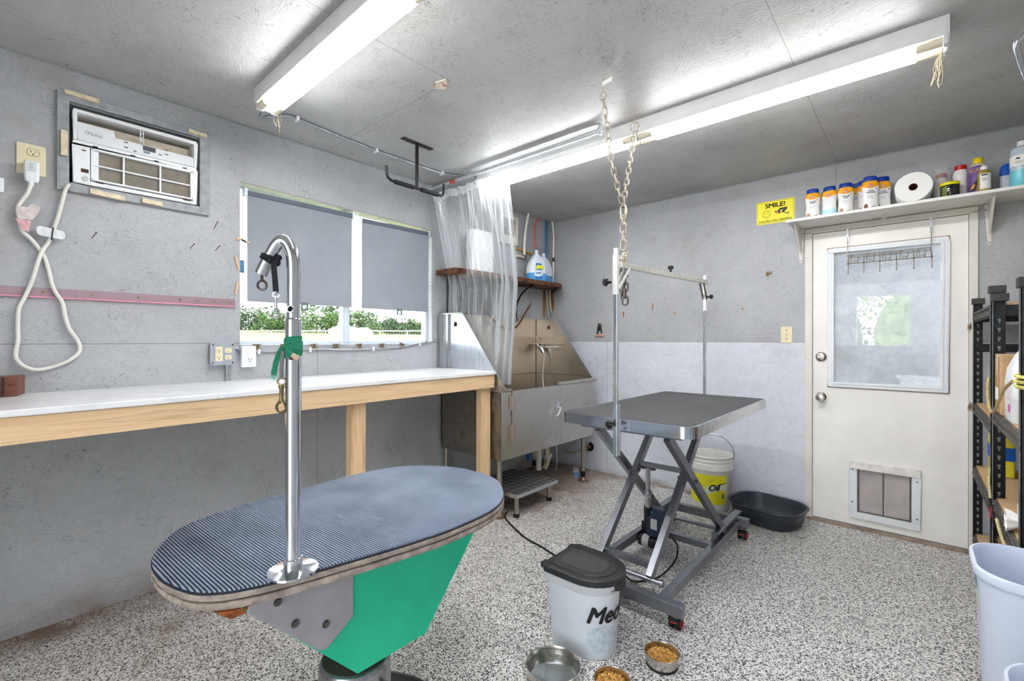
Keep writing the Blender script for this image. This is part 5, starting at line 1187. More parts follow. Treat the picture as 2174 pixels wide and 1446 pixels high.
g.cyl(h0, h0 - dv_ * .0012, .0055, n=16); g.build('pin_hole', Dark, post); g = G(); g.tube([h0 - dv_ * .0015 + (rvv * math.cos(t) + V((0, 0, math.sin(t)))) * .0068 for t in [2 * math.pi * k / 20 for k in range(20)]], .0014, 6, closed=True); g.build('hole_rim', Chrome, post)
# black strap with snap
Web = mat('black_webbing', (34, 36, 42), .8, var=.15, vscale=200)
bs = thing('black_strap', sc(-.05, 1.40), 'black webbing strap tied round the crook of the chrome post', 'strap')
g = G(); ax = (sc(-.064, 1.418) - sc(-.052, 1.441)).normalized(); c0_ = sc(-.0575, 1.430)
a_, b_ = frame(ax)
for k, off in enumerate((-.006, 0, .006)): g.tube([c0_ + ax * (off + .002 * math.sin(t + k)) + (a_ * math.cos(t) + b_ * math.sin(t)) * .0163 for t in [2 * math.pi * j / 24 for j in range(24)]], .0032, 8, closed=True)
g.build('wrapped_band', Web, bs, smooth=True)
g = G(); g.sphere(sc(-.036, 1.420) - dv_ * .006, .0085, 2, (1, 1, 1.1)); g.sphere(sc(-.032, 1.432) - dv_ * .004, .007, 2); g.build('knot', Web, bs, smooth=True)
g = G(); pts = [sc(-.040, 1.425) - dv_ * .010, sc(-.040, 1.405) - dv_ * .011, sc(-.038, 1.38) - dv_ * .010, sc(-.036, 1.352) - dv_ * .010]
for i in range(len(pts) - 1): g.beam(pts[i], pts[i + 1], .0125, .0022, up=-dv_)
g.build('hanging_end', Web, bs)
def snap(name, top, H_, m, label, s=1):
    r = thing(name, top - V((0, 0, H_)), label, 'snap hook'); rt = rvv
    g = G(); g.tube([top + V((0, 0, -.004 * s)) + (rt * math.cos(t) * 1.2 + V((0, 0, math.sin(t)))) * .0062 * s for t in [2 * math.pi * k / 16 for k in range(16)]], .0016 * s, 6, closed=True); g.build('swivel_eye', m, r, smooth=True)
    g = G(); g.lathe([(.0042 * s, -.010 * s), (.0052 * s, -.014 * s), (.0036 * s, -.018 * s), (.0036 * s, -.034 * s), (.0046 * s, -.038 * s)], tuple(top), n=12); g.build('shank', m, r, smooth=True)
    c = top + V((0, 0, -.048 * s)); g = G(); g.tube([c + (rt * math.cos(R(t)) + V((0, 0, math.sin(R(t))))) * .0085 * s for t in range(100, 400, 20)], .0024 * s, 8); g.build('hook', m, r, smooth=True)
    g = G(); g.cyl(c + rt * .0078 * s + V((0, 0, -.001)), c + rt * .003 * s + V((0, 0, .010 * s)), .0018 * s, n=8); g.sphere(c - rt * .004 * s + V((0, 0, .008 * s)), .0028 * s); g.build('gate', m, r, smooth=True)
    return r
snap('snap_hook', sc(-.0355, 1.349) - dv_ * .010, .06, Chrome, 'shiny snap hook hanging from the black strap', 1.02)
GrW = mat('green_webbing', (28, 128, 96), .75, var=.15, vscale=120)
gs_ = thing('green_strap', sc(0, 1.20), 'green webbing strap wound round the chrome post, with a frayed tail', 'strap')
g = G()
for k, (zz, hh_, rr0) in enumerate(((1.236, .0125, .0186), (1.219, .0125, .0196), (1.2275, .0125, .0204), (1.2085, .0080, .0190))):
    tl = (.10, -.08, .22, -.15)[k]; rs_ = []
    for r_, z_ in ((rr0 - .0012, -hh_), (rr0, -hh_ * .9), (rr0, hh_ * .9), (rr0 - .0012, hh_)):
        rs_.append([V((PX, PY, zz + z_)) + (rvv * math.cos(t) + dv_ * math.sin(t)) * r_ + V((0, 0, tl * .018 * math.cos(t + k))) for t in [2 * math.pi * j / 32 for j in range(32)]])
    g.rings(rs_, False, False)
g.build('wrapped_band', GrW, gs_, smooth=True)
g = G(); P5 = [sc(-.0175, 1.225) - dv_ * .012, sc(-.028, 1.207) - dv_ * .012, sc(-.036, 1.185) - dv_ * .011, sc(-.041, 1.158) - dv_ * .010]
for i in range(3): g.beam(P5[i], P5[i + 1], .0125, .002, up=-dv_)
g.build('tail', GrW, gs_)
g = G()
for i in range(40):
    a = sc(-.041 + random.uniform(-.006, .018), 1.160 + random.uniform(-.006, .004)) - dv_ * .010; g.tube([a, a + V((random.uniform(-.006, .006), random.uniform(-.006, .006), -random.uniform(.004, .014)))], .0004, 4)
g.build('frayed_end', mat('fray_pale', (150, 214, 196), .9), gs_, kind='stuff')
g = G(); g.beam(sc(.006, 1.206) - dv_ * .021, sc(.020, 1.198) - dv_ * .018, .011, .003, up=-dv_); g.build('tan_patch', mat('tan_cloth', (206, 184, 156), .8), gs_)
g = G(); g.sphere(sc(.004, 1.198) - dv_ * .0215, .0045); g.build('rivet', mat('dark_steel', (0, 0, 0)), gs_, smooth=True)
g = G(); pts = [sc(-.016, 1.215) - dv_ * .016, sc(-.020, 1.18) - dv_ * .016, sc(-.0205, 1.150) - dv_ * .015]
for i in range(2): g.beam(pts[i], pts[i + 1], .008, .003, up=-dv_)
g.build('grey_loop', mat('grey_webbing', (120, 116, 116), .8), gs_)
snap('snap_hook', sc(-.0205, 1.150) - dv_ * .014, .08, mat('old_brass', (124, 112, 80), .35, .85, var=.15, vscale=80), 'old brass snap hook hanging below the green strap', 1.35)

# ================================================================ SCISSOR-LIFT GROOMING TABLE
Fr = steel('frame_steel', (142, 144, 152), .32, 2, .35, (92, 84, 78), 9)
Edge = steel('table_edge', (196, 200, 206), .16, 0, .3, (96, 120, 136), 5)
gt = thing('grooming_table', (1.81, -1.29, 0), 'electric scissor-lift grooming table with black top and overhead bar', 'grooming table')
tx0, tx1, ty0, ty1, tz = 1.492, 2.146, -1.925, -.672, .885
o_ = rrect(tx1 - tx0, ty1 - ty0, .055, 6, (tx0 + tx1) / 2, (ty0 + ty1) / 2); i_ = rrect(tx1 - tx0 - .030, ty1 - ty0 - .030, .042, 6, (tx0 + tx1) / 2, (ty0 + ty1) / 2)
g = G(); g.rings([[V((x, y, tz - .050)) for x, y in i_], [V((x, y, tz - .050)) for x, y in o_], [V((x, y, tz)) for x, y in o_], [V((x, y, tz)) for x, y in i_], [V((x, y, tz - .005)) for x, y in i_]], capa=True, capb=True); g.build('edge_band', Edge, gt, smooth=True, angle=40)
i2 = rrect(tx1 - tx0 - .032, ty1 - ty0 - .032, .041, 6, (tx0 + tx1) / 2, (ty0 + ty1) / 2)
def tabletop():
    m, nt, p = newmat('black_table_mat'); T = NT(nt); tc = T.n('TexCoord').outputs['Object']
    n = T.noise(tc, 5, 6, .7); s_ = T.noise(T.mapping(tc, (25, 90, 1), rot=(0, 0, .6)), 1, 4)
    c = T.mix(T.ramp(n, [(.35, 0), (.75, 1)]), lin((56, 56, 58)), lin((80, 79, 78))); c = T.mix(T.math('MULTIPLY', T.ramp(s_, [(.62, 0), (.75, 1)]), .35), c, lin((150, 148, 144)))
    T.l(c, p.inputs['Base Color']); p.inputs['Roughness'].default_value = .6; T.l(T.bump(T.noise(tc, 300, 2), .3, .001), p.inputs['Normal']); return m
g = G(); g.rings([[V((x, y, tz - .006)) for x, y in i2], [V((x, y, tz + .0005)) for x, y in i2]]); g.build('rubber_top', tabletop(), gt)
g = G(); g.box(1.60, -1.80, .815, 1.64, -.80, .835); g.box(1.99, -1.80, .815, 2.03, -.80, .835); g.build('under_rail', Fr, gt, bevel=.002)
for yy in (-1.84, -1.25): g = G(); g.box(1.56, yy, .81, 2.07, yy + .03, .835); g.build('under_rail', Fr, gt, bevel=.002)
def zR(y): return .755 - .872 * (y + 1.75)
for xx, inner in ((1.615, 0), (1.975, 0), (1.665, 1), (1.925, 1)):
    a, b = ((xx, -1.765, .80), (xx, -.975, .135)) if not inner else ((xx, -1.155, .80), (xx, -1.845, .175))
    g = G(); g.beam(a, b, .030, .042, up=(0, .7, .7)); g.build('scissor_leg', Fr, gt, bevel=.002)
g = G(); g.cyl((1.59, -1.452, .532), (1.69, -1.452, .532), .009, n=12); g.cyl((1.90, -1.452, .532), (2.0, -1.452, .532), .009, n=12); g.build('pivot_pin', Iron, gt, split=True)
g = G(); g.beam((1.68, -1.420, .562), (1.91, -1.420, .562), .024, .024); g.build('upper_crossbar', Fr, gt, bevel=.002)
g = G(); g.beam((1.68, -1.802, .215), (1.91, -1.802, .215), .028, .028); g.build('lower_crossbar', Fr, gt, bevel=.002)
g = G(); g.cyl((1.66, -1.845, .17), (1.985, -1.845, .17), .011, n=12); g.cyl((1.975, -1.845, .17), (1.99, -1.845, .17), .017, n=12); g.build('lower_axle', Fr, gt)
g = G(); g.cyl((1.60, -.975, .135), (1.99, -.975, .135), .011, n=12); g.build('rear_axle', Fr, gt)
for a, b, nm in (((1.505, -1.865, .070), (2.088, -1.865, .070), 0), ((1.535, -.705, .085), (2.050, -.705, .085), 0)):
    g = G(); g.hull([V((a[0], a[1] - .02, a[2])), V((b[0], a[1] - .02, a[2])), V((b[0], a[1] + .02, a[2])), V((a[0], a[1] + .02, a[2]))], [V((a[0], a[1] - .02, a[2] + .052)), V((b[0], a[1] - .02, a[2] + .052)), V((b[0], a[1] + .02, a[2] + .052)), V((a[0], a[1] + .02, a[2] + .052))]); g.build('base_bar', Fr, gt, bevel=.003)
for xx in (1.585, 1.985):
    g = G(); g.box(xx - .018, -1.845, .075, xx + .018, -.725, .120); g.build('base_rail', Fr, gt, bevel=.003)
    g = G(); g.box(xx - .020, -1.14, .120, xx - .012, -.70, .175); g.box(xx + .012, -1.14, .120, xx + .020, -.70, .175) if 0 else None; g.box(xx - .020, -1.14, .165, xx + .02, -.70, .178); g.build('roller_track', Fr, gt, bevel=.002)
g = G(); g.box(1.60, -1.17, .08, 1.97, -1.13, .115); g.build('base_bar', Fr, gt, bevel=.002)
for x, y in ((2.045, -1.845), (2.01, -.70), (1.54, -1.845), (1.56, -.70)):
    zt = .070 if y < -1 else .085
    c = thing('swivel_caster', (0, 0, 0), '', ''); bpy.data.objects.remove(c)
    g = G(); g.cyl((x, y, zt - .018), (x, y, zt), .022, n=16); g.build('caster_stem', Iron, gt)
    for sx_ in (-1, 1):
        g = G(); g.cyl((x + sx_ * .006, y + .004, .0262), (x + sx_ * .024, y + .004, .0262), .026, n=24); w_ = g.build('caster_wheel', BlackR, gt, bevel=.003)
    g = G(); n_ = 12; arc = [(y + .004 + .0285 * math.cos(R(15 + 150 * k / n_)), .030 + .0285 * math.sin(R(15 + 150 * k / n_))) for k in range(n_ + 1)]
    g.prism(arc, XP(x - .026), XP(x + .026)); g.build('caster_hood', Black, gt, bevel=.003)
    g = G(); g.tube([(x + .0262, y + .004 + .014 * math.cos(t), .0262 + .014 * math.sin(t)) for t in [2 * math.pi * k / 16 for k in range(16)]], .0022, 6, closed=True); g.box(x - .014, y - .027, .034, x + .014, y - .0235, .040); g.build('brake_mark', mat('brake_red', (190, 50, 40), .5), gt, bevel=.0005)
# actuator, motor, control box, cable
ac1 = V((1.715, -1.405, .545)); ac2 = V((1.630, -1.22, .115)); dirn = (ac1 - ac2)
g = G(); g.cyl(ac1, ac2 + dirn * .42, .0125, n=16); g.build('actuator_rod', Alu, gt, smooth=True)
g = G(); g.cyl(ac2 + dirn * .62, ac2 + dirn * .38, .019, n=16); g.cyl(ac2 + dirn * .625, ac2 + dirn * .60, .0205, n=16); g.build('actuator_tube', Alu, gt, smooth=True)
g = G(); g.cyl(ac2 + dirn * .40, ac2, .024, n=14); g.box(ac2.x - .03, ac2.y - .025, ac2.z - .03, ac2.x + .03, ac2.y + .025, ac2.z + .055); g.build('actuator_body', Black, gt, bevel=.003)
for dx in (-.024, .024):
    g = G(); g.beam((ac1.x + dx, -1.405, .56), (ac1.x + dx, -1.40, .530), .006, .026, up=(0, 1, 0)); g.cyl((ac1.x + dx * .6, -1.40, .538), (ac1.x + dx * 1.6, -1.40, .538), .0105, n=12); g.build('clevis', Iron, gt)
g = G(); g.cyl((1.600, -1.265, .072), (1.725, -1.265, .072), .034, n=22); g.build('motor', Black, gt, bevel=.004)
g = G(); g.cyl((1.625, -1.265, .072), (1.665, -1.265, .072), .0345, n=22, caps=False); g.build('motor_label', mat('label_silver', (206, 206, 208), .4), gt, label='silver rating label')
g = G(); g.hull([V((x, -1.290, z)) for x, z in rrect(.094, .165, .012, 4, 1.700, .195)], [V((x, -1.235, z)) for x, z in rrect(.094, .165, .012, 4, 1.700, .195)]); g.build('control_box', mat('control_blue_black', (42, 56, 78), .4, var=.08), gt, bevel=.004)
g = G(); g.prism(rrect(.038, .060, .002, 2, 1.697, .188), YP(-1.2905), YP(-1.2912)); g.build('box_label', mat('label_silver', (0, 0, 0)), gt)
g = G(); g.prism(circ(.0070, 16, 1.682, .255), YP(-1.2905), YP(-1.2912)); g.build('blue_dot', mat('dot_blue', (20, 150, 190), .4), gt)
g = G(); g.tube(spline([(1.79, -1.25, .12), (1.83, -1.28, .10), (1.845, -1.35, .05), (1.82, -1.50, .012), (1.74, -1.62, .008), (1.66, -1.58, .008)], 8), .0045, 8); g.build('motor_cable', BlackR, gt, smooth=True)
g = G(); g.tube(spline([(1.70, -1.2, .82), (1.70, -1.22, .74), (1.735, -1.25, .70), (1.765, -1.24, .735), (1.77, -1.22, .80)], 8), .0055, 8); g.build('cable_loop', BlackR, gt, smooth=True)
g = G(); g.tube([(1.60 + .004 * k, -1.66 + .009 * math.sin(k * 2.1), .018 + .009 * math.cos(k * 2.1)) for k in range(26)], .0025, 6); g.build('coiled_cable', BlackR, gt)
# uprights, crossbar
UpL = steel('upright_polished', (226, 230, 236), .24, 2, .12)
UpM = mat('upright_lit_white', (240, 240, 236), .34, .25, var=.015, vscale=30)  # bright reflections put into a near-white, barely metallic colour
for (x, y, z0_, z1_, zj, near) in ((1.812, -1.945, .722, 1.652, 1.53, 1), (1.766, -.655, .80, 1.672, 1.44, 0)):
    g = G(); g.beam((x, y, z0_), (x, y, zj), .0190, .0190, up=(0, 1, 0)); g.build('upright_lower', UpL, gt, bevel=.001)
    g = G(); g.beam((x, y, zj - .04), (x, y, z1_), .0165, .0165, up=(0, 1, 0)); g.build('upright_upper', UpM, gt, bevel=.001)
g = G(); g.beam((1.812, -1.945, 1.625), (1.812, -1.945, 1.445), .0215, .0215, up=(0, 1, 0)); g.build('sliding_sleeve', UpM, gt, bevel=.001)
g = G(); g.beam((1.766, -.655, 1.655), (1.766, -.655, 1.50), .0215, .0215, up=(0, 1, 0)); g.build('sliding_sleeve', UpM, gt, bevel=.001)
XB = mat('bar_steel', (210, 208, 198), .34, .35, var=.06, vscale=25)
g = G(); g.beam((1.826, -1.93, 1.578), (1.774, -.665, 1.628), .022, .026); g.build('crossbar', XB, gt, bevel=.001)
for dx in (-.012, .012):
    g = G(); g.beam((1.812 + dx, -1.935, 1.475), (1.822 + dx, -1.855, 1.572), .003, .014); g.build('gusset_strut', UpM, gt)
    g = G(); g.beam((1.768 + dx, -.66, 1.515), (1.772 + dx, -.735, 1.615), .003, .024); g.build('gusset_strut', mat('strut_dark', (70, 66, 62), .5, .3), gt)
def knob(p, d, r=.016, parent=gt):
    p = V(p); d = V(d).normalized(); a, b = frame(d); g = G(); n = 48
    f = lambda t, s, c: c + (a * math.cos(t) + b * math.sin(t)) * r * s * (1 + .12 * math.cos(8 * t))
    ts = [2 * math.pi * i / n for i in range(n)]
    g.rings([[f(t, .86, p + d * .018) for t in ts], [f(t, 1, p + d * .021) for t in ts], [f(t, 1, p + d * .032) for t in ts], [f(t, .8, p + d * .036) for t in ts]]); g.cyl(p, p + d * .02, r * .42, n=10); g.build('clamp_knob', Black, parent, smooth=True)
knob((1.795, -1.958, 1.500), (-.55, -.8, 0), .0165); knob((1.808, -1.957, .866), (-.35, -.9, 0), .0165); knob((1.797, -1.30, 1.617), (0, 0, 1), .0145); knob((1.779, -.65, 1.528), (1, -.1, 0), .013)
g = G(); g.box(1.745, -1.934, .836, 1.868, -1.924, .886); g.box(1.822, -1.958, .78, 1.845, -1.934, .91) if 0 else None; g.build('clamp_plate', Edge, gt, bevel=.001)
g = G(); g.beam((1.8275, -1.938, .725), (1.8275, -1.938, .955), .006, .006, up=(0, 1, 0)); g.build('clamp_rod', Alu, gt)
g = G(); g.cyl((1.812, -1.96, .875), (1.812, -1.93, .875), .007, n=12); g.cyl((1.85, -1.938, .873), (1.85, -1.93, .873), .005, n=10); g.cyl((1.85, -1.938, .850), (1.85, -1.93, .850), .004, n=10); g.build('clamp_bolt', Iron, gt)
g = G(); g.beam((1.766, -.655, .84), (1.766, -.664, .84), .03, .09, up=(0, 0, 1)); g.build('clamp_plate', Edge, gt)

# ---- chains from the ceiling
ZC = mat('zinc_chain', (196, 186, 166), .45, .5, var=.2, vscale=80); DC = mat('dull_chain', (120, 116, 108), .45, .7, var=.2, vscale=80)
g = G(); g.tube([(1.74, -1.938, 2.44), (1.74, -1.936, 2.40), (1.738, -1.934, 2.385)], .003, 8); g.tube([(1.74 + .016 * math.cos(t), -1.934, 2.362 + .020 * math.sin(t)) for t in [2 * math.pi * k / 20 for k in range(20)]], .003, 8, closed=True); g.build('ceiling_hook', ZC, smooth=True, label='screw hook in the ceiling nearest the camera, with a paper tag', cat='hook')
g = G(); g.prism([(1.74, 2.425), (1.79, 2.432), (1.79, 2.412), (1.74, 2.405)], YP(-1.942), YP(-1.9425)); g.build('paper_tag', PaperW, label='small white paper tag on the nearest ceiling hook', cat='tag')
g = G(); g.tube([(1.72, -1.575, 2.44), (1.72, -1.575, 2.38)], .003, 8); g.tube([(1.72 + .018 * math.cos(t), -1.575 + .01 * math.cos(t), 2.35 + .026 * math.sin(t)) for t in [2 * math.pi * k / 20 for k in range(20)]], .004, 8, closed=True); g.build('ceiling_hook', ZC, smooth=True, label='screw hook with a twisted ring beside the farther strip light', cat='hook')
c0_ = chain([(1.74, -1.934, 2.345), (1.742, -1.90, 2.22), (1.738, -1.859, 2.10), (1.738, -1.80, 1.99), (1.74, -1.748, 1.905)], .042, .022, .0032, ZC, 'hanging_chain', 'pale chain hanging from the nearest ceiling hook, left arm of the V')
c1_ = chain([(1.72, -1.585, 2.322), (1.73, -1.63, 2.22), (1.736, -1.68, 2.09), (1.738, -1.715, 1.99), (1.74, -1.736, 1.905)], .042, .022, .0032, ZC, 'hanging_chain', 'pale chain hanging from the hook by the strip light, right arm of the V')
g = G(); g.tube([(1.74 + .014 * math.cos(t), -1.742, 1.868 + (.022 if math.sin(t) > 0 else -.022) + .014 * math.sin(t)) for t in [2 * math.pi * k / 20 for k in range(20)]], .004, 8, closed=True); g.cyl((1.754, -1.742, 1.855), (1.754, -1.742, 1.885), .0075, n=8); g.build('quick_link', ZC, smooth=True, label='quick link where the two hanging chains meet', cat='link')
chain([(1.74, -1.74, 1.848), (1.74, -1.74, 1.75), (1.742, -1.74, 1.655)], .052, .030, .0045, ZC, 'hanging_chain', 'single heavier pale chain between the quick link and the knot', jit=.2)
g = G()
for k in range(5): g.link((1.742 + random.uniform(-.008, .008), -1.74 + random.uniform(-.01, .01), 1.655 - .008 * k), (random.uniform(-1, 1), random.uniform(-1, 1), .8), (random.uniform(-1, 1), 1, .3), .046, .030, .0045)
g.build('chain_knot', ZC, smooth=True, label='bunched knot of chain links above the table crossbar', cat='chain')
chain([(1.746, -1.735, 1.62), (1.748, -1.735, 1.50), (1.748, -1.735, 1.395)], .046, .028, .0048, DC, 'hanging_chain', 'loose dark end of chain dangling behind the table crossbar, nearer strand')
chain([(1.722, -1.72, 1.62), (1.722, -1.72, 1.50), (1.724, -1.72, 1.42)], .046, .028, .0048, DC, 'hanging_chain', 'loose dark end of chain dangling behind the table crossbar, farther strand')

# ================================================================ BUCKET, TRAY, FOOD BIN, BOWLS
BW = mat('bucket_white', (238, 236, 230), .4, var=.06, vscale=8)
bkX, bkY = 1.664, -.225
bu = thing('bucket', (bkX, bkY, 0), 'white pail with a yellow oil label and open wire handle, standing by the wall', 'bucket')
g = G(); g.lathe([(.128, .001), (.131, .012), (.140, .29), (.143, .293), (.150, .296), (.150, .338), (.147, .340), (.147, .352), (.152, .354), (.153, .366), (.151, .368), (.151, .376), (.156, .380), (.157, .392), (.152, .396), (.145, .394), (.135, .29), (.126, .05), (.001, .05)], (bkX, bkY, 0), n=48, capb=False); g.build('pail', BW, bu, smooth=True, angle=50)
def warpb(rad, cx, cy, a0):            # wrap text round a cylinder; x along the surface
    def f(x, y, z): 
        a = a0 + x / rad; return V((cx + (rad + .0012 + z) * math.cos(a), cy + (rad + .0012 + z) * math.sin(a), y))
    return f
YL_ = mat('label_yellow', (238, 228, 40), .35, var=.02)
a0 = math.atan2(-3.789 - bkY, 2.819 - bkX)
def arcband(r0, r1, z0f, z1f, aa, ab, m, nm, par, n=32, cx=bkX, cy=bkY):
    g = G(); A = []
    vs_ = [[g.bm.verts.new((cx + r0 * math.cos(a), cy + r0 * math.sin(a), z0f(k / n))), g.bm.verts.new((cx + r1 * math.cos(a), cy + r1 * math.sin(a), z1f(k / n)))] for k, a in enumerate([aa + (ab - aa) * k / n for k in range(n + 1)])]
    for k in range(n): g.bm.faces.new((vs_[k][0], vs_[k + 1][0], vs_[k + 1][1], vs_[k][1]))
    return g.build(nm, m, par, smooth=True)
arcband(.1336, .1398, lambda t: .052, lambda t: .262, a0 - 1.35, a0 + .85, YL_, 'label', bu)
arcband(.1345, .1382, lambda t: .088 + .016 * math.sin(t * 3), lambda t: .182 + .020 * t, a0 - 0.28, a0 + .84, mat('label_pale_green', (222, 230, 196), .4, var=.03), 'label_panel', bu)
rt_ = lambda z: .1330 + .0065 * (z - .07) / .2
text('label_writing', 'Oil', .060, (0, 0, 0), (1, 0, 0), (0, 0, 1), Ink, bu, bold=.0030, shear=.25, warp=lambda x, y, z: V((bkX + (rt_(.172 + y) + .002 + z) * math.cos(a0 + .16 + x / .137), bkY + (rt_(.172 + y) + .002 + z) * math.sin(a0 + .16 + x / .137), .172 + y + x * .10)))
text('label_writing', 'ac', .050, (0, 0, 0), (1, 0, 0), (0, 0, 1), Ink, bu, bold=.003, warp=lambda x, y, z: V((bkX + (rt_(.17 + y) + .002 + z) * math.cos(a0 - .56 + x / .137), bkY + (rt_(.17 + y) + .002 + z) * math.sin(a0 - .56 + x / .137), .172 + y)))
def warpt(z0, da, tilt=0): return lambda x, y, z: V((bkX + (rt_(z0 + y) + .002 + z) * math.cos(a0 + da + x / .137), bkY + (rt_(z0 + y) + .002 + z) * math.sin(a0 + da + x / .137), z0 + y + x * tilt))
arcband(.1385, .1388, lambda t: .204 - .016 * (1 - t) ** 2, lambda t: .208 - .010 * (1 - t) ** 2, a0 + .36, a0 + .84, Ink, 'label_swash', bu, 12)
for k in range(3): text('small_print', ('mmmmmmmm', 'mmmmmmmmm', 'mmmmm')[k].replace('m', '-'), .016, (0, 0, 0), (1, 0, 0), (0, 0, 1), Ink, bu, warp=warpt(.236 - k * .009, .02, .25))
g = G()
for k in range(12):
    for z_ in (.095,):
        a = a0 + .60 + k * .011; 
        if k % 4 != 2: g.cyl((bkX + .1355 * math.cos(a), bkY + .1355 * math.sin(a), .096), (bkX + .1365 * math.cos(a), bkY + .1365 * math.sin(a), .132), .0006 + .0004 * (k % 3), n=5)
g.build('barcode', InkBlue, bu, kind='stuff')
for k in range(7): arcband(rt_(.155 - k * .007) + .0018, rt_(.157 - k * .007) + .0018, lambda t: .155 - k * .0085, lambda t: .1565 - k * .0085, a0 + .30, a0 + .55 - .02 * (k % 3), mat('print_grey', (150, 156, 140), .5, var=0), 'small_print', bu, 6)
g = G(); hp = spline([(bkX - .158, bkY - .0, .372), (bkX - .155, bkY + .02, .44), (bkX - .09, bkY + .05, .505), (bkX, bkY + .06, .525), (bkX + .09, bkY + .05, .505), (bkX + .155, bkY + .02, .44), (bkX + .158, bkY, .372)], 8)
g.tube(hp, .0024, 6); g.build('wire_handle', Iron, bu, smooth=True)
g = G(); g.tube(hp[20:29], .0075, 10); g.build('handle_grip', Wplast, bu, smooth=True)

ttr = rrect(.47, .40, .15, 9)
g = G(); g.loft(ttr, [(.78, 0), (.82, .006), (.94, .108), (.985, .112), (1.0, .118), (.985, .122), (.935, .119), (.91, .10), (.80, .02), (.77, .012)])
ty = g.build('litter_tray', mat('tray_black', (52, 56, 64), .32, var=.05, vscale=12), smooth=True, local=True, label='glossy black litter tray on the floor between bucket and door', cat='tray', angle=50)
place(ty, (2.052, -.255, 0), R(-10))
g = G()
for k in range(5):
    z = .03 + k * .016; s = .835 + .10 * (z / .12); g.tube([(x * (s - .012), y * (s - .012), z) for x, y in ttr], .0045, 8, closed=True, flat=.5)
rb = g.build('moulded_rib', mat('tray_black', (0, 0, 0)), ty, smooth=True)
OFF[ty.name] = V((0, 0, 0))

# pet-food bin
fb = thing('food_bin', (1.80, -2.155, 0), 'white flip-top pet food bin with black lid and black script lettering', 'bin')
def dshape(x0, x1, y0, y1, n=14, rc=.02):
    out = []; cy = (y0 + y1) / 2; ry = (y1 - y0) / 2; cx = x1 - ry * 1.05
    for i in range(n + 1):
        t = R(-90 + 180 * i / n); out.append((cx + ry * 1.05 * math.cos(t), cy + ry * math.sin(t)))
    return out + [(x0 + rc, y1), (x0, y1 - rc), (x0, y0 + rc), (x0 + rc, y0)]
BinM = mat('bin_translucent_white', (234, 239, 247), .4, var=.02, vscale=5)
D0 = dshape(1.690, 1.925, -2.268, -2.075); D1 = dshape(1.672, 1.950, -2.292, -2.055); D2 = dshape(1.668, 1.962, -2.300, -2.045)
g = G(); g.rings([[V((x, y, z)) for x, y in D] for D, z in ((D0, .0), (dshape(1.688, 1.928, -2.27, -2.073), .004), (dshape(1.675, 1.942, -2.286, -2.06), .262), (D1, .272), (D1, .300))]); g.build('bin_body', BinM, fb, smooth=True, angle=40)
g = G(); g.rings([[V((x, y, z)) for x, y in D] for D, z in ((dshape(1.672, 1.952, -2.293, -2.054), .262), (D2, .285), (D2, .306))]); g.build('upper_shroud', mat('shroud_clear_grey', (206, 208, 212), .3, var=.03), fb, smooth=True, angle=40)
L0 = dshape(1.664, 1.966, -2.304, -2.041)
g = G(); g.rings([[V((x, y, z)) for x, y in D] for D, z in ((L0, .300), (L0, .322), (dshape(1.668, 1.961, -2.299, -2.046), .326))]); g.build('lid', mat('lid_black', (44, 44, 46), .45, var=.12), fb, smooth=True, angle=35)
g = G(); g.rings([[V((x, y, z)) for x, y in D] for D, z in ((dshape(1.690, 1.935, -2.275, -2.078), .325), (dshape(1.692, 1.932, -2.272, -2.081), .331))]); g.build('lid_panel', mat('lid_black', (0, 0, 0)), fb, bevel=.002)
g = G(); g.rings([[V((x, y, z)) for x, y in D] for D, z in ((dshape(1.705, 1.905, -2.245, -2.105), .331), (dshape(1.708, 1.902, -2.242, -2.108), .3345))]); g.build('lid_recess', mat('lid_inner', (58, 56, 54), .5, var=.12), fb, bevel=.0015)
for yy in (-2.285, -2.09):
    g = G(); g.box(1.652, yy, .300, 1.672, yy + .035, .322); g.build('hinge_tab', mat('lid_black', (0, 0, 0)), fb, bevel=.003)
g = G(); g.box(1.655, -2.245, .295, 1.672, -2.10, .312); g.build('rear_lip', mat('shroud_clear_grey', (0, 0, 0)), fb, bevel=.003)
g = G(); g.prism([(x, y) for x, y in dshape(1.93, 1.975, -2.225, -2.12)], ZP(.278), ZP(.302)); g.build('latch_tab', mat('lid_black', (0, 0, 0)), fb, bevel=.003)
# script lettering wrapped round the curved end
cxx, cyy, rax, ray = 1.942 - .113 * 1.05, -2.173, .113 * 1.05, .113
def wrapbin(x, y, z, x0=.0, zc=.20):
    s = x + x0
    sc_ = (zc + y) / .262; rx = rax * (.94 + .06 * sc_); ry = ray * (.93 + .07 * sc_)
    if s < 0: return V((cxx + s, cyy - ry - .0012 - z, zc + y))
    a = -math.pi / 2 + s / ray; return V((cxx + (rx + .0012 + z) * math.cos(a), cyy + (ry + .0012 + z) * math.sin(a), zc + y))
text('script_lettering', 'Meow', .088, (0, 0, 0), (1, 0, 0), (0, 0, 1), Ink, fb, bold=.0030, shear=.35, sx=.98, warp=lambda x, y, z: wrapbin(x, y, z, .150, .178), align='CENTER')
wornm, wn_, wp_ = newmat('worn_print'); TW = NT(wn_); tw = TW.n('TexCoord').outputs['Object']
nw = TW.noise(tw, 60, 5, .8); TW.l(TW.ramp(nw, [(.34, lin((60, 76, 84))), (.40, lin((170, 198, 208))), (.50, lin((216, 228, 236)))]), wp_.inputs['Base Color']); TW.l(TW.ramp(nw, [(.44, .9), (.50, .0)]), wp_.inputs['Alpha'])
g = G(); NNu, NNv = 26, 14; vs_ = [[g.bm.verts.new(wrapbin(-.05 + .14 * i / NNu, -.05 + .105 * j / NNv, 0, .085, .085)) for j in range(NNv + 1)] for i in range(NNu + 1)]
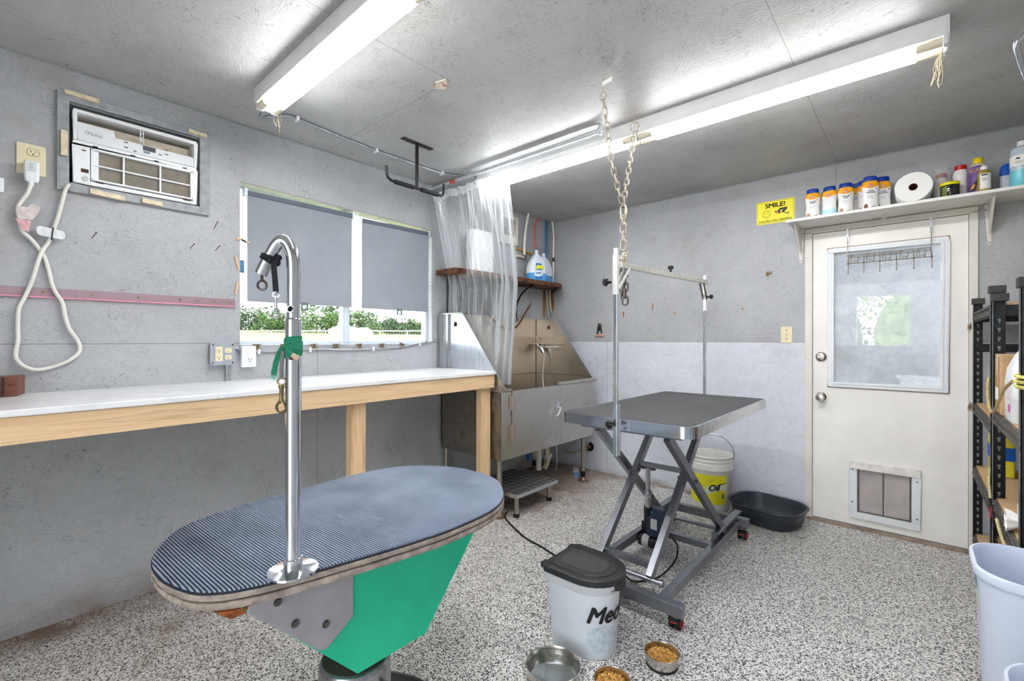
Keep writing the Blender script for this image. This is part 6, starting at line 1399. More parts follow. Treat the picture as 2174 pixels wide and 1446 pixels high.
for i in range(NNu):
    for j in range(NNv):
        if ((i / NNu - .5) / .5) ** 2 + ((j / NNv - .45) / .5) ** 2 < 1: g.bm.faces.new((vs_[i][j], vs_[i + 1][j], vs_[i + 1][j + 1], vs_[i][j + 1]))
for v in [v for v in g.bm.verts if not v.link_faces]: g.bm.verts.remove(v)
g.build('faded_print', wornm, fb, label='scratched remains of a pale blue printed picture')

BowlS = steel('bowl_steel', (206, 200, 194), .2, 2, .1, (150, 140, 130), 4)
def bowl(x, y, r, h, label, dog=False):
    t = thing('pet_bowl', (x, y, 0), label, 'bowl', 'steel pet bowls on the floor')
    g = G(); g.lathe([(r * .86, .003), (r * .925, .007), (r * .975, h * .8), (r * .99, h - .002), (r, h), (r * .985, h + .0005), (r * .96, h - .004), (r * .945, h * .7), (r * .90, .012), (r * .86, .008), (0.001, .007)], (x, y, 0), n=56, capb=False, capa=False); g.build('bowl_shell', BowlS, t, smooth=True, angle=70)
    g = G(); g.lathe([(r * .84, 0), (r * .90, .001), (r * .945, .009), (r * .925, .009), (r * .88, .003)], (x, y, 0), n=40, capb=False); g.build('rubber_ring', BlackR, t, smooth=True)
    return t
b1 = bowl(1.834, -2.444, .0985, .068, 'larger steel bowl of water in front of the food bin')
g = G(); g.lathe([(.0920, .040), (.0920, .0402)], (1.834, -2.444, 0), n=48)
wm, wnn, wpp = newmat('water'); wm = dusty_glass('water_surface', .0, (.93, .96, .97))
g.build('water', wm, b1, label='clear water surface')
bowl(2.092, -2.096, .0635, .050, 'small steel bowl of kibble right of the food bin'); bowl(2.019, -2.347, .0635, .050, 'small steel bowl of kibble cut off by the bottom of the photo')
Kb = mat('kibble', (228, 172, 92), .7, var=.3, vscale=90, bump=.3, bscale=300)
for x, y, lb in ((2.092, -2.096, 'heap of golden kibble in the bowl right of the food bin'), (2.019, -2.347, 'heap of golden kibble in the bowl at the bottom edge')):
    g = G(); g.lathe([(.052, .012), (.056, .026), (.035, .034), (.0, .036)], (x, y, 0), n=20, capb=False)
    for i in range(260):
        a = random.uniform(0, 6.28); rr2 = .055 * math.sqrt(random.random()); c = V((x + rr2 * math.cos(a), y + rr2 * math.sin(a), .028 + .012 * (1 - (rr2 / .055) ** 2) + random.uniform(-.003, .004)))
        M_ = Matrix.Translation(c) @ Euler((random.uniform(0, 3), random.uniform(0, 3), random.uniform(0, 3))).to_matrix().to_4x4() @ Matrix.Diagonal((1, .8, .55, 1))
        bmesh.ops.create_icosphere(g.bm, subdivisions=1, radius=.0056, matrix=M_)
    g.build('kibble', Kb, smooth=True, label=lb, cat='pet food', kind='stuff')
g = G(); g.tube(spline([(.62, -1.34, .006), (.66, -1.415, .006), (.74, -1.47, .006), (.86, -1.53, .006), (1.0, -1.592, .006), (1.14, -1.62, .006), (1.26, -1.655, .006), (1.42, -1.70, .006), (1.58, -1.66, .006)], 8), .0048, 8); g.build('floor_cable', BlackR, smooth=True, label='black cable running over the floor from the bath to the scissor table', cat='cable')
def fur(c, rx, ry, n, label, m, h=.025):
    g = G()
    for i in range(n):
        a = random.uniform(0, 6.28); q = V((c[0] + random.gauss(0, rx), c[1] + random.gauss(0, ry), .002)); p = [q]
        for k in range(4): a += random.uniform(-1, 1); p.append(p[-1] + V((math.cos(a) * .012, math.sin(a) * .012, random.uniform(-.004, .008)))); p[-1].z = max(.002, min(h, p[-1].z))
        g.tube(p, .0007, 3)
    g.build('pet_hair', m, label=label, cat='hair', kind='stuff')
HairM = mat('brown_hair', (96, 70, 48), .9, var=.2)
fur((1.70, -1.72), .10, .035, 1100, 'tuft of brown dog hair on the floor under the scissor table', HairM); fur((.62, -1.05), .18, .2, 260, 'loose dog hair on the floor around the bath step', mat('tan_hair', (150, 122, 92), .9), .012); fur((1.35, -.05), .25, .015, 160, 'thin line of hair along the foot of the door wall', mat('tan_hair', (0, 0, 0)), .01)

# ================================================================ SIGN, SWITCH, HOOKS ON THE DOOR WALL
sg = thing('warning_sign', (2.045, 0, 2.10), 'yellow camera warning sign with a smiling face beside the white shelf', 'sign')
SY = mat('sign_yellow', (250, 238, 40), .3, var=.01)
sx0, sx1, sz0, sz1 = 1.923, 2.168, 2.100, 2.266
g = G(); g.prism(rrect(sx1 - sx0, sz1 - sz0, .010, 5, (sx0 + sx1) / 2, (sz0 + sz1) / 2), YP(0), YP(-.0015)); g.build('plate', SY, sg)
g = G(); bo = rrect(sx1 - sx0 - .014, sz1 - sz0 - .014, .008, 4, (sx0 + sx1) / 2, (sz0 + sz1) / 2); g.tube([(x, -.0017, z) for x, z in bo], .0007, 4, closed=True); g.build('border', Ink, sg)
text('sign_writing', 'SMILE!', .046, (2.045, -.0018, 2.231), (1, 0, 0), (0, 0, 1), Ink, sg, bold=.0013, sx=1.04)
text('sign_writing', "YOU'RE ON CAMERA", .0245, (2.045, -.0018, 2.119), (1, 0, 0), (0, 0, 1), Ink, sg, bold=.0002, sx=.92)
g = G(); fc = (1.988, 2.172); g.tube([(fc[0] + .0265 * math.cos(t), -.0018, fc[1] + .0265 * math.sin(t)) for t in [2 * math.pi * k / 32 for k in range(32)]], .0009, 4, closed=True); g.tube([(fc[0] + .019 * math.cos(R(t)), -.0018, fc[1] + .017 * math.sin(R(t))) for t in range(200, 345, 12)], .0008, 4)
g.build('smiling_face', Ink, sg)
g = G(); g.prism([(fc[0] - .009 + a, fc[1] + .007 + b * 1.3) for a, b in circ(.0028, 10)], YP(-.0015), YP(-.0022)); g.prism([(fc[0] + .009 + a, fc[1] + .008 + b * 1.3) for a, b in circ(.0028, 10)], YP(-.0015), YP(-.0022)); g.build('eyes', Ink, sg)
g = G()
for pl in ([(2.062, 2.190), (2.078, 2.205), (2.125, 2.205), (2.118, 2.196), (2.070, 2.188)], [(2.088, 2.186), (2.123, 2.200), (2.122, 2.194), (2.098, 2.168), (2.088, 2.172)], [(2.042, 2.192), (2.052, 2.186), (2.050, 2.172), (2.046, 2.178)], [(2.100, 2.173), (2.103, 2.176), (2.113, 2.164), (2.128, 2.162), (2.128, 2.158), (2.110, 2.160)], [(2.126, 2.168), (2.131, 2.167), (2.131, 2.151), (2.126, 2.153)]): g.prism(pl, YP(-.0015), YP(-.0021))
g.prism([(2.066 + a * 1.3, 2.177 + b) for a, b in circ(.012, 16)], YP(-.0015), YP(-.0020)); g.build('camera_symbol', Ink, sg)
g = G(); g.prism([(2.060 + a, 2.174 + b) for a, b in circ(.0085, 14)], YP(-.0018), YP(-.0025)); g.build('lens', mat('lens_orange', (236, 130, 70), .4), sg)
lsw = thing('light_switch', (2.119, 0, 1.225), 'ivory toggle light switch left of the door frame', 'switch')
g = G(); g.prism(rrect(.072, .116, .005, 4, 2.119, 1.282), YP(0), YP(-.006)); g.build('cover_plate', Cream, lsw, bevel=.002)
g = G(); g.box(2.115, -.014, 1.276, 2.123, -.004, 1.290); g.build('toggle', Cream, lsw, bevel=.001)
for z in (1.315, 1.249): g = G(); g.lathe([(.004, 0), (.003, .002)], (2.119, -.006, z), axis='y', n=8); g.build('screw', Iron, lsw)
g = G(); g.box(1.99, -.004, 1.722, 2.006, 0, 1.752); g.tube([(1.998, -.004, 1.74), (1.995, -.02, 1.738), (1.992, -.028, 1.722), (1.996, -.032, 1.714), (2.01, -.03, 1.718)], .003, 6); g.tube([(2.0, -.004, 1.735), (2.018, -.016, 1.732), (2.03, -.022, 1.745)], .003, 6); g.build('coat_hook', Brass, smooth=True, label='small brass double hook on the door wall left of the shelf bracket', cat='hook')
sc_ = thing('spring_clamp', (.58, -.01, 1.27), 'black spring clamp with orange tips hanging on the door wall', 'clamp')
g = G(); g.tube([(.582, -.014, 1.395), (.575, -.014, 1.35), (.560, -.016, 1.30)], [.010, .009, .006], 8); g.tube([(.588, -.014, 1.395), (.598, -.014, 1.35), (.612, -.016, 1.30)], [.010, .009, .006], 8); g.cyl((.586, -.026, 1.345), (.586, -.004, 1.345), .011, n=12); g.build('clamp_body', Black, sc_, smooth=True)
g = G()
for x in (.553, .617): g.sphere((x, -.018, 1.288), .012, 2, (1.2, .8, 1.2))
for k in range(9): g.sphere((.54 + .011 * k, -.014, 1.283 + random.uniform(-.008, .006)), .007, 1, (1, .7, 1))
g.build('orange_tip', mat('faded_orange', (222, 150, 116), .7, var=.15, vscale=90), sc_, smooth=True)
for i, (x, z0_, z1_, w_) in enumerate(((1.103, 1.49, 1.565, .006), (1.30, 1.452, 1.475, .010), (.827, 1.44, 1.50, .008), (1.825, 1.47, 1.49, .012))):
    g = G(); g.prism([(x - w_, z1_ - .01), (x, z1_), (x + w_, z1_ - .012), (x + w_ * .4, z0_ + .01), (x, z0_), (x - w_ * .5, z0_ + .012)], YP(-.0003), YP(-.0009)); g.build('rust_stain', rustm, label=['dotted rust drip on the door wall above the middle of the scissor table', 'small rust spot under two faint drip lines on the door wall', 'rust streak on the door wall behind the hanging chain', 'tiny brown spot on the door wall left of the coat hook'][i], cat='stain', group='rust marks on the door wall')
for i, x in enumerate((1.262, 1.338)):
    g = G(); g.prism([(x - .0015, 1.70), (x + .0015, 1.70), (x + .001 - (x - 1.3) * .4, 1.48), (x - .001 - (x - 1.3) * .4, 1.48)], YP(-.0003), YP(-.0008)); g.build('rust_drip', mat('faint_rust', (196, 170, 140), .9), label=['faint vertical rust drip line, left one of a pair', 'faint vertical rust drip line, right one of a pair'][i], cat='stain', group='rust drip lines')

# ================================================================ OVER-DOOR HOOK RACK
HW_ = mat('hook_wire', (138, 128, 112), .35, .6, var=.2, vscale=60)
hr = thing('hook_rack', (2.68, -.03, 1.73), 'wire over-the-door rack with six hooks on the white door', 'hook rack')
for x in (2.476, 2.888):
    g = G(); g.box(x - .006, -.022, 1.90, x + .006, -.020, 1.984); g.build('strap', Galv, hr)
    g = G(); g.tube([(x, -.022, 1.93), (x, -.024, 1.80), (x + .004, -.034, 1.745)], .0025, 6); g.build('strap_wire', HW_, hr, smooth=True)
g = G()
for z, y in ((1.806, -.026), (1.797, -.026), (1.788, -.026), (1.748, -.044)): g.tube([(2.476, y, z), (2.888, y, z)], .0025, 6)
g.build('rail_wire', HW_, hr)
for i in range(6):
    x = 2.480 + i * .0815
    g = G(); g.tube([(x, -.026, 1.80), (x + .002, -.03, 1.77), (x + .003, -.044, 1.745), (x + .003, -.052, 1.72), (x + .003, -.050, 1.690), (x + .003, -.058, 1.680)], .0026, 6); g.sphere((x + .003, -.047, 1.748), .0062, 2); g.build('hook', HW_, hr, smooth=True)
    if i < 5:
        xm = x + .041; g = G(); g.tube(spline([(xm - .022, -.044, 1.748), (xm - .024, -.034, 1.79), (xm - .016, -.026, 1.805), (xm - .008, -.03, 1.80)], 4), .0018, 6); g.tube([(xm - .010 + .010 * (1 - math.cos(t)), -.050, 1.748 + .016 * math.sin(t)) for t in [math.pi * k / 10 for k in range(11)]], .0022, 6)
        g.tube([(xm - .010, -.044, 1.745), (xm - .014, -.032, 1.795)], .0018, 5); g.tube([(xm + .012, -.044, 1.745), (xm + .015, -.03, 1.797)], .0018, 5); g.build('loop_hook', HW_, hr, smooth=True)

# ================================================================ LONG WHITE SHELF AND ITS BOTTLES
ws = thing('wall_shelf', (2.86, -.143, 2.025), 'long white melamine shelf on brackets above the door', 'shelf')
g = G(); g.box(2.167, -.287, 2.026, 3.545, 0, 2.044); g.build('board', Wp2, ws, bevel=.0015)
def bracket(x, L, drop, w=.042):
    r = []
    g = G(); g.prism([(x - w / 2, 2.024), (x + w / 2, 2.024), (x + w * .32, 2.024 - drop * .5), (x + w * .16, 2.024 - drop), (x - w * .16, 2.024 - drop), (x - w * .32, 2.024 - drop * .5)], YP(-.001), YP(-.004)); g.build('bracket_plate', Wp, ws, bevel=.001)
    g = G(); g.prism([(x - w / 2, -.001), (x + w / 2, -.001), (x + w * .3, -L), (x - w * .3, -L)], ZP(2.0255), ZP(2.0225)); g.build('bracket_arm', Wp, ws, bevel=.001)
    g = G(); g.hull([V((x - .005, -.004, 2.022)), V((x + .005, -.004, 2.022)), V((x + .005, -L * .92, 2.022)), V((x - .005, -L * .92, 2.022))], [V((x - .005, -.004, 2.024 - drop * .82)), V((x + .005, -.004, 2.024 - drop * .82)), V((x + .005, -.016, 2.024 - drop * .7)), V((x - .005, -.016, 2.024 - drop * .7))]) ; g.build('bracket_web', Wp, ws)
    for dx, dz in ((-w * .32, -.03), (w * .32, -.03), (0, -drop + .014)):
        g = G(); g.lathe([(.0035, 0), (.003, .002)], (x + dx, -.004, 2.024 + dz), axis='y', n=8); g.build('bracket_screw', Ink, ws)
bracket(2.207, .24, .235); bracket(3.135, .24, .235)
g = G(); g.box(2.650, -.018, 1.992, 2.682, -.012, 2.024); g.box(2.658, -.10, 2.018, 2.674, -.012, 2.024); g.build('bracket_plate', Wp, ws, bevel=.001)
zs = 2.044
BotW = mat('bottle_white', (236, 234, 232), .3, var=.02)
def shampoo():
    r = thing('shampoo_bottle', (0, 0, 0), '', 'bottle')
    H_ = .165; out = [(.033 * math.cos(2 * math.pi * i / 28), .019 * math.sin(2 * math.pi * i / 28)) for i in range(28)]
    lv = [(.98, 0), (1.0, .004), (1.02, .02), (.99, .05), (.95, .07), (.97, .095), (1.06, .122), (1.05, .142), (.95, .158), (.80, .168)]
    g = G(); g.loft(out, lv); g.build('bottle_body', BotW, r, smooth=True)
    def rad(z):
        for (a, z0_), (b, z1_) in zip(lv, lv[1:]):
            if z0_ <= z <= z1_: return a + (b - a) * (z - z0_) / (z1_ - z0_)
        return 1
    g = G(); n = 28; k_ = 7; vs_ = []
    for i in range(n):
        t = 2 * math.pi * i / n; dip = max(0, math.cos(t + math.pi / 2)) ** 3 if 1 else 0; zl_ = .138 - .016 * dip
        col = []
        for j in range(k_ + 1):
            z = zl_ + (.167 - zl_) * j / k_; s = rad(min(z, .168)) + .018; col.append(g.bm.verts.new((out[i][0] * s, out[i][1] * s, z)))
        vs_.append(col)
    for i in range(n):
        for j in range(k_): g.bm.faces.new((vs_[i][j], vs_[(i + 1) % n][j], vs_[(i + 1) % n][j + 1], vs_[i][j + 1]))
    g.build('orange_band', Orange, r, smooth=True)
    g = G(); g.loft(out, [(.86, .1665), (.86, .172), (.84, .188), (.80, .194), (.70, .196)]); g.build('flip_cap', Blue, r, smooth=True, angle=50)
    yf = -.0212
    g = G(); g.prism(circ(.0095, 18, 0, .137), YP(yf - .0003), YP(yf - .0012)); g.build('round_emblem', Red, r)
    g = G(); g.prism(circ(.0072, 16, 0, .137), YP(yf - .0012), YP(yf - .0016)); g.build('emblem_centre', PaperW, r)
    g = G(); g.prism([(-.005, .134), (.004, .134), (.0055, .141), (.003, .143), (-.001, .139), (-.005, .139)], YP(yf - .0016), YP(yf - .0019)); g.build('emblem_mark', Red, r)
    g = G(); g.prism(circ(.003, 8, .022, .118), YP(-.0175), YP(-.0182)); g.build('paw_mark', InkBlue, r)
    return r
def sbtext(r, lines, base):
    for k, t in enumerate(lines): text('label_writing', t, .0105, (0, -.0200, .108 - k * .0105), (1, 0, 0), (0, -.05, 1), InkBlue, r, bold=.0003, sx=.72)
    for k in range(4): 
        g = G(); g.prism([(-.014, .080 - k * .005), (.012 - .003 * (k % 2), .080 - k * .005), (.012 - .003 * (k % 2), .0808 - k * .005), (-.014, .0808 - k * .005)], YP(-.0194), YP(-.0200)); g.build('small_print', mat('print_lilac', (176, 166, 186), .5, var=0), r)
    m1 = {'p': mat('puppy_tan', (206, 150, 120), .6, var=.2, vscale=200), 'o': mat('dog_brown', (140, 92, 70), .6, var=.2, vscale=200)}[base]
    g = G(); g.prism([(-.026, .005), (-.010, .004), (-.010, .022), (-.016, .034), (-.024, .030), (-.027, .018)], YP(-.0165), YP(-.0185)); g.build('printed_dog', m1, r)
    g = G(); g.prism([(-.006, .004), (.024, .004), (.026, .016), (.014, .021), (.004, .013)], YP(-.0180), YP(-.0196)); g.build('printed_leaves', mat('leaf_green_pink', (186, 206, 120) if base == 'o' else (170, 190, 160), .6, var=.3, vscale=150), r)
fp = shampoo(); sbtext(fp, ['TEARLESS', 'PUPPY'], 'p')
fo = None
grp = 'white and orange shampoo bottles on the shelf'
place(fp, (2.308, -.215, zs), R(6), 'leftmost puppy shampoo bottle on the white shelf, standing alone by the sign', grp, sc=(1.2, 1.15, .98))
q = copytree(fp); place(q, (2.484, -.215, zs), R(8), 'puppy shampoo bottle with front label, third of the row from the left', grp, sc=(1.2, 1.15, .98))
bb = shampoo(); place(bb, (2.398, -.205, zs), R(-4), 'shampoo bottle turned with its plain back label and pale blue foot to the room', grp, sc=(1.2, 1.15, .98))
g = G(); out = [(.0335 * math.cos(2 * math.pi * i / 28), .0195 * math.sin(2 * math.pi * i / 28)) for i in range(28)]; g.loft(out, [(.995, .003), (1.03, .02), (1.0, .044)], capa=False, capb=False); g.build('pale_blue_foot', mat('pale_aqua', (186, 226, 234), .35), bb, smooth=True)
for k in range(6):
    g = G(); g.prism([(-.020, .112 - k * .008), (.018 - .004 * (k % 3), .112 - k * .008), (.018 - .004 * (k % 3), .1128 - k * .008), (-.020, .1128 - k * .008)], YP(-.0190), YP(-.0197)); g.build('small_print', mat('print_pale', (206, 204, 212), .5, var=0), bb)
b2_ = shampoo(); place(b2_, (2.376, -.10, zs), R(0), 'shampoo bottle almost hidden behind the one with the back label', grp, sc=(1.2, 1.15, .98))
fo = shampoo(); sbtext(fo, ['ODOR', 'CONTROL'], 'o'); place(fo, (2.607, -.222, zs), R(10), 'tallest-looking odor control shampoo bottle at the front of the cluster of four', grp, sc=(1.22, 1.15, 1.04))
for (x, y, rz, lb) in ((2.664, -.150, 12, 'odor control shampoo bottle at the right end of the cluster, beside the paper roll'), (2.575, -.140, 8, 'odor control bottle just behind and left of the front one in the cluster'), (2.540, -.105, 4, 'hindmost shampoo bottle at the left of the cluster of four')):
    q = copytree(fo); place(q, (x, y, zs), R(rz), lb, grp, sc=(1.18, 1.15, 1.06))
# paper roll
pr_ = thing('paper_towel_roll', (2.805, -.15, zs), 'white paper towel roll lying on the shelf, its end facing the room', 'paper roll')
cxr, czr, rr3 = 2.806, zs + .0862, .086
g = G(); n = 56
def fring(r, y): return [V((cxr + r * (1 + (.02 * math.sin(3 * t + 1) if r > .05 else 0)) * math.cos(t), y, czr + r * (1 + (.02 * math.sin(2 * t) if r > .05 else 0)) * math.sin(t) * (1 if r < .05 else 1))) for t in [2 * math.pi * i / n for i in range(n)]]
g.rings([fring(.020, -.265), fring(.083, -.268), fring(rr3 * .99, -.264), fring(rr3 * .99, -.02), fring(.02, -.02)], False, False); g.build('paper', mat('towel_paper', (246, 244, 240), .9, var=.01, bump=.15, bscale=200), pr_, smooth=True, angle=50)
g = G(); g.rings([fring(.0205, -.267), fring(.0205, -.02), fring(.0185, -.02), fring(.0185, -.267)], False, False, close=True); g.build('cardboard_core', mat('core_brown', (122, 92, 70), .9), pr_, smooth=True, angle=50)
# jar, bagged bottle, white bottle, purple bottle, iodine, wipes, big bottle
jr = thing('jar', (2.962, -.205, zs), 'short black jar with a bright yellow lid on the shelf', 'jar')
g = G(); g.lathe([(.038, 0), (.040, .004), (.041, .070), (.040, .075)], (2.962, -.205, zs), n=32); g.build('jar_body', mat('jar_dark_clear', (34, 36, 30), .08, var=.5, vscale=120, coat=.6), jr, smooth=True)
g = G(); g.lathe([(.0435, .072), (.0435, .086), (.041, .0885)], (2.962, -.205, zs), n=36); g.build('jar_lid', mat('lid_yellow', (248, 232, 20), .4), jr, smooth=True, angle=50)
g = G()
for a in range(-3, 4): pass
g.lathe([(.0412, .006), (.0418, .066)], (2.962, -.205, zs), n=30, capa=False, capb=False); g.bm.faces.ensure_lookup_table()
for f in [f for f in g.bm.faces if not (-2.6 < math.atan2(f.calc_center_median().y + .205, f.calc_center_median().x - 2.962) < -1.9)]: g.bm.faces.remove(f)
g.build('jar_label', mat('jar_green_label', (110, 128, 52), .5, var=.5, vscale=200), jr)
bg_ = thing('bagged_bottle', (2.93, -.10, zs), 'white bottle inside a crumpled clear plastic bag behind the yellow-lidded jar', 'bottle')
g = G(); g.lathe([(.035, 0), (.036, .02), (.037, .10), (.030, .128), (.022, .140), (.022, .158)], (2.93, -.10, zs), n=24); g.build('bottle_body', BotW, bg_, smooth=True)
g = G(); g.lathe([(.024, .150), (.024, .172), (.021, .175)], (2.93, -.10, zs), n=20); g.build('cap', mat('muted_red', (170, 96, 92), .5), bg_, smooth=True)
g = G(); n = 30; g.rings([[V((2.93 + (r + random.uniform(-.005, .005)) * math.cos(t), -.10 + (r * .9 + random.uniform(-.005, .005)) * math.sin(t), zs + z + random.uniform(-.004, .004) * (z > .01))) for t in [2 * math.pi * i / n for i in range(n)]] for r, z in ((.040, .002), (.043, .04), (.045, .08), (.045, .12), (.042, .16), (.034, .190), (.040, .205))], False, False); g.build('clear_bag', dusty_glass('clear_bag_plastic', .10, (.95, .93, .92), .2), bg_, smooth=True)
wb_ = thing('powder_bottle', (3.005, -.105, zs), 'white bottle with a red cap behind the purple one', 'bottle')
g = G(); g.lathe([(.029, 0), (.031, .01), (.031, .08), (.029, .10), (.032, .125), (.034, .145), (.029, .165), (.022, .175)], (3.010, -.120, zs), n=26); g.build('bottle_body', BotW, wb_, smooth=True)
g = G(); g.lathe([(.025, .172), (.026, .196), (.022, .199)], (3.010, -.120, zs), n=24); g.build('cap', mat('cap_red', (196, 18, 34), .35), wb_, smooth=True)
pb = thing('purple_bottle', (3.075, -.15, zs), 'tall bottle with purple skunk-remover label and yellow cap', 'bottle')
Pu = mat('label_purple', (112, 84, 150), .4, var=.08, vscale=40)
g = G(); g.lathe([(.036, 0), (.038, .006), (.038, .150), (.034, .170), (.022, .185), (.018, .188)], (3.078, -.150, zs), n=30, ex=1.05, ey=.8); g.build('bottle_body', mat('olive_cream', (214, 204, 170), .35), pb, smooth=True)
g = G(); g.lathe([(.0390, .008), (.0390, .150), (.0350, .168)], (3.078, -.150, zs), n=30, ex=1.05, ey=.8, capa=False, capb=False)
for f in [f for f in g.bm.faces if f.calc_center_median().x > 3.092]: g.bm.faces.remove(f)
g.build('purple_label', Pu, pb, smooth=True)
text('label_writing', 'SKUNK', .030, (3.066, -.1835, zs + .142), (1, .1, .12), (0, 0, 1), mat('print_peach', (250, 200, 160), .4, var=0), pb, bold=.001, sx=.55)
g = G(); g.prism([(3.050, zs + .03), (3.066, zs + .03), (3.070, zs + .06), (3.086, zs + .075), (3.082, zs + .092), (3.068, zs + .086), (3.060, zs + .07)], YP(-.181), YP(-.1825)); g.build('printed_animal', mat('print_dark', (26, 20, 22), .5), pb)
g = G(); g.prism([(3.046, zs + .038), (3.060, zs + .042), (3.066, zs + .068), (3.055, zs + .062)], YP(-.1825), YP(-.1832)); g.build('printed_orange', Orange, pb)
g = G(); g.lathe([(.0205, .186), (.0205, .212), (.018, .215)], (3.078, -.150, zs), n=22); g.build('cap', mat('cap_yellow', (246, 212, 20), .35), pb, smooth=True)
io = thing('iodine_bottle', (3.096, -.215, zs), 'small amber iodine bottle with white cap and white label, in front of the purple bottle', 'bottle')
g = G(); g.lathe([(.024, 0), (.026, .005), (.026, .105), (.022, .118), (.014, .124)], (3.096, -.228, zs), n=26); g.build('bottle_body', mat('amber_plastic', (168, 150, 62), .25, var=.05), io, smooth=True)
g = G(); g.lathe([(.0265, .018), (.0265, .100)], (3.096, -.228, zs), n=30, capa=False, capb=False)
for f in [f for f in g.bm.faces if f.calc_center_median().x < 3.080]: g.bm.faces.remove(f)
g.build('white_label', PaperW, io, smooth=True)
g = G(); g.box(3.083, -.2555, zs + .088, 3.108, -.2535, zs + .096); g.build('label_header', InkBlue, io); 
text('label_writing', 'Povidone', .0088, (3.0955, -.2552, zs + .072), (1, 0, 0), (0, 0, 1), Ink, io, sx=.7); text('label_writing', 'Iodine', .0088, (3.0945, -.2552, zs + .063), (1, 0, 0), (0, 0, 1), Ink, io, sx=.7)
g = G(); g.lathe([(.0145, .122), (.0145, .142), (.012, .144)], (3.096, -.228, zs), n=20); g.build('cap', Wplast, io, smooth=True)
wi = thing('wipes_pack', (3.19, -.09, zs), 'blue and white pack partly hidden behind the big clear bottle', 'pack')
g = G(); g.loft(rrect(.070, .045, .016), [(1, 0), (1, .13), (.9, .15), (.6, .162)], (3.200, -.110, zs)); g.build('pack_body', mat('pack_white', (226, 232, 240), .35, var=.06, vscale=60), wi, smooth=True)
g = G(); g.loft(rrect(.0715, .0465, .016), [(1, .100), (1, .13), (.91, .151), (.62, .1635)], (3.200, -.110, zs), capa=False); g.build('blue_top', mat('pack_blue', (20, 92, 196), .3), wi, smooth=True)
g = G(); g.loft(rrect(.0715, .0465, .016), [(1, .0005), (1, .018)], (3.200, -.110, zs), capa=False, capb=False); g.build('blue_foot', mat('pack_blue', (0, 0, 0)), wi, smooth=True)
cb_ = thing('spray_refill_bottle', (3.24, -.21, zs), 'large clear bottle half full of aqua liquid, at the right end of the shelf', 'bottle')
g = G(); g.lathe([(.043, .0), (.045, .004), (.045, .085)], (3.235, -.228, zs), n=32); g.build('aqua_liquid', mat('aqua_liquid', (112, 200, 214), .25, var=.02), cb_, smooth=True)
g = G(); g.lathe([(.045, .085), (.045, .185), (.040, .203), (.022, .214), (.017, .216)], (3.235, -.228, zs), n=32, capa=False); g.build('upper_wall', mat('clear_plastic_grey', (190, 206, 218), .2, var=.03), cb_, smooth=True)
g = G(); g.lathe([(.0455, .108), (.0455, .162)], (3.235, -.228, zs), n=32, capa=False, capb=False); g.build('white_label', PaperW, cb_, smooth=True)
text('label_writing', 'Farm Shop', .013, (3.222, -.2735, zs + .144), (1, .1, 0), (0, 0, 1), Ink, cb_, sx=.8) if 0 else None
g = G(); g.prism([(3.205, zs + .142), (3.212, zs + .148), (3.220, zs + .146), (3.222, zs + .149), (3.220, zs + .141), (3.212, zs + .141)], YP(-.2715), YP(-.2745)); g.build('label_emblem', Ink, cb_)
for k in range(2): g = G(); g.box(3.205, -.2745, zs + .128 - k * .009, 3.245, -.2715, zs + .1288 - k * .009); g.build('label_line', Ink, cb_)
g = G(); g.lathe([(.020, .212), (.020, .238), (.018, .240)], (3.235, -.228, zs), n=22); g.build('cap', Wplast, cb_, smooth=True)

# ================================================================ BLACK METAL RACKS
RB = mat('rack_black', (30, 31, 36), .35, .4, var=.35, vscale=25); RD = mat('rack_dusty', (96, 92, 86), .8, .1, var=.3, vscale=60, bump=.4, bscale=120); Prt = mat('particle_board', (206, 172, 128), .85, var=.15, vscale=120)
CapM = mat('cap_dark_grey', (62, 60, 60), .7, var=.1)
def keypost(p, par, x, y, h, fx, fy, name='post'):
    # L-shaped upright: one face along x (towards +x), one along y
    g = G(); W_ = .040; t = .002
    g.box(x, min(y, y + fy * t), 0, x + W_, max(y, y + fy * t), h); g.box(x, min(y, y + fy * W_), 0, x + t, max(y, y + fy * W_), h)
    po = g.build(name, RB, par)
    g = G(); n = int((h - .08) / .0385)
    for i in range(n):
        z = .05 + i * .0385; sgn = -1
        yy = y - .0006 * 1 if fy > 0 else y - t - .0006
        g.prism([(x + .021 + a, z + .008 + b) for a, b in circ(.0058, 10)], YP(yy), YP(yy - .0004)); g.prism([(x + .018, z - .006), (x + .024, z - .006), (x + .0245, z + .006), (x + .0175, z + .006)], YP(yy), YP(yy - .0007))
    g.build('keyhole', mat('keyhole_grey', (150, 154, 160), .7, var=.3, vscale=50), po, kind='stuff')
    g = G(); g.box(x - .006, y - .007 if fy > 0 else y - W_ - .006, h - .006, x + W_ + .006, y + W_ + .006 if fy > 0 else y + .006, h + .026); g.build('end_cap', CapM, po, bevel=.002)
    return po
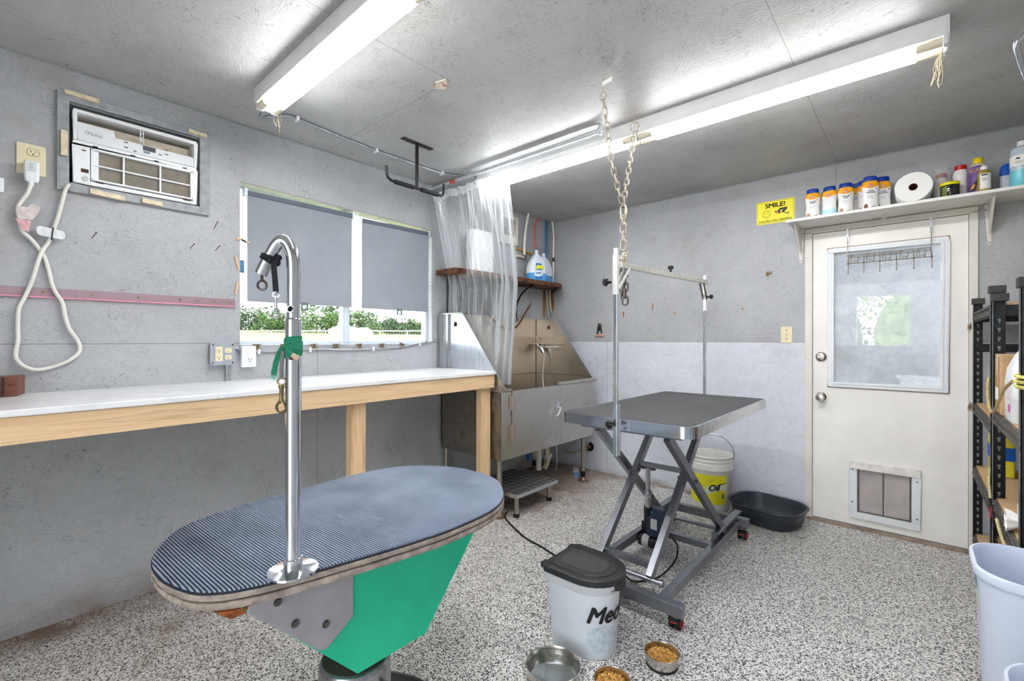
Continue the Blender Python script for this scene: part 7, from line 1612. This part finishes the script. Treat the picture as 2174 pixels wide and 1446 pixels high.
def rack(x0, x1, y0, y1, h, levels, label, grp_='metal racks by the right wall'):
    r = thing('storage_rack', ((x0 + x1) / 2, (y0 + y1) / 2, 0), label, 'rack', grp_)
    keypost(0, r, x0, y0, h, 1, 1); keypost(0, r, x0, y1 - .0, h, 1, -1)
    g = G(); g.box(x1 - .04, y0, 0, x1, y0 + .002, h); g.box(x1 - .002, y0, 0, x1, y0 + .04, h); g.build('post', RB, r)
    g = G(); g.box(x1 - .04, y1 - .002, 0, x1, y1, h); g.box(x1 - .002, y1 - .04, 0, x1, y1, h); g.build('post', RB, r)
    for z in levels:
        for xx, s in ((x0 + .003, 1), (x1 - .018, 1)):
            g = G(); g.box(xx, y0 + .003, z - .055, xx + .010, y1 - .003, z); g.box(xx - .0045, y0 + .004, z - .016, xx, y1 - .004, z - .004); g.box(xx - .0045, y0 + .004, z - .048, xx, y1 - .004, z - .032); g.build('long_beam', RD, r, bevel=.0015)
        for yy in (y0 + .003, y1 - .013):
            g = G(); g.box(x0 + .01, yy, z - .055, x1 - .01, yy + .010, z - .006); g.build('end_beam', RB, r, bevel=.002)
        g = G(); g.box(x0 + .013, y0 + .006, z - .008, x1 - .006, y1 - .006, z + .004); g.build('shelf_board', Prt, r)
    return r
r1_ = rack(3.062, 3.47, -.935, -.095, 1.452, (1.40, .885, .53, .145), 'farther black keyhole rack standing against the door wall')
r2_ = rack(3.062, 3.47, -1.69, -.975, 1.412, (.945, .575, .15), 'nearer black keyhole rack behind the white trash cans')
for z in (1.20,):
    g = G(); g.box(3.08, -.118, z - .022, 3.46, -.105, z + .022); g.build('end_beam', RB, r1_, bevel=.003)
# things on the racks
cbx = thing('cardboard_box', (3.14, -1.12, .945 + .004), 'tall worn cardboard box with tape on the nearer rack', 'box')
CB = mat('cardboard', (200, 164, 122), .85, var=.1, vscale=20)
g = G(); g.box(3.068, -1.20, .950, 3.30, -.985, 1.186); g.build('box_walls', CB, cbx, bevel=.002)
g = G(); g.box(3.0665, -1.135, .955, 3.0685, -1.131, 1.175); g.box(3.0665, -1.06, .98, 3.0685, -1.058, 1.10); g.build('torn_edge', mat('torn_card', (120, 88, 58), .9), cbx)
g = G(); g.box(3.0665, -1.12, 1.0, 3.0682, -1.03, 1.05); g.build('paper_label', PaperW, cbx); g = G(); g.box(3.0665, -1.12, 1.12, 3.0682, -1.075, 1.186); g.build('tape', mat('parcel_tape', (206, 190, 160), .25), cbx)
wj = thing('white_jug', (3.14, -1.36, .949), 'large white jug with pink and red printing on the nearer rack', 'jug')
g = G(); jo = rrect(.10, .20, .022); g.loft(jo, [(.94, .94, 0), (1, 1, .012), (1, 1, .135), (.92, .80, .19), (.62, .42, .235), (.36, .22, .262), (.32, .19, .290)], (3.120, -1.345, .950)); g.build('jug_body', Wplast, wj, smooth=True)
PkP = mat('print_pink', (226, 90, 170), .5, var=0); RdP = mat('print_red', (206, 110, 130), .5, var=0)
g = G()
for k in range(9): g.box(3.0690, -1.405 + k * .0052, .985, 3.0698, -1.405 + k * .0052 + .001 + .0013 * (k % 3 == 0) + .0006 * (k % 2), 1.012)
g.build('barcode', PkP, wj, kind='stuff')
g = G()
for k in range(7): g.box(3.0690, -1.42, 1.03 + k * .0080, 3.0698, -1.33 - .01 * (k % 3), 1.0310 + k * .0080)
g.build('small_print', RdP, wj, kind='stuff')
sb = thing('spray_bottle', (3.12, -.68, .889), 'small bottle with light blue label beside the cardboard box on the farther rack', 'bottle')
g = G(); g.loft(rrect(.06, .062, .020), [(.95, 0), (1, .004), (1, .085), (.86, .108), (.35, .122)], (3.125, -.70, .889)); g.build('bottle_body', mat('clear_cream', (214, 208, 194), .3), sb, smooth=True)
g = G(); g.loft(rrect(.061, .063, .020), [(1, .012), (1, .092)], (3.125, -.70, .889), capa=False, capb=False); g.build('blue_label', mat('label_light_blue', (128, 200, 222), .4, var=.04), sb, smooth=True)
g = G(); g.prism(circ(.008, 14, 3.118, .889 + .045), YP(-.7316), YP(-.7322)); g.build('label_disc', PaperW, sb)
text('label_writing', 'MEYER', .014, (3.118, -.7320, .889 + .075), (1, 0, 0), (0, 0, 1), InkBlue, sb, sx=.6) if 0 else None
g = G(); g.lathe([(.010, .118), (.010, .165), (.014, .17), (.014, .19)], (3.125, -.70, .889), n=12); g.build('sprayer', mat('sprayer_violet', (70, 66, 140), .4), sb)
# lower shelf content
rc_ = thing('red_canister', (3.17, -1.36, .579), 'red canister with a white lid on the middle shelf of the nearer rack', 'canister')
g = G(); g.lathe([(.046, 0), (.05, .19)], (3.165, -1.33, .579), n=24); g.build('canister_body', mat('canister_red', (206, 66, 50), .4), rc_, smooth=True)
g = G(); g.lathe([(.056, .188), (.058, .232), (.054, .236)], (3.165, -1.33, .579), n=26); g.build('lid', Wplast, rc_, smooth=True, angle=50)
g = G(); g.lathe([(.05, 0), (.055, .05), (.052, .055)], (3.14, -1.20, .72), n=24, axis='x'); g.build('storage_tin', mat('grey_lid', (176, 180, 190), .4), label='round tin lying on its side, its grey lid facing the room', cat='tin')
g = G(); g.box(3.13, -1.27, .579, 3.25, -1.13, .66); g.build('dark_pouch', BlackR, label='dark soft pouch under the round tin on the nearer rack', cat='pouch', bevel=.02)
lj = thing('white_jug', (3.11, -1.50, .579), 'white jug partly hidden behind the near rack post on the lower shelf', 'jug')
g = G(); g.loft(rrect(.09, .12, .02), [(.95, .95, 0), (1, 1, .01), (1, 1, .095), (.8, .7, .14), (.4, .3, .175)], (3.128, -1.485, .579)); g.build('jug_body', Wplast, lj, smooth=True)
yb_ = thing('storage_pack', (3.16, -.27, .534), 'yellow and blue pack on the farther rack, glimpsed between its posts', 'pack')
g = G(); g.box(3.114, -.34, .535, 3.20, -.20, .74); g.build('pack_body', mat('pack_yellow', (232, 220, 60), .4), yb_, bevel=.006)
g = G(); g.box(3.1125, -.341, .62, 3.2015, -.199, .69); g.build('blue_band', mat('pack_blue', (0, 0, 0)), yb_, bevel=.003)
g = G(); g.lathe([(.018, 0), (.022, .012), (.018, .03), (.008, .036)], (3.105, -1.56, .579), n=18); g.build('yellow_ball', mat('ball_yellow', (246, 232, 40), .5), smooth=True, label='small yellow squeeze toy at the front of the lower rack shelf', cat='toy')
g = G(); n = 40; c = V((3.085, -1.44, .615)); 
g.rings([[c + V((-.030 * s - .0, r_ * (1 + .14 * math.sin(7 * t + s)) * math.cos(t), r_ * (1 + .14 * math.sin(7 * t + s)) * math.sin(t))) for t in [2 * math.pi * i / n for i in range(n)]] for r_, s in ((.016, -.6), (.020, 0), (.030, .5), (.036, 1))], True, False); g.build('paper_ruffle', PaperW, smooth=True, label='crinkled white cloth bunched at the edge of the lower rack shelf', cat='cloth')
# bungee cords
Bu = mat('bungee_tan', (196, 172, 124), .8, var=.25, vscale=200); BuY = mat('bungee_yellow_black', (206, 196, 140), .7, var=.55, vscale=260)
g = G(); g.tube(spline([(3.056, -.93, 1.08), (3.050, -.97, 1.02), (3.048, -1.04, .97), (3.046, -1.13, .955), (3.044, -1.25, .97), (3.044, -1.38, 1.02), (3.046, -1.50, 1.075), (3.052, -1.62, 1.11)], 8), .0052, 8); g.build('bungee', Bu, smooth=True, label='tan bungee cord sagging in front of the cardboard box and jug', cat='cord')
g = G()
for k in range(3): g.tube([(3.082 + .030 * math.cos(t), -1.690 + .020 * math.sin(t), 1.10 + .016 * k + .004 * math.sin(t)) for t in [2 * math.pi * j / 20 for j in range(20)]], .0058, 8, closed=True)
g.build('cord_wrap', mat('wrap_yellow', (228, 216, 120), .7, var=.3, vscale=100), smooth=True, label='yellowish cord wrapped round the nearest rack post', cat='cord')
g = G(); g.tube(spline([(3.058, -.94, .69), (3.050, -1.02, .645), (3.046, -1.12, .60)], 6), .0045, 8); g.build('bungee', BuY, smooth=True, label='short thin bungee slanting between the two racks at the lower shelf', cat='cord'); g = G(); g.tube(spline([(3.044, -1.33, .58), (3.044, -1.42, .56), (3.046, -1.52, .545), (3.050, -1.60, .54)], 6), .005, 8); g.build('bungee', BuY, smooth=True, label='thin yellow and black bungee cord crossing the lower rack shelves', cat='cord')
g = G(); g.tube(spline([(3.048, -1.60, .56), (3.036, -1.66, .54), (3.036, -1.72, .525), (3.08, -1.76, .52), (3.20, -1.75, .52)], 8), .0075, 8); g.build('bungee', BuY, smooth=True, label='doubled yellow and black bungee cord round the nearest rack post', cat='cord')
g = G(); g.tube(spline([(3.044, -1.12, .60), (3.04, -1.16, .605), (3.04, -1.20, .585), (3.045, -1.19, .56)], 5), .006, 8); g.tube(spline([(3.045, -1.22, .57), (3.04, -1.26, .585), (3.04, -1.30, .565), (3.045, -1.29, .54)], 5), .006, 8); g.build('bungee_clasp', BlackR, smooth=True, label='pair of black bungee hooks meeting at the lower shelf edge', cat='hook')
g = G()
for i in range(14): t = 2 * math.pi * i / 14; g.sphere((3.040, -1.19 + .022 * math.cos(t), .568 + .022 * math.sin(t)), .0045, 1)
g.build('red_beads', mat('bead_red', (184, 40, 60), .25), smooth=True, label='small ring of red beads hanging at the lower shelf edge', cat='beads')
def rackhair(y, z, n, lb):
    g = G()
    for i in range(n):
        p = [V((3.052, y + random.gauss(0, .02), z + random.gauss(0, .006)))]
        for k in range(4): p.append(p[-1] + V((random.uniform(-.006, .003), random.uniform(-.010, .010), random.uniform(-.014, .004))))
        g.tube(p, .0006, 3)
    g.build('pet_hair', mat('tan_hair', (0, 0, 0)), label=lb, cat='hair', kind='stuff')
rackhair(-.13, 1.33, 60, 'hair tuft under the top shelf of the farther rack'); rackhair(-1.40, .52, 160, 'hair hanging off the lower shelf of the nearer rack'); rackhair(-.15, .88, 50, 'hair at the middle shelf of the farther rack')

# ================================================================ TRASH CANS
TW_ = mat('trash_can_white', (218, 226, 244), .38, var=.02)
def trashcan(x0, x1, y0, y1, h, label):
    r = thing('trash_can', ((x0 + x1) / 2, (y0 + y1) / 2, 0), label, 'trash can')
    cx_, cy_ = (x0 + x1) / 2, (y0 + y1) / 2; o = rrect(x1 - x0, y1 - y0, .10, 10)
    g = G(); g.loft(o, [(.80, 0), (.82, .005), (.945, h - .05), (.955, h - .036), (.955, h - .03), (.985, h - .028), (1, h - .02), (1, h - .006), (.99, h), (.965, h + .001), (.94, h - .008), (.925, h - .05), (.80, .02)], (cx_, cy_, 0)); g.build('can_body', TW_, r, smooth=True, angle=60)
    return r
tc1 = trashcan(2.938, 3.36, -2.085, -1.765, .625, 'large white trash can in front of the nearer rack')
g = G(); g.hull([V((2.9665, -1.955, .45)), V((2.969, -1.895, .45)), V((2.973, -1.895, .45)), V((2.972, -1.955, .45))], [V((2.958, -1.955, .55)), V((2.960, -1.895, .55)), V((2.966, -1.895, .55)), V((2.966, -1.955, .55))]) if 0 else g.box(0, 0, 0, .001, .001, .001); g.bm.clear()
pts_ = []
def canside(y, z):  # x of the can's left wall
    s = .82 + .125 * z / .575; return 3.149 - .211 * s
A = [(-1.895, .46), (-1.965, .46), (-1.965, .575), (-1.895, .575)]
g.hull([V((canside(y, z) - .0006, y, z)) for y, z in A], [V((canside(y, z) - .0018, y, z)) for y, z in A]); g.build('sticker', mat('sticker_grey', (206, 208, 206), .4, var=.1, vscale=80), tc1)
g = G(); A = [(-1.896, .545), (-1.964, .545), (-1.964, .574), (-1.896, .574)]; g.hull([V((canside(y, z) - .0018, y, z)) for y, z in A], [V((canside(y, z) - .0024, y, z)) for y, z in A]); g.build('sticker_header', mat('sticker_blue', (60, 110, 160), .4), tc1)
trashcan(2.945, 3.32, -2.78, -2.405, .60, 'second white trash can, only its rim corner in the lower right')

# chrome arm at the upper right
g = G(); g.tube(spline([(3.56, -2.02, 2.22), (3.30, -2.02, 2.19), (3.10, -2.01, 2.11), (3.035, -2.01, 2.045), (3.018, -2.01, 2.025), (3.020, -2.005, 1.99), (3.034, -2.0, 1.93), (3.06, -2.0, 1.82), (3.12, -2.0, 1.70)], 6), .0065, 12); g.build('chrome_arm', Chrome, smooth=True, label='bent chrome arm reaching in at the upper right edge', cat='arm')
